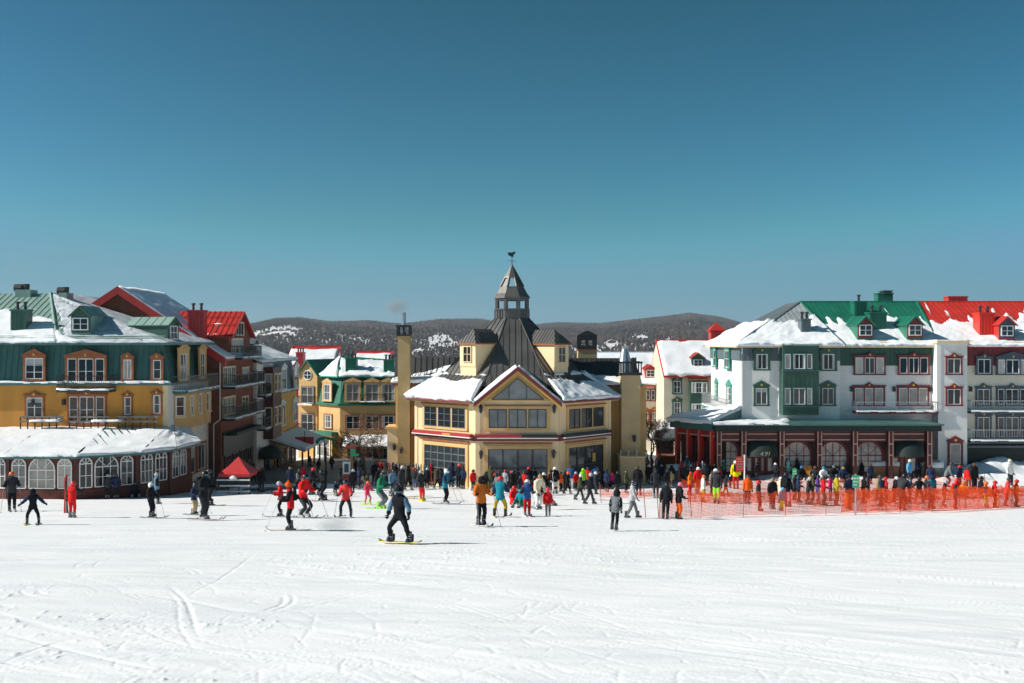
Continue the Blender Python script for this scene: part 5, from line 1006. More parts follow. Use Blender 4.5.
    # main front
    for p0, p1 in ((854.5, 883), (898.5, 927)):
        window(t, fm, fm.rect(p0, p1, 357.5, 373.5), 'trim_maroon', 'crown', 2, 1, off=.14, split=(.3, .7), tw=.12); window(t, fm, fm.rect(p0, p1, 388, 404.5), 'trim_maroon', 'crown', 2, 1, split=(.33, .67), tw=.14, pane='glass_curtain')
    u0, _ = fm.at(852, 400); u1, _ = fm.at(941, 400); u1 = fm.w - .02; z0 = Z(411, 80); balcony(t, fm, u0, u1, z0, 1.3, .75, mat='steel', slab='trim_maroon', sp=.2, seed=112)
    for r in ((947, 960.5, 358.5, 373.5), (947, 960.5, 389, 404.5)): window(to, ft, ft.rect(*r), 'trim_maroon', 'crown', 2, 1, tw=.12, name='tower_window')
    r = ft.rect(949.5, 960.5, 443.5, 464); window(to, ft, r, 'trim_maroon', 'ped', 1, 1, tw=.16, name='tower_door', pane='glass_curtain')
    for r, sp in (((976.5, 989.5, 359, 373.5), None), ((997, 1026, 359.5, 373.5), (.25, .75)), ((1036, 1052, 359.5, 373.5), None)): window(t, fe, fe.rect(*r), 'blue_trim', 'crown' if not sp else 'ped', 2, 1, off=.14, split=sp, tw=.14)
    for dy in ((389, 404.5), (417, 437)):
        for p0, p1, sp in ((977, 989.5, None), (997.5, 1026, (.25, .75)), (1036, 1052, None)): window(t, fe, fe.rect(p0, p1, *dy), 'blue_trim', 'crown', 2, 1, split=sp, tw=.13, pane='glass')
    for py in (411, 440): balcony(t, fe, .3, fe.w, Z(py, 80), 1.2, .85, mat='steel', slab='blue_trim', sp=.2, seed=113)
    m = MB(); m.box(fe, .02, fe.w, .02, .3, zb, Z(447, 80), 'awning_green'); m.box(fe, .02, fe.w, .02, 1.2, Z(447, 80), Z(445, 80), 'blue_trim'); m.build('plinth', t)
    for f, px, py in ((fm, 893.5, 389), (fm, 851, 389), (fm, 930, 389), (fe, 970, 389)):
        u, z = f.at(px, py); m = MB(); m.box(f, u - .1, u + .1, .02, .22, z - .2, z + .2, 'black_iron'); m.build('wall_lamp', t)
    for px in (742, 778.5): x = X(px, 80); m = MB(); m.path([(x, 79.96, ze), (x, 79.96, -6)], .045, 6, 'white_paint'); m.build('downpipe', t)
MATS['scarlet_metal_sunlit_maroon'] = pm('scarlet_metal_sunlit_maroon', (.62, .035, .02), .45, .15, 1, streak=.25)
white_hotel()

pm('maroon_recess_shade', (.028, .008, .008), .6, .2, 3)  # near-black maroon: shade of the recess put into the back wall's colour
def arcade():
    t = thing('arcade', 'maroon timber restaurant arcade with arched windows and dark green cornice under the white hotel', 'restaurant', (24, 78, float(G(24, 78))))
    y = 77.0; xa, xb = X(714.5, y), X(935, y); fr = Fr((xa, y), (xb, y)); lf = Fr((13.2, 80.2), (xa, y)); ct, cb = Z(424.5, y), Z(430.5, y); zg = -11.2
    b = MB(); b.box(fr, 0, fr.w, -3.0, -.9, zg, cb, 'maroon_recess_shade'); b.box(lf, 0, lf.w, -3, -.6, zg, cb - .002, 'maroon_recess_shade'); b.box(fr, 0, fr.w, -.9, 0, cb - .85, cb - .001, 'maroon_dark'); b.box(lf, 0, lf.w, -.6, -.001, cb - .55, cb - .003, 'crimson'); b.build('wall', t)  # left beam in crimson: sunlight on the maroon put into its colour
    c = MB(); c.box(fr, -.1, fr.w + .2, -.9, .75, cb, ct, 'awning_green'); c.box(fr, -.25, fr.w + .3, -.2, .92, ct, ct + .1, 'pine_metal'); c.box(lf, -.2, lf.w + .15, -.2, .5, cb - .001, ct - .002, 'pine_metal'); c.box(lf, -.2, lf.w + .2, -.2, .66, ct - .001, ct + .098, 'pine_metal'); c.build('cornice', t)
    q1 = [fr.p(-.3, .95, ct + .1), fr.p(fr.w + .3, .95, ct + .1), fr.p(fr.w, -2.9, ct + .13), fr.p(X(741, 80) - xa, -2.9, ct + .13)]
    q2 = [lf.p(-.3, .7, ct + .1), lf.p(lf.w + .25, .7, ct + .1), Vector((18.4, 80.0, Z(409.5, 80))), Vector((18.4, 84, Z(409.5, 80)))]; q3 = [fr.p(-.28, .94, ct + .1), fr.p(X(741, 80) - xa, -2.9, ct + .13), Vector((18.4, 80.0, Z(409.5, 80)))]
    o = roof(t, [q1, q2, q3], 'pine_metal', sp=0); snow_patch(o, q1, .22, lambda U, V: .5 - .75 * sstep(.25, .4, U) - .4 * V, .25, 120); snow_patch(o, q2, .4, None, .25, 121)
    pil = [715.6, 743, 781, 818.5, 854, 889.5, 928]
    for px in pil:
        u, _ = fr.at(px, 450); u = min(max(u, .3), fr.w - .25); m = MB(); m.box(fr, u - .19, u + .19, -.3, .3, zg, cb - .002, 'maroon_dark')
        for s in (-.15, .15): m.box(fr, u + s - .03, u + s + .03, .3, .34, zg + 1.6, cb - .05, 'pale_pink')
        for z in (cb - 1.05, cb - 1.9): m.box(fr, u - .12, u + .12, .301, .335, z, z + .08, 'pale_pink')
        m.build('pillar', t)
    m = MB()
    for z in (cb - .3, cb - .75):
        for p, q in zip(pil, pil[1:]): a, _ = fr.at(p, 0); d, _ = fr.at(q, 0); m.box(fr, a + .33, d - .33, 0, .06, z, z + .07, 'pale_pink')
    m.build('frieze_trim', t)
    def arched(p0, p1, cols=4):
        a, _ = fr.at(p0, 0); d, _ = fr.at(p1, 0); h = cb - .95; u0, u1 = a, d; window(t, fr, (u0, u1, zg + 1.0, h), 'trim_maroon', 'arch', cols, 3, off=-.87, frame='trim_maroon', pane='glass_cafe', name='arched_window')
    arched(719.5, 740, 3); arched(785.5, 814); arched(822, 850.5); arched(858, 886)
    def entry(p0, p1, txt=None):
        a, _ = fr.at(p0, 0); d, _ = fr.at(p1, 0); cu = (a + d) / 2; r = (d - a) / 2
        m = MB(); n = 12; zt = cb - .8; zb = zt - 1.15; vs = []   # quarter-dome canopy
        for j in range(6):
            e = math.pi / 2 * j / 5
            for i in range(n + 1):
                th = math.pi * i / n; vs.append(fr.p(cu + r * math.cos(th) * (.55 + .45 * math.cos(e)), .1 + 1.0 * math.sin(th) * math.cos(e) * .9, zb + (zt - zb) * math.sin(e)))
        fs = [(j * (n + 1) + i, j * (n + 1) + i + 1, (j + 1) * (n + 1) + i + 1, (j + 1) * (n + 1) + i) for j in range(5) for i in range(n)]
        m.add(vs, fs, 'awning_green'); m.prism(fr, arch_pts(a, d, zb - .05, zt, 1.1), .03, .1, 'awning_green'); ao = m.build('awning', t, True)
        k = MB(); ds = [a + .1, a + .75, cu, d - .75, d - .1]
        for u, v in zip(ds, ds[1:]):
            k.box(fr, u + .06, v - .06, -.88, -.84, zg, zb - .1, 'maroon'); k.box(fr, u + .18, v - .18, -.84, -.815, zg + 1.1, zb - .3, 'glass_cafe')
        do = k.build('entrance_door', t)
        if txt:
            cu_ = bpy.data.curves.new('lettering', 'FONT'); cu_.body = txt; cu_.size = .45; cu_.extrude = .015; cu_.align_x = 'CENTER'; cu_.shear = .25
            to_ = bpy.data.objects.new('tmp', cu_); COL.objects.link(to_); dg = bpy.context.evaluated_depsgraph_get(); me = bpy.data.meshes.new_from_object(to_.evaluated_get(dg)); bpy.data.objects.remove(to_)
            me.materials.clear(); me.materials.append(M('faded_gilt')); me.transform(Matrix.Translation(fr.p(cu - .05, 1.16, zb + .12)) @ Matrix.Rotation(R(90), 4, 'X')); link('lettering', me, ao)
    entry(746, 778, '4.91'); entry(894, 923)
    for i in range(4):
        u = lf.w * (i + .06) / 3.35; m = MB(); m.box(lf, u, u + .28, -.2, .22, zg, cb - .004, 'scarlet_metal_sunlit_maroon'); m.box(lf, u + .1, u + .17, .22, .25, zg + 1.5, cb - .1, 'pale_pink'); m.build('pillar', t)  # left pillars scarlet, front ones maroon: sunlight painted into the colour
        if i < 3: window(t, lf, (u + .38, u + .38 + .78, zg + 1.0, cb - .75), 'maroon', 'arch', 2, 2, off=-.58, frame='maroon', pane='glass_dark', name='arched_window')
    m = MB(); m.box(lf, 0, lf.w, 0, .1, cb - .5, cb - .4, 'pale_pink'); m.build('frieze_trim', t)
MATS['pale_pink'] = pm('pale_pink', (.58, .34, .28), .6, .1, 3)
arcade()
# ================================================================ PEOPLE
def skin_mesh(joints, edges, sub=1):
    names = list(joints); me = bpy.data.meshes.new('rig'); me.from_pydata([joints[n][0] for n in names], [(names.index(a), names.index(b)) for a, b in edges], [])
    o = bpy.data.objects.new('rig', me); COL.objects.link(o); o.modifiers.new('s', 'SKIN'); sm = o.modifiers.new('u', 'SUBSURF'); sm.levels = sub; sm.render_levels = sub
    for i, n in enumerate(names):
        r = joints[n][1]; d = me.skin_vertices[0].data[i]; d.radius = r if isinstance(r, tuple) else (r, r); d.use_root = i == 0
    dg = bpy.context.evaluated_depsgraph_get(); dg.update(); out = bpy.data.meshes.new_from_object(o.evaluated_get(dg)); bpy.data.objects.remove(o); return out
# one glove: palm, four unequal curled fingers and a thumb leaving the side of the palm; the wrist is at the origin, fingers towards -z
def make_glove():
    mb = MB(); fr = FRX
    j = {'w': ((0, 0, .02), .034), 'p': ((0, -.004, -.045), (.046, .026)), 'k': ((0, -.006, -.085), (.048, .022))}
    me = skin_mesh(j, [('w', 'p'), ('p', 'k')]); mb.add([v.co for v in me.vertices], [list(p.vertices) for p in me.polygons], 'cloth_black')
    for x, L in ((-.033, .062), (-.011, .074), (.011, .070), (.032, .055)):
        a = Vector((x, -.006, -.082)); b = a + Vector((x * .1, -.014, -L * .45)); c = b + Vector((0, -.03, -L * .28)); d = c + Vector((0, -.024, .012))
        mb.tube(a, b, .0135, .0125, 6, 'cloth_black'); mb.tube(b, c, .0125, .0115, 6, 'cloth_black'); mb.tube(c, d, .0115, .009, 6, 'cloth_black')
    a = Vector((.036, -.008, -.03)); b = a + Vector((.028, -.022, -.03)); c = b + Vector((.0, -.03, -.022)); mb.tube(a, b, .016, .014, 6, 'cloth_black'); mb.tube(b, c, .014, .010, 6, 'cloth_black')
    return mb.mesh('glove')
cloth('black'); GLOVE = make_glove(); GLOVE.shade_smooth()
def make_boot():
    mb = MB(); prof = [(.055, .0, .10, -.19, .035), (.058, .04, .10, -.20, .03), (.056, .075, .085, -.17, .028), (.058, .13, .075, -.07, .03), (.062, .30, .075, -.085, .03)]; rings = []
    for w, z, yb, yf, _ in prof:
        rings.append([(-w * .7, yf, z), (w * .7, yf, z), (w, yf + .05, z), (w, yb - .02, z), (w * .7, yb, z), (-w * .7, yb, z), (-w, yb - .02, z), (-w, yf + .05, z)])
    vs = [v for r in rings for v in r]; fs = [range(7, -1, -1), range(32, 40)] + [(i * 8 + k, i * 8 + (k + 1) % 8, (i + 1) * 8 + (k + 1) % 8, (i + 1) * 8 + k) for i in range(4) for k in range(8)]
    mb.add(vs, fs, 'shell_charcoal')
    for z in (.1, .17, .24): mb.box(FRX, -.065, .065, .02, .10, z, z + .018, 'shell_silver')
    return mb.mesh('boot')
hard('charcoal'); hard('silver'); BOOT = make_boot()
def cap_mesh(name, kind, m):
    mb = MB(); c = Vector((0, -.008, .085))
    if kind == 'helmet':
        mb.lathe(c, [(.124, -.045), (.129, 0), (.121, .05), (.095, .092), (.05, .117), (.012, .124)], 12, m); mb.box(Fr((-.09, -.10), (.09, -.10)), 0, .18, -.01, .045, .098, .112, m)
        for s in (-1, 1): mb.box(FRX, s * .112 - .014, s * .112 + .014, -.045, .035, .0, .06, m)
    elif kind == 'beanie':
        mb.lathe(c, [(.113, -.02), (.121, -.015), (.121, .035), (.117, .04), (.108, .08), (.07, .122), (.02, .138)], 12, m); mb.lathe(c + Vector((0, 0, .125)), [(.01, 0), (.036, .012), (.04, .035), (.03, .06), (.005, .07)], 8, m)
    elif kind == 'hood':
        mb.lathe(c + Vector((0, .02, 0)), [(.10, -.14), (.135, -.09), (.14, 0), (.13, .06), (.09, .108), (.02, .128)], 10, m)
    else:   # hair
        mb.lathe(c + Vector((0, .025, 0)), [(.08, -.12), (.112, -.06), (.117, .0), (.108, .05), (.075, .088), (.02, .104)], 10, m)
    me = mb.mesh(name); me.shade_smooth(); return me
def goggles_mesh():
    mb = MB(); n = 9
    for r0, z0, z1, m in ((.121, .045, .098, 'shell_black'), (.131, .05, .094, 'goggle_lens')):
        vs = []; 
        for i in range(n + 1):
            a = R(-150 + (300 if r0 < .13 else 0) * i / n) if r0 < .13 else R(-62 + 124 * i / n)
            x, y = r0 * math.sin(a), -r0 * math.cos(a) * 1.0 - .008; vs += [(x, y, z0), (x, y, z1)]
        mb.add(vs, [(2 * i, 2 * i + 2, 2 * i + 3, 2 * i + 1) for i in range(n)], m)
    return mb.mesh('goggles')
hard('black'); pm('goggle_lens', (.05, .14, .22), .12, .2, 9, metal=.5)
GOGGLES = goggles_mesh(); HEADM = {k: cap_mesh(k, k, 'cloth_black') for k in ('helmet', 'beanie', 'hood', 'hair')}
def pack_mesh():
    mb = MB(); q = [(-.14, .10), (.14, .10), (.15, .24), (-.15, .24)]
    mb.hexa([(x, y, 0) for x, y in q], [(x * .9, .10 + (y - .1) * .75, .46) for x, y in q], 'cloth_black'); mb.hexa([(x * .7, y + .12, .04) for x, y in q], [(x * .6, .10 + (y - .1) * .5 + .11, .2) for x, y in q], 'cloth_black'); return mb.mesh('backpack')
PACK = pack_mesh()
def V3(*a): return Vector(a)
def rig(pose, rnd):
    """joints of a 1.75 m figure facing -y"""
    hipz, lean, fw, knee, twist = .92, .03, .10, .02, 0
    armL = armR = None; J = {}
    if pose == 'stand': pass
    elif pose == 'queue': lean = .08; knee = .06; hipz = .90
    elif pose == 'poles': lean = .10; knee = .10; hipz = .88
    elif pose == 'ski': lean = .26; knee = .22; hipz = .78; fw = .17
    elif pose == 'plow': lean = .16; knee = .14; hipz = .84; fw = .24
    elif pose == 'board': lean = .10; knee = .12; hipz = .80; fw = .33
    elif pose == 'walk': lean = .08
    elif pose == 'bend': lean = .52; knee = .12; hipz = .82
    elif pose == 'spread': lean = .05; knee = .06; hipz = .86; fw = .27
    elif pose == 'reach': lean = .12; knee = .06
    elif pose == 'sit': hipz = .20; lean = .10
    elif pose == 'kneel': hipz = .50; lean = .2
    hip = V3(0, 0, hipz); up = V3(0, -math.sin(lean), math.cos(lean))
    if pose == 'ski': hip.y += .10
    if pose == 'bend': hip.y += .14
    sp = hip + up * .22; ch = hip + up * .42; nk = hip + up * .575; hd = nk + V3(0, -.022 - lean * .04, .06); sk = hd + V3(0, -.012, .10); tp = sk + V3(0, .006, .05)
    J['pelvis'] = (hip, (.148, .115)); J['spine'] = (sp, (.140, .108)); J['chest'] = (ch, (.165, .118)); J['neck'] = (nk, .062); J['jaw'] = (hd, .064); J['skull'] = (sk, .090); J['crown'] = (tp, .068)
    E = [('pelvis', 'spine'), ('spine', 'chest'), ('chest', 'neck'), ('neck', 'jaw'), ('jaw', 'skull'), ('skull', 'crown')]
    hands = {}; feet = {}
    for s, S_ in ((-1, 'R'), (1, 'L')):
        h = hip + V3(s * .092, 0, -.05)
        if pose == 'walk': an = V3(s * .09, -.26 * s, .09 if s > 0 else .11); kn = V3(s * .095, -.10 * s - .06, .50)
        elif pose == 'sit': kn = V3(s * .17, -.40, .42); an = V3(s * .2, -.68, .09)
        elif pose == 'kneel': kn = V3(s * .12, -.22, .10 if s > 0 else .5); an = V3(s * .12, .2 if s > 0 else -.25, .1)
        else: an = V3(s * fw, (.05 if pose == 'bend' else 0) + (.04 if pose == 'ski' else 0), .09); kn = V3(s * (fw * .85 + .02), -knee - .015, an.z + (h.z - an.z) * .50)
        J['hip' + S_] = (h, .098); J['knee' + S_] = (kn, .066); J['ankle' + S_] = (an, .05); J['toe' + S_] = (an + V3(s * .015, -.15, -.045), .04); feet[S_] = an
        E += [('pelvis', 'hip' + S_), ('hip' + S_, 'knee' + S_), ('knee' + S_, 'ankle' + S_), ('ankle' + S_, 'toe' + S_)]
        shd = ch + up * .07 + V3(s * .185, 0, 0)
        if pose in ('poles', 'ski', 'plow'): el = shd + V3(s * .09, -.06, -.27); wr = el + V3(s * .03, -.23, .02 if pose != 'plow' else -.05)
        elif pose == 'spread': el = shd + V3(s * .19, 0, -.20); wr = el + V3(s * .19, -.03, -.16)
        elif pose == 'board': el = shd + V3(s * .14, .02, -.25); wr = el + V3(s * .03, -.07, -.24)
        elif pose == 'bend': el = shd + V3(s * .05, -.05, -.27); wr = el + V3(-s * .03, -.12, -.22)
        elif pose == 'reach' and s < 0: el = shd + V3(-.10, -.10, -.22); wr = el + V3(-.05, -.24, .10)
        elif pose == 'sit': el = shd + V3(s * .08, -.03, -.26); wr = el + V3(-s * .02, -.22, -.03)
        elif pose == 'kneel': el = shd + V3(s * .06, -.08, -.25); wr = el + V3(-s * .04, -.2, -.08)
        elif pose == 'walk': el = shd + V3(s * .06, .07 * s, -.27); wr = el + V3(0, .02 * s - .11, -.22)
        elif pose == 'queue': el = shd + V3(s * .07, .0, -.27); wr = el + V3(-s * .02, -.20, -.10)
        else: el = shd + V3(s * .06, .03, -.28); wr = el + V3(s * .01, -.06, -.25)
        J['shoulder' + S_] = (shd, .078); J['elbow' + S_] = (el, .055); J['wrist' + S_] = (wr, .036); hands[S_] = (wr, (wr - el).normalized())
        E += [('chest', 'shoulder' + S_), ('shoulder' + S_, 'elbow' + S_), ('elbow' + S_, 'wrist' + S_)]
    return J, E, hands, feet
ZONE = lambda a, b: ('head' if a in ('neck', 'jaw', 'skull') else 'trousers' if a.startswith(('hip', 'knee')) or b.startswith('hip') else 'boots' if a.startswith('ankle') else 'jacket')
def seg_d(p, a, b):
    ab = b - a; t = max(0, min(1, (p - a).dot(ab) / ab.length_squared)); return (p - a - ab * t).length, t
PROTO = {}
def proto(pose):
    if pose in PROTO: return PROTO[pose]
    J, E, hands, feet = rig(pose, None); me = skin_mesh(J, E); zones = []
    mw = [v.co.copy() for v in me.vertices]; nrm = [v.normal.copy() for v in me.vertices]
    for p in me.polygons:
        c = sum((mw[i] for i in p.vertices), Vector()) / len(p.vertices); best = None
        for a, b in E:
            d, t = seg_d(c, J[a][0], J[b][0]); ra = J[a][1]; ra = ra[0] if isinstance(ra, tuple) else ra; d -= ra * .8
            if best is None or d < best[0]: best = (d, a, b, t)
        zones.append(ZONE(best[1], best[2]) if not (best[1].startswith('hip') and best[3] < .22) else 'both')
        if best[1] == 'pelvis': zones[-1] = 'both'
        if best[1] == 'neck' and best[3] < .35: zones[-1] = 'collar'
    def shell(name, ok, off):
        fs = [list(p.vertices) for p, z in zip(me.polygons, zones) if z in ok]; used = sorted({i for f in fs for i in f}); rm = {k: i for i, k in enumerate(used)}
        m = bpy.data.meshes.new(name); m.from_pydata([mw[i] + nrm[i] * off * (1 + .35 * math.sin(mw[i].z * 41 + mw[i].x * 23)) for i in used], [], [[rm[i] for i in f] for f in fs]); m.materials.append(M('cloth_black'))
        if name == 'jacket':      # second slot: yoke and upper sleeves
            m.materials.append(M('cloth_black')); zt = J['chest'][0].z
            for q in m.polygons:
                if abs(q.center.x) > .205 and q.center.z > zt - .30: q.material_index = 1
        m.shade_smooth(); return m
    jacket = shell('jacket', ('jacket', 'both', 'collar'), .030); trousers = shell('trousers', ('trousers', 'both'), .018)
    mb = MB(); mb.add(mw, [list(p.vertices) for p in me.polygons], 'skin'); sk = J['skull'][0]
    def ball(c, r, m, k=6): mb.lathe(c, [(r * .5, -r * .87), (r * .95, -r * .3), (r * .95, r * .3), (r * .5, r * .87)], k, m)
    ball(sk + V3(0, -.098, -.022), .017, 'skin'); mb.tube(sk + V3(0, -.086, .012), sk + V3(0, -.104, -.024), .008, .014, 6, 'skin')
    for s in (-1, 1): ball(sk + V3(s * .033, -.083, .006), .010, 'eye_dark'); ball(sk + V3(s * .093, .0, -.01), .02, 'skin')
    mb.box(FRX, sk.x - .022, sk.x + .022, -sk.y + .076, -sk.y + .088, sk.z - .066, sk.z - .056, 'lip')
    body = mb.mesh('person'); body.shade_smooth()
    glv = []
    for S_ in 'RL':
        w, d = hands[S_]; rot = V3(0, 0, -1).rotation_difference(d).to_matrix().to_4x4(); sx = Matrix.Scale(-1 if S_ == 'R' else 1, 4, V3(1, 0, 0)); glv.append(Matrix.Translation(w) @ rot @ sx)
    bts = []
    for S_ in 'RL':
        f = feet[S_]; tilt = Matrix.Rotation(R(-25), 4, 'X') if pose == 'sit' else Matrix(); bts.append(Matrix.Translation(V3(f.x, f.y, f.z - .09)) @ tilt)
    PROTO[pose] = dict(body=body, jacket=jacket, trousers=trousers, gloves=glv, boots=bts, head=Matrix.Translation(J['jaw'][0] + V3(0, 0, .01)), hands=hands, feet=feet, chest=J['chest'][0], spine=J['spine'][0])
    return PROTO[pose]
def part(name, me, parent, mats, mtx=None):
    o = bpy.data.objects.new(name, me); COL.objects.link(o); o.parent = parent
    if mtx is not None: o.matrix_local = mtx
    for i, m in enumerate(mats):
        if m is None: continue
        o.material_slots[i].link = 'OBJECT'; o.material_slots[i].material = m
    return o
# ski, pole and board prototypes
def ski_mesh():
    mb = MB(); L, w = 1.62, .045; n = 12; vs = []
    for i in range(n + 1):
        t = i / n; y = .72 - L * t; z = .012 + .11 * max(0, (t - .86) / .14) ** 2 + .02 * max(0, (.05 - t) / .05); ww = w * (1.05 - .35 * math.sin(math.pi * min(1, t * 1.05))) * (1 if t < .95 else .55)
        vs += [(-ww, y, z), (ww, y, z), (ww, y, z + .016), (-ww, y, z + .016)]
    fs = [(3, 2, 1, 0), (4 * n, 4 * n + 1, 4 * n + 2, 4 * n + 3)] + [(4 * i + k, 4 * i + (k + 1) % 4, 4 * i + 4 + (k + 1) % 4, 4 * i + 4 + k) for i in range(n) for k in range(4)]
    mb.add(vs, fs, 'shell_black'); mb.box(FRX, -.035, .035, .10, .19, .03, .06, 'shell_charcoal'); mb.box(FRX, -.035, .035, -.2, -.1, .03, .075, 'shell_charcoal'); return mb.mesh('ski')
def board_mesh():
    mb = MB(); L = 1.52; n = 14; vs = []
    for i in range(n + 1):
        t = i / n * 2 - 1; x = t * L / 2; z = .014 + .08 * max(0, (abs(t) - .78) / .22) ** 2; w = .135 * (1 if abs(t) < .8 else math.sqrt(max(.04, 1 - ((abs(t) - .8) / .205) ** 2)))
        vs += [(x, -w, z), (x, w, z), (x, w, z + .016), (x, -w, z + .016)]
    fs = [(3, 2, 1, 0), (4 * n, 4 * n + 1, 4 * n + 2, 4 * n + 3)] + [(4 * i + k, 4 * i + (k + 1) % 4, 4 * i + 4 + (k + 1) % 4, 4 * i + 4 + k) for i in range(n) for k in range(4)]
    mb.add(vs, fs, 'shell_yellow'); 
    for s in (-1, 1): mb.box(FRX, s * .33 - .07, s * .33 + .07, -.11, .11, .03, .055, 'shell_black'); mb.box(FRX, s * .33 - .08, s * .33 + .08, -.13, -.10, .055, .26, 'shell_black')
    return mb.mesh('snowboard')
def pole_mesh():
    mb = MB(); mb.tube((0, 0, 0), (0, 0, -1.12), .011, .008, 6, 'steel'); mb.tube((0, 0, .12), (0, 0, -.02), .018, .016, 6, 'shell_black'); mb.lathe((0, 0, -1.06), [(.012, -.01), (.045, 0), (.012, .012)], 8, 'shell_black'); return mb.mesh('ski_pole')
hard('yellow'); SKI, BOARD, POLE = ski_mesh(), board_mesh(), pole_mesh()
def slope_tilt(x, y):
    e = .6; n = Vector((-(float(G(x + e, y)) - float(G(x - e, y))) / (2 * e), -(float(G(x, y + e)) - float(G(x, y - e))) / (2 * e), 1)).normalized(); return V3(0, 0, 1).rotation_difference(n).to_matrix().to_4x4()
LABELS = {}
def person(px, py, hpx, pose, yaw, jc, tc, head, hc, label, flags='', group=None, bc='charcoal', fixed=None):
    x, y = fixed if fixed else ground_at(px, py); z = float(G(x, y)) + .01
    full = {'ski': 1.57, 'board': 1.62, 'bend': 1.32, 'sit': .93, 'kneel': 1.2, 'plow': 1.64}.get(pose, 1.76)
    h = 1.0 if not hpx else max(.5, min(1.12, hpx * y / F / full)); p = proto(pose)
    if hpx and hpx > 27 and 'g' not in flags and head == 'helmet' and random.random() < .8: flags += 'g'
    if pose == 'queue' and px > 680 and hpx > 24 and random.random() < .55: flags += 'sp'
    on_ski = 's' in flags; lift = .055 * (1 if on_ski or 'b' in flags else 0)
    o = link('person', p['body']); yr = yaw + random.uniform(-7, 7); o.location = (x, y, z + lift); o.rotation_euler = (R(random.uniform(-4, 5)), R(random.uniform(-4, 4)), R(yr)) if pose in ('stand', 'queue', 'walk') else (0, 0, R(yr)); o.scale = (h, h, h); tag(o, label, 'person', group)
    yoke = jc if random.random() < .72 else random.choice({'black': ['charcoal', 'black', 'grey', 'navy'], 'charcoal': ['black', 'grey', 'black']}.get(jc, ['black', jc, 'charcoal', 'navy']))
    part('jacket', p['jacket'], o, [cloth(jc), cloth('steelblue' if px == 400 else yoke)]); part('trousers', p['trousers'], o, [cloth(tc)])
    for mtx in p['boots']: part('boot', BOOT, o, [hard(bc), hard('silver') if bc != 'silver' else hard('black')], mtx)
    for mtx in p['gloves']: part('glove', GLOVE, o, [cloth('black' if 'w' not in flags else 'white')], mtx)
    hm = p['head'] @ Matrix.Rotation(R(random.uniform(-18, 18)), 4, 'Z')
    if h < .85: hm = hm @ Matrix.Scale(1.16, 4)
    part(head, HEADM[head], o, [hard(hc) if head == 'helmet' else cloth(hc)], hm)
    if 'g' in flags: part('goggles', GOGGLES, o, [None, None], hm)
    if 'k' in flags: part('backpack', PACK, o, [cloth('black')], Matrix.Translation(p['spine'] + V3(0, 0, -.04)))
    base = Matrix.Translation((x, y, z)) @ slope_tilt(x, y) @ Matrix.Rotation(R(yr), 4, 'Z') @ Matrix.Scale(h, 4); who = label.split(' by ')[0]
    ws = label.replace(',', '').split()[:11]
    while ws[-1] in ('the', 'of', 'a', 'an', 'with', 'and', 'in', 'by', 'at', 'left', 'right', 'behind', 'before', 'from', 'to', 'on', 'near', 'beside', 'facing'): ws.pop()
    short = ' '.join(ws)
    if on_ski:
        for i, S_ in enumerate('RL'):
            f = p['feet'][S_]; toe = {'plow': 9, 'ski': 3}.get(pose, 0) * (1 if S_ == 'R' else -1)
            k = link('ski', SKI); k.matrix_world = base @ Matrix.Translation((f.x, f.y - .02, 0)) @ Matrix.Rotation(R(-toe), 4, 'Z'); c = random.choice(['black', 'red', 'white', 'charcoal', 'navy', 'yellow', 'silver']); k.material_slots[0].link = 'OBJECT'; k.material_slots[0].material = hard(SKC.get(px, c)); tag(k, 'ski under the ' + short, 'ski', 'pair of skis of ' + short)
    if 'p' in flags:
        for S_ in 'RL':
            w, d = p['hands'][S_]; g = w + d * .07; k = link('ski_pole', POLE); s = 1 if S_ == 'L' else -1
            k.matrix_world = Matrix.Translation((x, y, z + lift)) @ Matrix.Rotation(R(yr), 4, 'Z') @ Matrix.Scale(h, 4) @ Matrix.Translation(g) @ Matrix.Rotation(R(s * -5), 4, 'Y') @ Matrix.Rotation(R(-24 if pose in ('poles', 'ski', 'plow') else -12), 4, 'X') @ Matrix.Scale(max(.6, (g.z) / 1.0), 4, V3(0, 0, 1)); tag(k, 'ski pole held by the ' + short, 'ski pole', 'poles of ' + short)
    if 'b' in flags:
        k = link('snowboard', BOARD); k.matrix_world = base; tag(k, 'snowboard under the ' + short, 'snowboard'); k.material_slots[0].link = 'OBJECT'; k.material_slots[0].material = hard(SKC.get(px, 'charcoal'))
    return o
SKC = {400: 'yellow', 291: 'cream', 614: 'mustard', 203: 'khaki', 422: 'yellow', 579: 'mustard', 381: 'lime'}
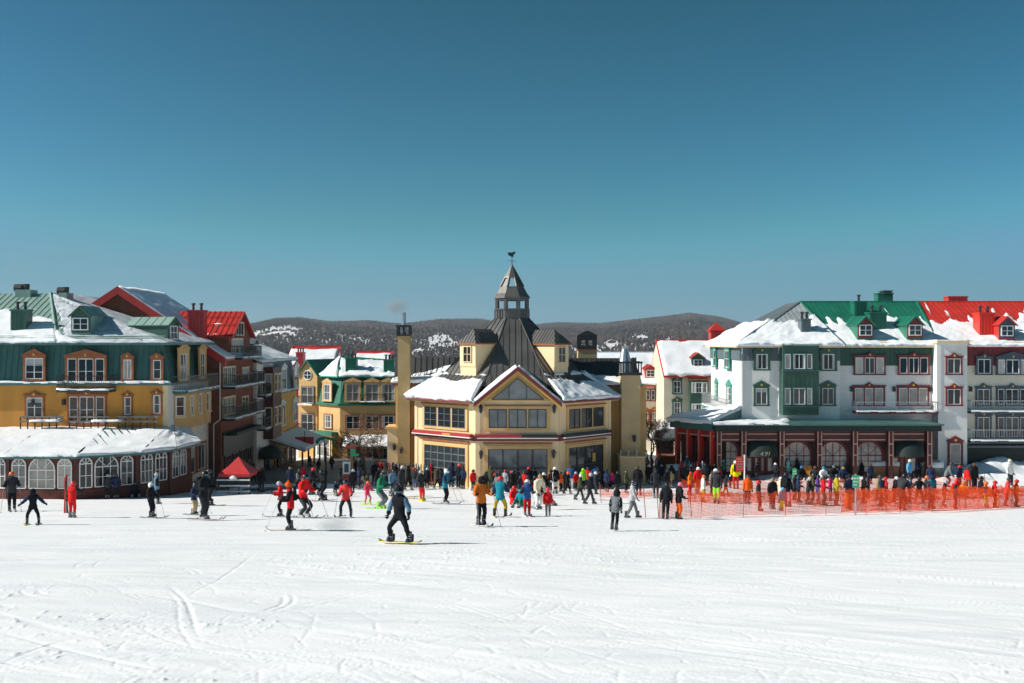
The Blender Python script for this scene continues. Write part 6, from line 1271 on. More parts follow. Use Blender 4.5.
PEOPLE = '''
12 511 39 poles 20 charcoal black helmet orange | skier in charcoal with orange helmet at the far left edge | spg
33 525 35 spread 10 black black hood black | small skier all in black with both arms spread wide | s
72 518 36 reach 170 scarlet scarlet helmet coral | skier in a bright red suit holding skis upright | 
96 498 25 stand 10 black charcoal beanie black | person in black leaning by the pavilion's fourth arched window |
108 499 25 stand -15 charcoal black helmet silver | person in charcoal with pale hat before the wide arched window |
116 499 26 queue 25 navy black hair brown | person in navy with brown hair before the wide arched window | k
135 498 15 sit 30 black black beanie charcoal | person in black sitting by the pavilion wall under a flag |
152 518 34 queue 80 black black helmet white | skier in black with white helmet left of the tall trio | sp
158 504 31 stand 120 steelblue black helmet silver | person in steel blue behind the white helmeted skier | 
176 484 19 stand 40 black black beanie black | person in black at the shaded corner of the pavilion |
191 483 21 walk 60 black black hood black | hooded person in black walking past the lodge's street shops |
194 515 31 poles 70 navy beige helmet charcoal | skier in navy jacket and beige trousers, poles forward | sp
203 520 50 poles 75 black charcoal helmet black | tallest dark skier of the trio left of the red tent | sgk
211 506 38 poles -60 black black helmet charcoal | skier in all black just behind the tallest dark skier | s
253 484 20 walk 90 black black beanie charcoal | person in black walking beside the red peaked tent |
281 517 35 poles -70 red black helmet silver | skier in red with silver helmet, left of orange hatted skier | sp
291 531 48 poles -80 red black beanie tangerine | skier in red and black with glowing orange hat, nearest left | spk
304 518 43 ski 60 scarlet charcoal helmet black | skier in scarlet leaning forward behind the orange hatted skier | spg
290 490 23 stand 0 navy black hair khaki | person with fair hair in navy at the street's snow edge |
303 488 22 queue 30 red white helmet maroon | person in red jacket and white trousers at the street edge | w
323 501 31 ski -40 black black helmet black | skier in black crouching right before the signpost | sp
335 496 13 kneel 60 black khaki helmet charcoal | tiny child in black kneeling on the snow near the signpost |
346 517 35 plow 0 coral charcoal helmet black | skier in coral red with black bag strap, arms out | spk
367 505 22 plow 50 pink rose helmet tangerine | child in pink suit with orange helmet skiing | s
381 509 35 ski 70 green grey helmet charcoal | skier in green jacket and grey trousers beside pink child | s
374 486 24 stand 10 black black hair brown | person in black standing tall near the ski racks |
366 491 14 kneel 80 olive black hood olive | person in olive crouching left of the ski racks |
392 496 22 bend 30 steelblue grey helmet charcoal | person in grey blue bending by the tall grey skier |
401 498 36 stand 60 charcoal charcoal helmet silver | tall skier in charcoal grey before the hall's left chimney | sk
422 501 31 queue 40 charcoal coral beanie silver | person in charcoal jacket, coral trousers and yellow boots |
445 504 34 poles 80 teal black helmet white | skier with teal sleeves and white helmet looking right | spk
400 543 53 board -25 black black beanie black | snowboarder in black with pale blue sleeves on a yellow board | bg
451 487 24 stand 170 navy denim beanie black | person in navy and jeans facing the left garage door |
458 488 24 stand 150 black black helmet coral | person in black with red helmet by the left garage door |
432 486 21 stand 20 maroon black beanie maroon | person in maroon coat before the left garage door |
441 486 18 stand -30 charcoal denim hair brown | person in charcoal and jeans below the left garage door |
468 486 14 sit 10 charcoal black beanie charcoal | person in charcoal sitting at the hall's front corner |
481 526 49 poles 25 burnt black hood black | skier in burnt orange jacket with dark hood, nearest centre | sp
500 517 38 plow 170 teal mustard helmet red | skier in teal jacket and mustard trousers seen from behind | s
513 506 18 sit 40 scarlet scarlet helmet red | child in scarlet sitting on the snow beside teal skier |
521 507 16 sit -30 teal green helmet teal | child in teal and green sitting left of red trousered skier |
527 516 36 poles 10 blue red helmet white | skier in blue jacket and red trousers with white helmet | s
538 509 31 bend 40 cream white hair khaki | person in cream jacket and white trousers bending to a child |
548 516 27 stand 170 red grey beanie pink | small child in red jacket with pink hat and grey trousers |
545 505 14 sit 60 tangerine tangerine helmet orange | toddler in orange sitting behind the pink hatted child |
491 492 26 stand 170 olive olive hair brown | person in olive looking into the hall's central doors |
504 492 22 stand -20 silver white helmet red | person in silver jacket with red helmet before central doors |
511 493 22 walk 60 black black helmet black | walker in black before the hall's central doors |
517 492 23 stand 30 charcoal black beanie black | person in charcoal with black beanie before central doors |
523 494 19 queue -30 red black helmet yellow | person in red with yellow helmet below the central doors |
530 491 24 stand 20 black charcoal helmet red | person in black jacket with red helmet at central doors |
535 493 17 sit 0 black black helmet navy | person in black with navy helmet sitting at central doors |
541 492 19 stand -40 teal black helmet black | person in teal jacket at the right end of central doors |
561 492 20 queue 60 tangerine black helmet charcoal | person in orange vest beside the upright white snowboard |
555 494 27 stand 10 black white helmet white | person in black and white clutching an upright white snowboard | w
571 489 24 stand 170 blue white hair brown | person in blue jacket and white trousers facing right doors |
576 491 19 queue 20 red charcoal helmet silver | person in red with silver helmet left of right doors |
579 500 26 walk 70 olive charcoal helmet white | walker in olive with white helmet carrying on right |
589 504 31 walk 80 black charcoal helmet silver | walker in black with silver helmet behind the olive walker |
587 489 22 stand -20 scarlet navy helmet charcoal | person in scarlet before the hall's right doors |
594 489 24 stand 170 blue navy helmet navy | tall person in blue facing the yellow window notice |
604 488 16 sit -10 black black beanie black | person in black sitting right of the hall's right doors |
611 488 14 sit 30 magenta black helmet pink | child in magenta sitting at the hall's right end |
639 495 29 stand -20 black black hair brown | tall person all in black beside the low stair wall |
632 518 38 walk 80 silver grey helmet charcoal | skier in pale silver jacket and grey trousers gliding right |
614 530 39 stand 150 grey black hood black | hooded person in grey and black, standing alone right of centre |
656 498 29 stand 10 charcoal charcoal beanie charcoal | person in charcoal left of the orange net fence |
665 519 36 stand 160 black black helmet black | skier in all black at the near left end of net |
678 519 37 queue 110 black tangerine helmet rose | person in black jacket and bright orange trousers by net |
666 491 21 stand 20 black charcoal helmet black | person in black with black helmet behind the orange trousered person |
671 488 17 stand -30 khaki brown beanie olive | person in khaki jacket near the snowy kiosk |
689 495 24 queue 60 orange red helmet red | skier in orange and red behind the far net, left end |
697 494 27 stand 20 scarlet orange helmet white | skier in scarlet jacket with white helmet behind the far net |
703 502 27 stand 90 white yellow helmet orange | skier in white jacket and yellow trousers behind the net | 
712 496 25 stand 120 khaki brown hair brown | person in khaki beside the lime trousered skier |
717 503 36 stand -20 charcoal lime helmet white | skier in charcoal jacket and lime green trousers | k
725 496 20 walk 60 charcoal tangerine beanie charcoal | person in charcoal with orange trousers behind the lime one |
736 489 33 stand 170 yellow red helmet white | person in yellow jacket and red trousers by red sign | k
730 488 13 stand 30 charcoal charcoal helmet white | small child with white helmet behind the net |
747 504 29 stand 0 tangerine charcoal helmet charcoal | person in vivid orange jacket behind the near net |
724 478 18 stand 10 green charcoal helmet silver | person in green jacket before the arcade's first window |
688 476 20 stand -30 grey charcoal helmet white | person in grey with white helmet before red arcade pillars |
760 511 30 stand 60 charcoal maroon helmet red | skier in charcoal with red helmet behind the near net |
772 509 31 stand 10 black maroon hair khaki | person in black with blond hair behind the near net |
781 503 26 stand -30 cream white helmet white | person in cream jacket with white helmet in lift queue |
781 511 23 stand 30 teal yellow helmet sky | child in teal jacket and yellow trousers behind the net |
788 507 34 stand 150 black rose helmet black | tall skier in black with rose trousers behind the net | k
794 500 26 poles 60 charcoal black helmet black | skier in charcoal right of the tall black skier | p
812 505 31 queue 80 olive black helmet charcoal | skier in olive green left of the purple jacket |
818 504 29 queue 70 purple navy helmet black | skier in purple blue jacket in lift queue |
824 506 29 queue 80 red charcoal helmet charcoal | skier in dark red right of the purple jacket |
831 501 25 stand 60 magenta black helmet black | skier in magenta jacket in lift queue |
836 506 32 queue 90 mustard charcoal helmet charcoal | skier in mustard jacket right of the magenta one |
848 509 34 queue 20 navy orange beanie black | skier in navy with orange trousers beside green sign |
863 503 28 queue 80 black black beanie black | skier in black right of the green sign |
870 484 20 stand 10 navy black hair brown | person in navy on the snow before the planter |
868 497 24 stand 60 charcoal charcoal helmet black | skier in charcoal behind the skier right of green sign |
881 506 30 queue 70 olive charcoal helmet charcoal | skier in olive beside the red vested skier |
886 503 26 stand 90 red charcoal helmet red | skier in red vest and charcoal right of olive jacket | k
902 510 32 bend 120 charcoal black helmet black | skier in charcoal bending forward before the near net |
919 504 28 spread 10 black charcoal helmet black | skier in black with arms wide behind the near net |
931 508 33 stand 30 teal charcoal hood navy | skier in bright teal jacket behind the near net |
932 490 25 stand -20 navy navy hair brown | person in navy behind the bright teal jacket |
891 476 19 stand 0 charcoal black beanie charcoal | person in charcoal standing on snow before the second awning |
910 485 25 stand 40 sky charcoal helmet cream | skier in light blue jacket left of the corner tower | s
916 477 16 walk 90 blue charcoal helmet navy | walker in blue before the second awning |
921 476 24 stand -10 white black hair khaki | person in white jacket at the arcade's right end |
946 473 22 stand 20 charcoal brown hood charcoal | hooded person in charcoal and brown before tower door |
948 487 23 bend 60 grey black helmet charcoal | person in grey bending below the tower door |
959 489 24 stand 30 navy black helmet red | skier in navy with red helmet below tower door |
969 490 23 stand -30 scarlet charcoal helmet maroon | skier in scarlet right of the red helmet |
974 492 33 stand 20 black black hair brown | tallest person in black on the right, beside scarlet skier | k
956 497 17 sit 10 scarlet black helmet scarlet | child in scarlet sitting behind the net's bend |
964 498 15 sit -20 orange charcoal helmet orange | child in orange sitting behind the net's bend |
980 495 16 sit 80 black black beanie black | person in black sitting on snow at far right |
1003 470 13 stand 20 black black helmet rose | small child in black on the snow bank, far right |
1011 487 32 stand 30 white charcoal helmet cream | skier in white jacket and charcoal trousers, far right |
1012 468 17 stand 0 maroon charcoal helmet red | person in maroon up on the snow bank, far right |
986 508 26 stand 60 orange yellow helmet orange | skier in orange with yellow trousers behind dense net |
995 508 27 queue 80 red orange helmet red | skier in red with orange trousers behind dense net |
1005 507 29 queue 70 coral red helmet charcoal | skier in coral with red trousers behind dense net |
1016 507 27 queue 80 orange orange helmet red | skier all in orange at the right frame edge |
955 509 24 queue 80 charcoal maroon helmet black | skier in charcoal with maroon trousers behind bend of net |
943 507 26 queue 70 black olive helmet silver | skier in black with olive trousers behind near net |
788 477 18 stand 0 mint mint helmet sky | person in mint suit standing before the arched window |
768 476 15 stand 20 navy charcoal hair brown | person in navy before the arcade entrance doors |
700 480 17 stand 30 black charcoal helmet silver | person in black with silver helmet before red pillars |
709 478 15 stand -20 charcoal navy hair brown | person in charcoal and navy at the arcade corner |
646 476 15 walk 60 black black beanie olive | walker in black with olive beanie near stair wall |
652 471 14 walk -60 maroon black hair brown | walker in maroon in the far right lane |
659 474 14 walk 120 navy charcoal hood navy | hooded walker in navy left of the kiosk |
645 468 12 walk 180 olive black beanie brown | walker in olive walking away down the right lane |
680 482 17 stand 45 grey navy helmet black | person in grey with black helmet right of kiosk |
676 478 14 stand -45 lime charcoal helmet lime | person in lime jacket beside the kiosk |
268 473 15 walk 60 black black beanie black | walker in black on the shaded street left lamp |
277 470 13 walk 120 maroon charcoal hair brown | walker in maroon on the shaded street |
311 468 12 walk -60 navy black hair black | walker in navy under the snowy porch roof |
318 472 13 walk 30 charcoal black beanie charcoal | walker in charcoal left of the lamp post |
332 471 14 walk 180 black denim hood black | hooded walker in black and jeans right of lamp |
362 471 14 stand 30 grey black beanie grey | person in grey under the bare tree |
356 476 16 stand 60 black black helmet black | person in black with black helmet behind the signpost |
381 478 17 stand 0 charcoal black hair khaki | person in charcoal with fair hair near the racks |
388 480 18 stand 20 navy charcoal beanie navy | person in navy beside the ski racks |
412 483 18 stand -20 olive black beanie olive | person in olive right of the ski racks |
437 489 20 walk 70 charcoal black helmet black | walker in charcoal crossing before the left garage door |
446 490 21 stand 20 black black helmet white | person in black with white helmet below left garage door |
463 489 22 queue -30 navy black beanie charcoal | person in navy with charcoal beanie at the hall corner |
473 491 21 stand 40 scarlet charcoal helmet black | person in scarlet jacket at the hall's front corner |
485 494 22 queue 150 black charcoal helmet charcoal | person in black behind the burnt orange skier |
488 490 20 stand 0 brown black hair brown | person in brown left of the central doors |
498 496 22 walk -60 grey black helmet black | walker in grey behind the teal jacketed skier |
513 492 21 queue 20 black black helmet scarlet | person in black with scarlet helmet at central doors |
528 498 22 stand 160 charcoal black hood charcoal | hooded person in charcoal behind the cream jacketed person |
544 495 22 queue 30 black navy helmet white | person in black with white helmet right of central doors |
551 491 20 stand 20 maroon black beanie black | person in maroon left of the upright white snowboard |
567 494 22 walk 60 black black helmet tangerine | walker in black with orange helmet before right doors |
596 494 22 queue 100 charcoal charcoal helmet white | person in charcoal with white helmet before right doors |
607 492 22 stand -40 navy black beanie navy | person in navy beanie right of the right doors |
617 494 23 stand 30 black charcoal helmet black | person in black before the low stair wall |
626 493 22 queue 60 olive black helmet olive | person in olive beside the low stair wall |
340 490 22 walk 80 charcoal black hood black | hooded walker in charcoal crossing behind the tiny child |
352 493 24 stand 20 black black helmet silver | person in black with silver helmet right of signpost |
359 489 22 queue -50 navy charcoal beanie navy | person in navy left of the olive crouching one |
297 493 24 walk 70 charcoal black helmet black | walker in charcoal behind the scarlet leaning skier |
312 495 26 ski 80 black black helmet red | skier in black with red helmet near street edge | s
262 492 24 stand 40 black charcoal beanie maroon | person in black with maroon beanie right of red tent |
420 485 18 stand 30 brown black hair brown | person in brown coat near the hall's left corner |
396 489 25 stand 20 black charcoal helmet black | person in black with black helmet before the long ski rack |
385 487 20 queue -30 charcoal black beanie charcoal | person in charcoal beanie before the left ski rack |
408 490 24 walk 60 black black hood black | hooded walker in black before the long ski rack |
415 488 20 stand 150 charcoal denim helmet red | person in charcoal with red helmet facing the ski rack |
427 488 20 stand 170 black black helmet silver | person in black with silver helmet facing the right rack |
378 491 23 stand 40 black black helmet black | person in black behind the green jacketed skier |
495 495 21 queue 30 black charcoal beanie red | person in black with red beanie behind teal skier |
500 490 19 stand 170 charcoal black hair brown | bareheaded person in charcoal at the central doors |
508 490 18 stand 0 navy black helmet navy | person in navy with navy helmet at central doors |
519 496 20 queue 50 charcoal charcoal helmet charcoal | person in charcoal helmet behind the blue jacketed skier |
526 495 24 stand -20 scarlet black helmet black | person in scarlet with black helmet behind blue jacketed skier |
533 490 22 stand 20 black navy beanie black | person in black with navy trousers at central doors |
537 496 18 sit 30 scarlet black helmet red | child in scarlet sitting behind the cream jacketed person |
546 492 17 sit -20 black charcoal hair brown | bareheaded person in black sitting right of central doors |
565 491 20 queue 20 charcoal black helmet black | person in charcoal behind the orange vested one |
583 490 21 stand 0 lime black helmet lime | person in lime jacket before the right doors |
599 489 21 queue -20 charcoal black beanie charcoal | person in charcoal right of tall person in blue |
648 484 19 stand 20 black charcoal helmet white | person in black with white helmet by stair wall |
655 482 17 queue 60 charcoal navy helmet charcoal | person in charcoal near the right lane's ski rack |
662 482 17 stand -10 navy black helmet silver | person in navy with silver helmet near snowy kiosk |
672 483 18 queue 0 black black hood black | hooded person in black before the snow heaped planter |
684 484 19 stand 30 charcoal black helmet red | person in charcoal with red helmet right of the planter |
693 482 17 queue -40 black charcoal beanie white | person in black with white beanie at red pillars |
705 484 20 stand 10 charcoal charcoal helmet black | person in charcoal before the arcade's corner pillar |
714 480 16 queue 30 black navy hair khaki | fair haired person in black at arcade corner |
719 485 18 stand -30 maroon black helmet black | person in maroon before the arcade's first window |
757 480 17 stand 20 black charcoal beanie black | person in black beanie before the entrance doors |
776 480 17 queue -20 charcoal black helmet white | person in charcoal with white helmet right of entrance |
801 481 14 sit 20 black black helmet blue | person in black with blue helmet sitting on terrace |
815 481 14 sit -20 charcoal black hair brown | bareheaded person in charcoal sitting on the terrace |
823 482 15 sit 10 white black helmet teal | person in white with teal helmet sitting on terrace |
833 481 14 sit 30 black navy beanie grey | person in black with grey beanie sitting on terrace |
843 482 15 sit -10 navy black hair khaki | fair haired person in navy sitting on terrace |
807 505 27 queue 60 charcoal black helmet silver | skier in charcoal with silver helmet left of olive skier |
799 503 26 queue 80 navy charcoal helmet navy | skier in navy with navy helmet in lift queue |
853 503 26 queue 60 black charcoal helmet red | skier in black with red helmet behind the green sign |
876 500 24 queue 70 khaki black beanie brown | person in khaki with brown beanie in lift queue |
893 503 26 queue 90 black charcoal helmet white | skier in black with white helmet right of red vest |
909 502 25 queue 80 steelblue black helmet black | skier in steel blue beside the dark bending skier |
925 500 24 queue 70 charcoal black helmet orange | skier in charcoal with orange helmet behind near net |
'''
def add_people():
    for ln in PEOPLE.strip().splitlines():
        a, label, fl = [s.strip() for s in (ln + ' ').split('|')]; a = a.split()
        label = label.replace("'s", "'s"); px, py, hp = float(a[0]), float(a[1]), float(a[2]); yaw = float(a[4])
        bc = {422: 'yellow', 367: 'lime', 381: 'lime', 400: 'black', 614: 'charcoal'}.get(int(px), random.choice(['charcoal', 'black', 'grey', 'charcoal', 'silver']))
        o = person(int(px), py, hp, a[3], yaw, a[5], a[6], a[7], a[8], label, fl, 'people on the snow', bc)
add_people()
# ================================================================ NET FENCES, SIGNS, STREET FURNITURE, TREES
def net_fence(pts, h, mat, label, post_px, lean=0, seed=1):
    """pts: pixel ground points along the fence"""
    g = [Vector((*ground_at(*p), 0)) for p in pts]
    for v in g: v.z = float(G(v.x, v.y))
    t = thing('net_fence', label, 'fence', g[0]); mb = MB(); N = 40 * (len(g) - 1); line = []
    for a, b in zip(g, g[1:]):
        for i in range(40): line.append(a.lerp(b, i / 40))
    line.append(g[-1]); vs = []; rows = 5
    for i, p in enumerate(line):
        x, y = p.x, p.y; z = float(G(x, y)); sag = .09 * abs(math.sin(i * .39)) + .05 * math.sin(i * 1.7 + seed)
        for j in range(rows + 1):
            v = j / rows; vs.append((x + random.uniform(-.03, .03), y + (.10 * math.sin(i * .55 + j * .8 + seed) + random.uniform(-.075, .075)) * math.sin(math.pi * min(.9, v + .08)) + lean * v, z + .02 + (h - sag) * v))
    mb.add(vs, [(i * (rows + 1) + j, (i + 1) * (rows + 1) + j, (i + 1) * (rows + 1) + j + 1, i * (rows + 1) + j + 1) for i in range(len(line) - 1) for j in range(rows)], mat); mb.build('net', t, True)
    L = len(line)
    for f in post_px:
        p = line[min(L - 1, int(f * (L - 1)))]; m = MB(); z = float(G(p.x, p.y)); m.tube((p.x, p.y + .03, z - .2), (p.x + random.uniform(-.08, .08), p.y + .03 + lean, z + h + .12), .015, .012, 6, 'post_red'); m.build('post', t)
    return t
hard('orange'); pm('post_red', (.32, .045, .02), .6, .1, 5)
net_fence([(659, 518.5), (760, 515.5), (860, 513.5), (940, 511.5), (1000, 508.5), (1075, 506)], 1.08, 'net_orange', 'long near orange safety net along the lift queue', np.linspace(0, 1, 13), seed=2)
net_fence([(842, 512.2), (930, 510.2), (1000, 507.0), (1075, 504.8)], 1.12, 'net_dense', 'denser orange net folded behind the near net at right', np.linspace(0, 1, 7), lean=.1, seed=5)
net_fence([(688, 502.5), (760, 503), (830, 502), (930, 500), (1060, 495)], .62, 'net_dense', 'low sagging orange net behind the near net', np.linspace(0, 1, 9), seed=8)
net_fence([(682, 495), (760, 496), (840, 494), (900, 493), (985, 490)], 1.0, 'net_orange', 'farthest orange net between lift queue and arcade', np.linspace(0, 1, 9), seed=3)
net_fence([(600, 497), (640, 498.5), (652, 497)], .5, 'net_orange', 'short low net strip right of the hall', (0, .5, 1), seed=4)
for px, py, h in ((601.5, 503, 1.1), (646, 517, 1.15), (659, 517, 1.2), (692, 517, 1.1)):
    x, y = ground_at(px, py); z = float(G(x, y)); m = MB(); m.tube((x, y, z - .2), (x - .1, y, z + h), .017, .014, 6, 'post_red'); m.lathe((x - .1, y, z + h), [(.022, 0), (.026, .04), (.01, .07)], 6, 'post_red'); o = m.build('marker_pole'); tag(o, {601.5: 'thin orange marker pole right of the hall on snow', 646: 'leaning orange marker pole right of silver skier', 659: 'orange marker pole behind the all black skier', 692: 'orange marker pole at the near net'}[px], 'pole')
def text_mesh(txt, size, mat, M_, parent, name='lettering', align='CENTER'):
    c = bpy.data.curves.new('lettering', 'FONT'); c.body = txt; c.size = size; c.extrude = .004; c.align_x = align
    o = bpy.data.objects.new('tmp', c); COL.objects.link(o); dg = bpy.context.evaluated_depsgraph_get(); me = bpy.data.meshes.new_from_object(o.evaluated_get(dg)); bpy.data.objects.remove(o)
    me.materials.clear(); me.materials.append(M(mat)); me.transform(M_); return link(name, me, parent)
def marks(parent, x0, x1, z0, z1, y, rows, mat, seed, name='lettering'):
    rg = random.Random(seed); m = MB(); rh = (z1 - z0) / rows      # unreadable printed lines
    for r in range(rows):
        x = x0
        while x < x1 - .04:
            w = rg.uniform(.03, .1); m.box(FRX, x, min(x + w, x1), -y, -y + .006, z0 + r * rh + rh * .25, z0 + r * rh + rh * .7, mat); x += w + rg.uniform(.02, .05)
    m.build(name, parent)
def sign_on_pole(px, py, top, w, h, mat, label, bar='white_paint', seed=1, pole='steel', base=True):
    x, y = ground_at(px, py); z = float(G(x, y)); zt = Z(top, y); t = thing('sign', label, 'sign', (x, y, z)); m = MB(); m.tube((x, y, z - .1), (x, y, zt + .05), .04, .035, 8, pole); m.build('post', t)
    m = MB(); m.box(FRX, x - w / 2, x + w / 2, -y + .04, -y + .07, zt - h, zt, mat); p = m.build('panel', t); marks(p, x - w * .36, x + w * .36, zt - h * .88, zt - h * .12, y - .07, 3, bar, seed)
    return t
sign_on_pole(855.5, 514, 475, .30, .58, 'mat_green', 'green sign with white print on pale post behind near net', seed=3)
sign_on_pole(794.5, 482, 468.5, .34, .75, 'mat_green', 'smaller mint green sign right of the mint suit', seed=4)
def red_sign():
    x, y = ground_at(744.5, 492); z = float(G(x, y)); t = thing('notice_board', 'red notice board with white lines on pale post before arcade', 'sign', (x, y, z)); m = MB(); m.tube((x, y, z - .1), (x, y, Z(455, y)), .05, .05, 8, 'white_paint'); m.build('post', t)
    m = MB(); a, b = X(736, y), X(743.5, y); m.box(FRX, a, b, -y - .02, -y + .02, Z(471.5, y), Z(456.5, y), 'sign_red'); p = m.build('panel', t); marks(p, a + .06, b - .06, Z(470.5, y), Z(457.5, y), y - .02, 5, 'pale_pink', 9)
red_sign()
def signpost():
    x, y = ground_at(351.5, 486); z = float(G(x, y)); t = thing('signpost', 'tall wooden signpost with red and green boards and poster', 'signpost', (x, y, z)); m = MB(); m.box(FRX, x - .09, x + .09, -y - .09, -y + .09, z - .1, Z(443, y), 'wood'); m.build('post', t)
    m = MB(); m.box(FRX, X(346, y), X(356.5, y), -y + .09, -y + .14, Z(448.2, y), Z(445, y), 'sign_red'); m.prism(FRX, [(X(350, y), Z(445, y)), (X(355, y), Z(445, y)), (X(352.5, y), Z(443.3, y))], -y + .09, -y + .14, 'mat_green'); m.build('red_board', t)
    m = MB(); m.box(FRX, X(350.5, y), X(355.5, y), -y + .09, -y + .15, Z(455, y), Z(448.6, y), 'mat_green'); m.prism(FRX, [(X(352, y), Z(456, y)), (X(358.5, y), Z(456, y)), (X(359.5, y), Z(454.6, y)), (X(358.5, y), Z(453.2, y)), (X(352, y), Z(453.2, y))], -y + .15, -y + .19, 'mat_green'); m.build('green_board', t)
    m = MB(); a, b = X(343, y), X(350.8, y); m.box(FRX, a, b, -y + .1, -y + .15, Z(478.5, y), Z(461.5, y), 'white_paint'); p = m.build('poster', t)
    m = MB(); m.box(FRX, a + .02, b - .02, -y + .15, -y + .156, Z(478.3, y), Z(474, y), 'sign_red'); m.box(FRX, a + .12, b - .13, -y + .15, -y + .157, Z(472, y), Z(463.5, y), 'blue_trim'); m.build('poster_print', p)
signpost()
def lamp():
    x, y = ground_at(326, 476); z = float(G(x, y)); t = thing('street_lamp', 'black street lamp with globe and green wreath on shaded street', 'lamp', (x, y, z)); m = MB(); m.lathe((x, y, z - .1), [(.14, 0), (.14, .5), (.07, .6), (.06, Z(446, y) - z)], 8, 'black_iron'); m.build('post', t)
    m = MB(); c = (x, y, Z(441, y)); m.lathe(c, [(.06, -.3), (.2, -.15), (.24, 0), (.18, .2), (.05, .28)], 10, 'white_paint'); m.build('globe', t, True)
    m = MB(); zc = Z(440.5, y)
    for i in range(14):
        a = math.pi * i / 13; p = Vector((x + .72 * math.cos(a), y - .05, zc - .15 + .36 * math.sin(a))); m.lathe(p, [(.02, -.14), (.15, -.05), (.15, .06), (.02, .14)], 6, 'teal_paint')
    m.build('wreath', t)
lamp()
def tent():
    x, y = ground_at(238.5, 493); z = float(G(x, y)); t = thing('tent', 'small red peaked canopy tent on black legs over railings', 'tent', (x, y, z)); hw = 1.08; ze, za = Z(472, y), Z(456.5, y); m = MB()
    c = [(x - hw, y - hw), (x + hw, y - hw), (x + hw, y + hw), (x - hw, y + hw)]
    for i in range(4): a, b = c[i], c[(i + 1) % 4]; mid = [Vector((*a, ze)).lerp(Vector((x, y, za)), .5) - Vector((0, 0, .07)), Vector((*b, ze)).lerp(Vector((x, y, za)), .5) - Vector((0, 0, .07))]; m.add([(*a, ze), (*b, ze), mid[1], mid[0], (x, y, za), (*a, ze - .2), (*b, ze - .2)], [(0, 1, 2, 3), (3, 2, 4), (5, 6, 1, 0)], 'sign_red')
    m.build('canopy', t)
    for a in c: m = MB(); m.tube((*a, z - .1), (*a, ze), .03, .03, 6, 'black_iron'); m.build('leg', t)
    t2 = thing('barrier', 'low dark barrier with snowy white rails under the red tent', 'barrier', (x, y - 1.2, z)); m = MB(); f = Fr((x - 1.1, y - 1.25), (x + 1.1, y - 1.25))
    for zz in (.25, .62, 1.0): m.box(f, 0, 2.2, -.03, .03, z + zz, z + zz + .09, 'white_paint')
    m.build('rail', t2)
    for u in (.03, .75, 1.45, 2.17): m = MB(); m.box(f, u - .04, u + .04, -.1, -.03, z - .1, z + 1.2, 'black_iron'); m.build('post', t2)
    m = MB(); m.lathe((x, y - 1.25, z + 1.1), [(.22, 0), (.26, .1), (.1, .22)], 8, 'roof_snow'); m.build('snow_cap', t2)
tent()
def ski_rack(px, py, n, label, seed, wd=2.2):
    rg = random.Random(seed); x, y = ground_at(px, py); z = float(G(x, y)); t = thing('ski_rack', label, 'rack', (x, y, z)); f = Fr((x - wd / 2, y), (x + wd / 2, y))
    m = MB(); m.box(f, 0, wd, -.04, .04, z + 1.0, z + 1.08, 'wood'); m.box(f, 0, wd, .1, .18, z + .25, z + .33, 'wood'); m.build('rail', t)
    for u in (0, wd): m = MB(); m.box(f, u - .05, u + .05, -.06, .2, z - .1, z + 1.2, 'wood'); m.build('post', t)
    cols = ['black', 'navy', 'white', 'charcoal', 'silver', 'black', 'charcoal', 'steelblue', 'black', 'charcoal', 'maroon', 'black', 'scarlet']
    for i in range(n):
        u = .08 + (wd - .16) * i / max(1, n - 1); k = link('ski', SKI); k.matrix_world = Matrix.Translation(f.p(u, .12 + rg.uniform(0, .05), z + .74)) @ Matrix.Rotation(R(rg.uniform(-3, 3)), 4, 'Y') @ Matrix.Rotation(R(-82), 4, 'X')
        k.material_slots[0].link = 'OBJECT'; k.material_slots[0].material = hard(rg.choice(cols)); tag(k, 'ski standing upright in the ' + label, 'ski', 'skis in the ' + label)
ski_rack(388, 484, 9, 'left ski rack beside the bare tree', 1, 1.5); ski_rack(405, 485, 11, 'long ski rack before the hall chimney', 2, 1.9); ski_rack(424, 486.3, 9, 'right ski rack near the garage door', 3, 1.6)
ski_rack(650, 480, 9, 'ski rack in the right lane by stair wall', 4, 1.6); ski_rack(692, 483, 11, 'ski rack before the red arcade pillars', 5, 2.0)
ski_rack(70, 497.3, 1, 'tiny rack', 6, .3) if False else None
for px, py, yaw, lab, ob, c in ((66.5, 518, 0, 'ski stood upright by the skier in bright red suit', 'ski', 'black'), (64.8, 518, 3, 'ski stood upright by the skier in bright red suit', 'ski', 'red')):
    x, y = ground_at(px, py); z = float(G(x, y)); k = link('ski', SKI); k.matrix_world = Matrix.Translation((x, y, z + .92)) @ Matrix.Rotation(R(yaw - 2), 4, 'Y') @ Matrix.Rotation(R(-90), 4, 'X'); k.material_slots[0].link = 'OBJECT'; k.material_slots[0].material = hard(c); tag(k, lab, 'ski', 'upright skis of the red suited skier')
x, y = ground_at(553, 495); k = link('snowboard', BOARD); k.matrix_world = Matrix.Translation((x, y - .1, float(G(x, y)) + .78)) @ Matrix.Rotation(R(84), 4, 'Y'); k.material_slots[0].link = 'OBJECT'; k.material_slots[0].material = hard('white'); tag(k, 'white snowboard held upright before the hall', 'snowboard')
def screen():
    x0, y = ground_at(784, 476.2); x1 = X(871, y); z = float(G(x0, y)); f = Fr((x0, y), (x1, y)); t = thing('terrace_screen', 'dark slatted terrace screen running below the arched windows', 'screen', (x0, y, z)); m = MB()
    for k in range(5): m.box(f, 0, f.w, -.03, .03, z + .12 + k * .22, z + .27 + k * .22, 'black_iron')
    m.build('slat_panel', t)
    for u in np.linspace(0, f.w, 6): m = MB(); m.box(f, u - .05, u + .05, -.05, .05, z - .1, z + 1.3, 'black_iron'); m.build('post', t)
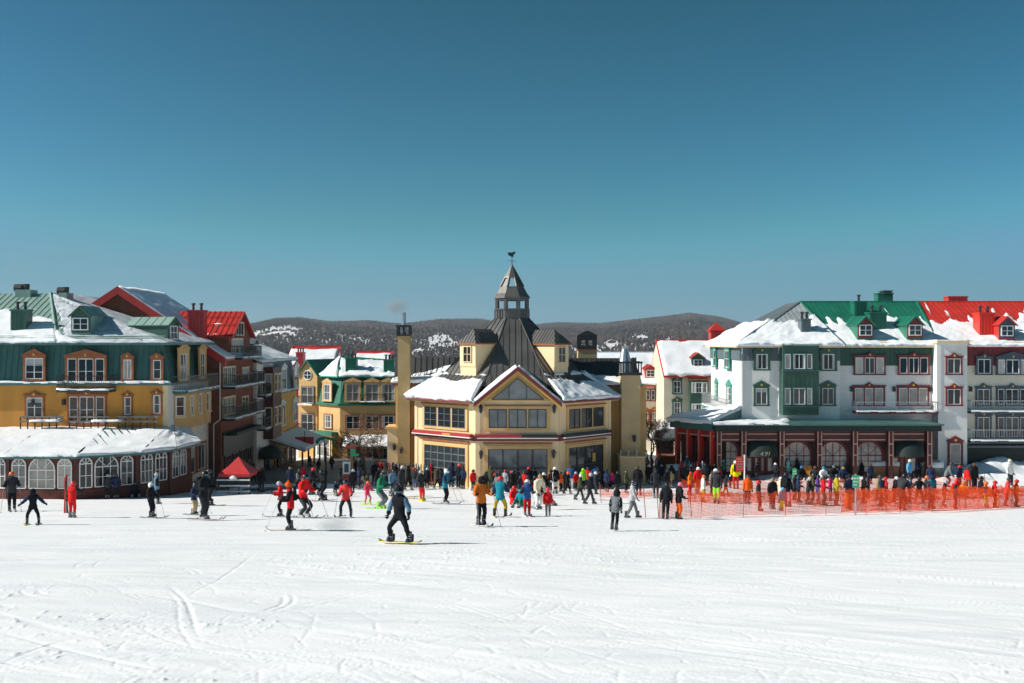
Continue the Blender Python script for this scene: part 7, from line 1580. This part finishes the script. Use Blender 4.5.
screen()
# branches
def tree_mesh(mb, mt, base, h, r, seed, spread=.6, depth=5, mats=('bark', 'twig')):
    rg = random.Random(seed)
    def grow(p, d, L, r, k):
        q = p + d * L * .5 + Vector((rg.uniform(-.1, .1), rg.uniform(-.1, .1), 0)) * L; e = q + (d + Vector((rg.uniform(-.2, .2), rg.uniform(-.2, .2), .12))).normalized() * L * .5
        tgt = mb if k >= depth - 1 else mt; tgt.tube(p, q, r, r * .85, 5 if k > 2 else 3, mats[0] if k >= 2 else mats[1], False); tgt.tube(q, e, r * .85, r * .65, 5 if k > 2 else 3, mats[0] if k >= 2 else mats[1], False)
        if k == 0: return
        for i in range(rg.choice([2, 3, 3]) + (1 if k < 4 else 0)):
            a = rg.uniform(0, 6.28); o = d.orthogonal().normalized(); o2 = d.cross(o); nd = (d + (o * math.cos(a) + o2 * math.sin(a)) * rg.uniform(.35, 1) * spread * 1.3 + Vector((0, 0, .1))).normalized(); grow(e if i < 2 else q, nd, L * rg.uniform(.6, .82), max(.013, r * .6), k - 1)
    grow(Vector(base), Vector((0, 0, 1)), h * .30, r, depth)
def bare_tree(px, py, h, seed, label, spread=.8, depth=5, r=.12):
    x, y = ground_at(px, py); z = float(G(x, y)); t = thing('bare_tree', label, 'tree', (x, y, z)); a, b = MB(), MB(); tree_mesh(a, b, (x, y, z - .2), h, r, seed, spread, depth); a.build('trunk', t); b.build('crown', t)
bare_tree(366, 480, 6.0, 3, 'bare brown twiggy tree between signpost and ski racks', .9, 6); bare_tree(381, 478, 4.6, 8, 'smaller bare tree just left of the hall annex', .9, 6, .09); bare_tree(352, 474, 4.2, 12, 'thin bare tree left of the twiggy tree', .8, 5, .07)
bare_tree(650, 474, 5.6, 5, 'bare brown tree right of the tan chimney', .9, 6); bare_tree(657, 472, 5.2, 6, 'lower bare tree beside the snowy kiosk', .9, 6, .08)
def fir(px, py, h, seed, label):
    x, y = ground_at(px, py); z = float(G(x, y)); t = thing('fir_tree', label, 'tree', (x, y, z), 'small firs on the arcade terrace'); rg = random.Random(seed); m = MB(); m.tube((x, y, z - .1), (x, y, z + h), .05, .01, 6, 'bark'); m.build('trunk', t); m = MB()
    for i in range(260):
        v = rg.random() ** .7; zz = z + .15 + (h - .2) * v; rr = (1 - v) * h * .33 + .05; a = rg.uniform(0, 6.28); r0 = rr * rg.uniform(.1, .6); d = Vector((math.cos(a), math.sin(a), -.35)); p = Vector((x, y, zz)) + Vector((math.cos(a), math.sin(a), 0)) * r0; q = p + d * rr * .5; s = Vector((-math.sin(a), math.cos(a), 0)) * .09
        m.add([p - s, p + s, q], [(0, 1, 2)], 'fir_needles')
    m.build('crown', t)
for i, (px, py, h) in enumerate(((797, 477, 1.5), (845, 476.5, 1.9), (852, 477, 1.6), (862, 477, 1.2), (826, 476.5, 1.3), (838, 476.5, 1.2))): fir(px, py, h, i, 'small dark fir ' + ['right of the arcade entrance', 'tallest of the terrace firs', 'right of the tallest terrace fir', 'beside the snow topped planter', 'below the middle arched window', 'left of the tallest terrace fir'][i])
def planter(px0, px1, py, top, mat, label, seed):
    x0, y = ground_at(px0, py); x1 = X(px1, y); z = float(G((x0 + x1) / 2, y)); f = Fr((x0, y), (x1, y)); t = thing('planter', label, 'planter', (x0, y, z)); m = MB(); zt = Z(top, y); m.box(f, 0, f.w, -1.1, 0, z - .2, zt, mat); m.box(f, -.05, f.w + .05, -1.15, .05, zt - .1, zt - .001, mat); m.build('box', t)
    snow_patch(t, [f.p(-.05, .05, zt), f.p(f.w + .05, .05, zt), f.p(f.w + .05, -1.1, zt), f.p(-.05, -1.1, zt)], .5, None, .2, seed, rough=.1)
planter(872, 899, 477, 466, 'wood', 'wooden planter heaped with snow before the second awning', 130); planter(924, 943, 477.5, 467, 'stone', 'stone planter with snow left of the tower', 131)
planter(669, 684, 481, 470, 'grey_wood', 'pale planter heaped with snow beside the kiosk', 132)
def terrace_table(px, py, seed):
    x, y = ground_at(px, py); z = float(G(x, y)); t = thing('terrace_table', 'dark round terrace table with folded seats before arched windows', 'table', (x, y, z), 'terrace tables before the arcade'); m = MB(); m.lathe((x, y, z + .72), [(.5, 0), (.5, .04)], 12, 'black_iron'); m.build('tabletop', t)
    m = MB(); m.tube((x, y, z), (x, y, z + .72), .04, .04, 6, 'black_iron'); m.build('leg', t)
    for s in (-1, 1):
        m = MB(); m.box(FRX, x + s * .75 - .22, x + s * .75 + .22, -y - .22, -y + .22, z + .42, z + .46, 'black_iron'); m.box(FRX, x + s * .95 - .02, x + s * .95 + .02, -y - .22, -y + .22, z + .46, z + .9, 'black_iron')
        for q in (-.2, .2):
            for w in (-.2, .2): m.tube((x + s * .75 + q, y + w, z), (x + s * .75 + q, y + w, z + .42), .02, .02, 4, 'black_iron')
        m.build('seat', t)
for i, px in enumerate((801, 812, 823, 833, 851)): terrace_table(px, 476.6, i)
m = MB(); x, y = ground_at(807, 479); z = float(G(x, y)); f = Fr((x - .45, y), (x + .5, y)); m.prism(f, [(0, z), (.95, z), (.85, z + .95), (.1, z + 1.05)], -.08, 0, 'orange_board'); o = m.build('sandwich_board') if False else None
pm('orange_board', (.6, .25, .04), .6, .15, 4)
t = thing('sandwich_board', 'orange brown folding board standing on the arcade terrace', 'sign', (x, y, z))
for s, dn in ((0, 0), (1, -.5)):
    m = MB(); b0, b1 = (0, -.25) if s == 0 else (-.5, -.25); m.hexa([f.p(0, b0, z), f.p(.95, b0, z), f.p(.95, b0 - .03, z), f.p(0, b0 - .03, z)], [f.p(.08, b1, z + 1.0), f.p(.88, b1, z + 1.0), f.p(.88, b1 - .03, z + 1.0), f.p(.08, b1 - .03, z + 1.0)], 'orange_board'); m.build('panel', t)
# snow banks
def bank(pts, h, w, label, seed):
    g = [Vector((*ground_at(*p), 0)) for p in pts]; V = []; n = 60; k = 14; fs = []
    tot = len(g) - 1
    for i in range(n + 1):
        s = i / n * tot; a = min(int(s), tot - 1); p = g[a].lerp(g[a + 1], s - a); d = (g[a + 1] - g[a]).normalized(); nn = Vector((-d.y, d.x, 0)); end = math.sin(math.pi * min(1, max(0, i / n))) ** .35
        for j in range(k + 1):
            v = j / k * 2 - 1; q = p + nn * v * w; hh = h * end * (1 - v * v) ** 1.2 * (.6 + .8 * float(fbm(q.x / .9, q.y / .9, seed, 4))); V.append((q.x, q.y, float(G(q.x, q.y)) - .06 + hh))
    fs = [(i * (k + 1) + j, (i + 1) * (k + 1) + j, (i + 1) * (k + 1) + j + 1, i * (k + 1) + j + 1) for i in range(n) for j in range(k)]
    me = bpy.data.meshes.new('snow_bank'); me.from_pydata(V, [], fs); me.shade_smooth(); me.materials.append(M('roof_snow')); o = link('snow_bank', me); o['kind'] = 'structure'
bank([(966, 476), (990, 473), (1030, 472), (1090, 474)], 1.3, 2.2, 'snow bank', 1); bank([(205, 497), (240, 490), (290, 487), (330, 488), (372, 487)], .35, .9, 'b', 2); bank([(372, 484), (380, 480), (386, 481)], .9, .9, 'c', 3); bank([(752, 477), (820, 478), (868, 478)], .4, .8, 'd', 4); bank([(940, 481), (985, 478), (1060, 478)], .5, 1.2, 'e', 5)
# timber kerb poles lying along the street edge
for a, b, lab in (((211, 491), (262, 488.5), 'long timber rail lying on the snow under the red tent'), ((300, 488), (345, 487.5), 'timber rail lying at the shaded street edge')):
    p, q = ground_at(*a), ground_at(*b); m = MB(); m.tube((*p, float(G(*p)) + .12), (*q, float(G(*q)) + .12), .08, .08, 7, 'wood')
    for s in (.1, .5, .9): c = Vector(p).lerp(Vector(q), s); m.box(FRX, c.x - .06, c.x + .06, -c.y - .06, -c.y + .06, float(G(c.x, c.y)) - .1, float(G(c.x, c.y)) + .14, 'wood')
    tag(m.build('timber_rail'), lab, 'rail')
# chimney smoke
mm = bpy.data.materials.new('chimney_smoke'); mm.use_nodes = True; nt = mm.node_tree; nt.nodes.clear(); out = nt.nodes.new('ShaderNodeOutputMaterial'); pv = nt.nodes.new('ShaderNodeVolumePrincipled'); pv.inputs['Color'].default_value = (.75, .7, .68, 1)
tc = nt.nodes.new('ShaderNodeTexCoord'); n = nt.nodes.new('ShaderNodeTexNoise'); n.inputs['Scale'].default_value = 1.4; n.inputs['Detail'].default_value = 5; nt.links.new(tc.outputs['Object'], n.inputs['Vector'])
ln = nt.nodes.new('ShaderNodeVectorMath'); ln.operation = 'LENGTH'; nt.links.new(tc.outputs['Object'], ln.inputs[0])
mr = nt.nodes.new('ShaderNodeMapRange'); mr.inputs[1].default_value = 1.0; mr.inputs[2].default_value = .2; mr.inputs[3].default_value = 0; mr.inputs[4].default_value = 1; nt.links.new(ln.outputs['Value'], mr.inputs[0])
m2 = nt.nodes.new('ShaderNodeMath'); m2.operation = 'MULTIPLY_ADD'; m2.inputs[1].default_value = 2.2; m2.inputs[2].default_value = -.75; nt.links.new(n.outputs[0], m2.inputs[0]); m3 = nt.nodes.new('ShaderNodeMath'); m3.operation = 'MULTIPLY'; m3.use_clamp = True; nt.links.new(m2.outputs[0], m3.inputs[0]); nt.links.new(mr.outputs[0], m3.inputs[1])
m4 = nt.nodes.new('ShaderNodeMath'); m4.operation = 'MULTIPLY'; m4.inputs[1].default_value = 2.2; nt.links.new(m3.outputs[0], m4.inputs[0]); nt.links.new(m4.outputs[0], pv.inputs['Density']); nt.links.new(pv.outputs[0], out.inputs['Volume'])
mb = MB(); mb.lathe((0, 0, 0), [(.05, -1), (.6, -.8), (.95, -.3), (.95, .3), (.6, .8), (.05, 1)], 12, 'snow'); me = mb.mesh('smoke'); me.materials.clear(); me.materials.append(mm); o = link('smoke', me); o.location = P(396.5, 306, 76.6); o.scale = (1.15, .8, .75); o['kind'] = 'stuff'; o['label'] = 'thin grey smoke drifting from the hall chimney pipe'
# powder kicked up behind the nearest skier
sx_, sy_ = ground_at(336, 531); me2 = me.copy(); me2.name = 'snow_spray'; mm2 = mm.copy(); mm2.name = 'snow_spray'; me2.materials.clear(); me2.materials.append(mm2); mm2.node_tree.nodes['Principled Volume'].inputs['Color'].default_value = (.93, .94, .96, 1)
o = link('snow_spray', me2); o.location = (sx_, sy_, float(G(sx_, sy_)) + .22); o.scale = (.85, .5, .32); o['kind'] = 'stuff'; o['label'] = 'low puff of snow spray behind the nearest skier'
# haze
mm = bpy.data.materials.new('haze'); mm.use_nodes = True; nt = mm.node_tree; nt.nodes.clear(); out = nt.nodes.new('ShaderNodeOutputMaterial'); pv = nt.nodes.new('ShaderNodeVolumePrincipled'); pv.inputs['Color'].default_value = (.80, .88, .95, 1); pv.inputs['Density'].default_value = HAZE; pv.inputs['Anisotropy'].default_value = .2; nt.links.new(pv.outputs[0], out.inputs['Volume'])
mb = MB(); mb.box(FRX, -6800, 6800, -6600, 30, -140, 190, 'snow'); me = mb.mesh('haze'); me.materials.clear(); me.materials.append(mm); o = link('haze', me); o['kind'] = 'stuff'; o['label'] = 'thin blue winter air between village and hills'
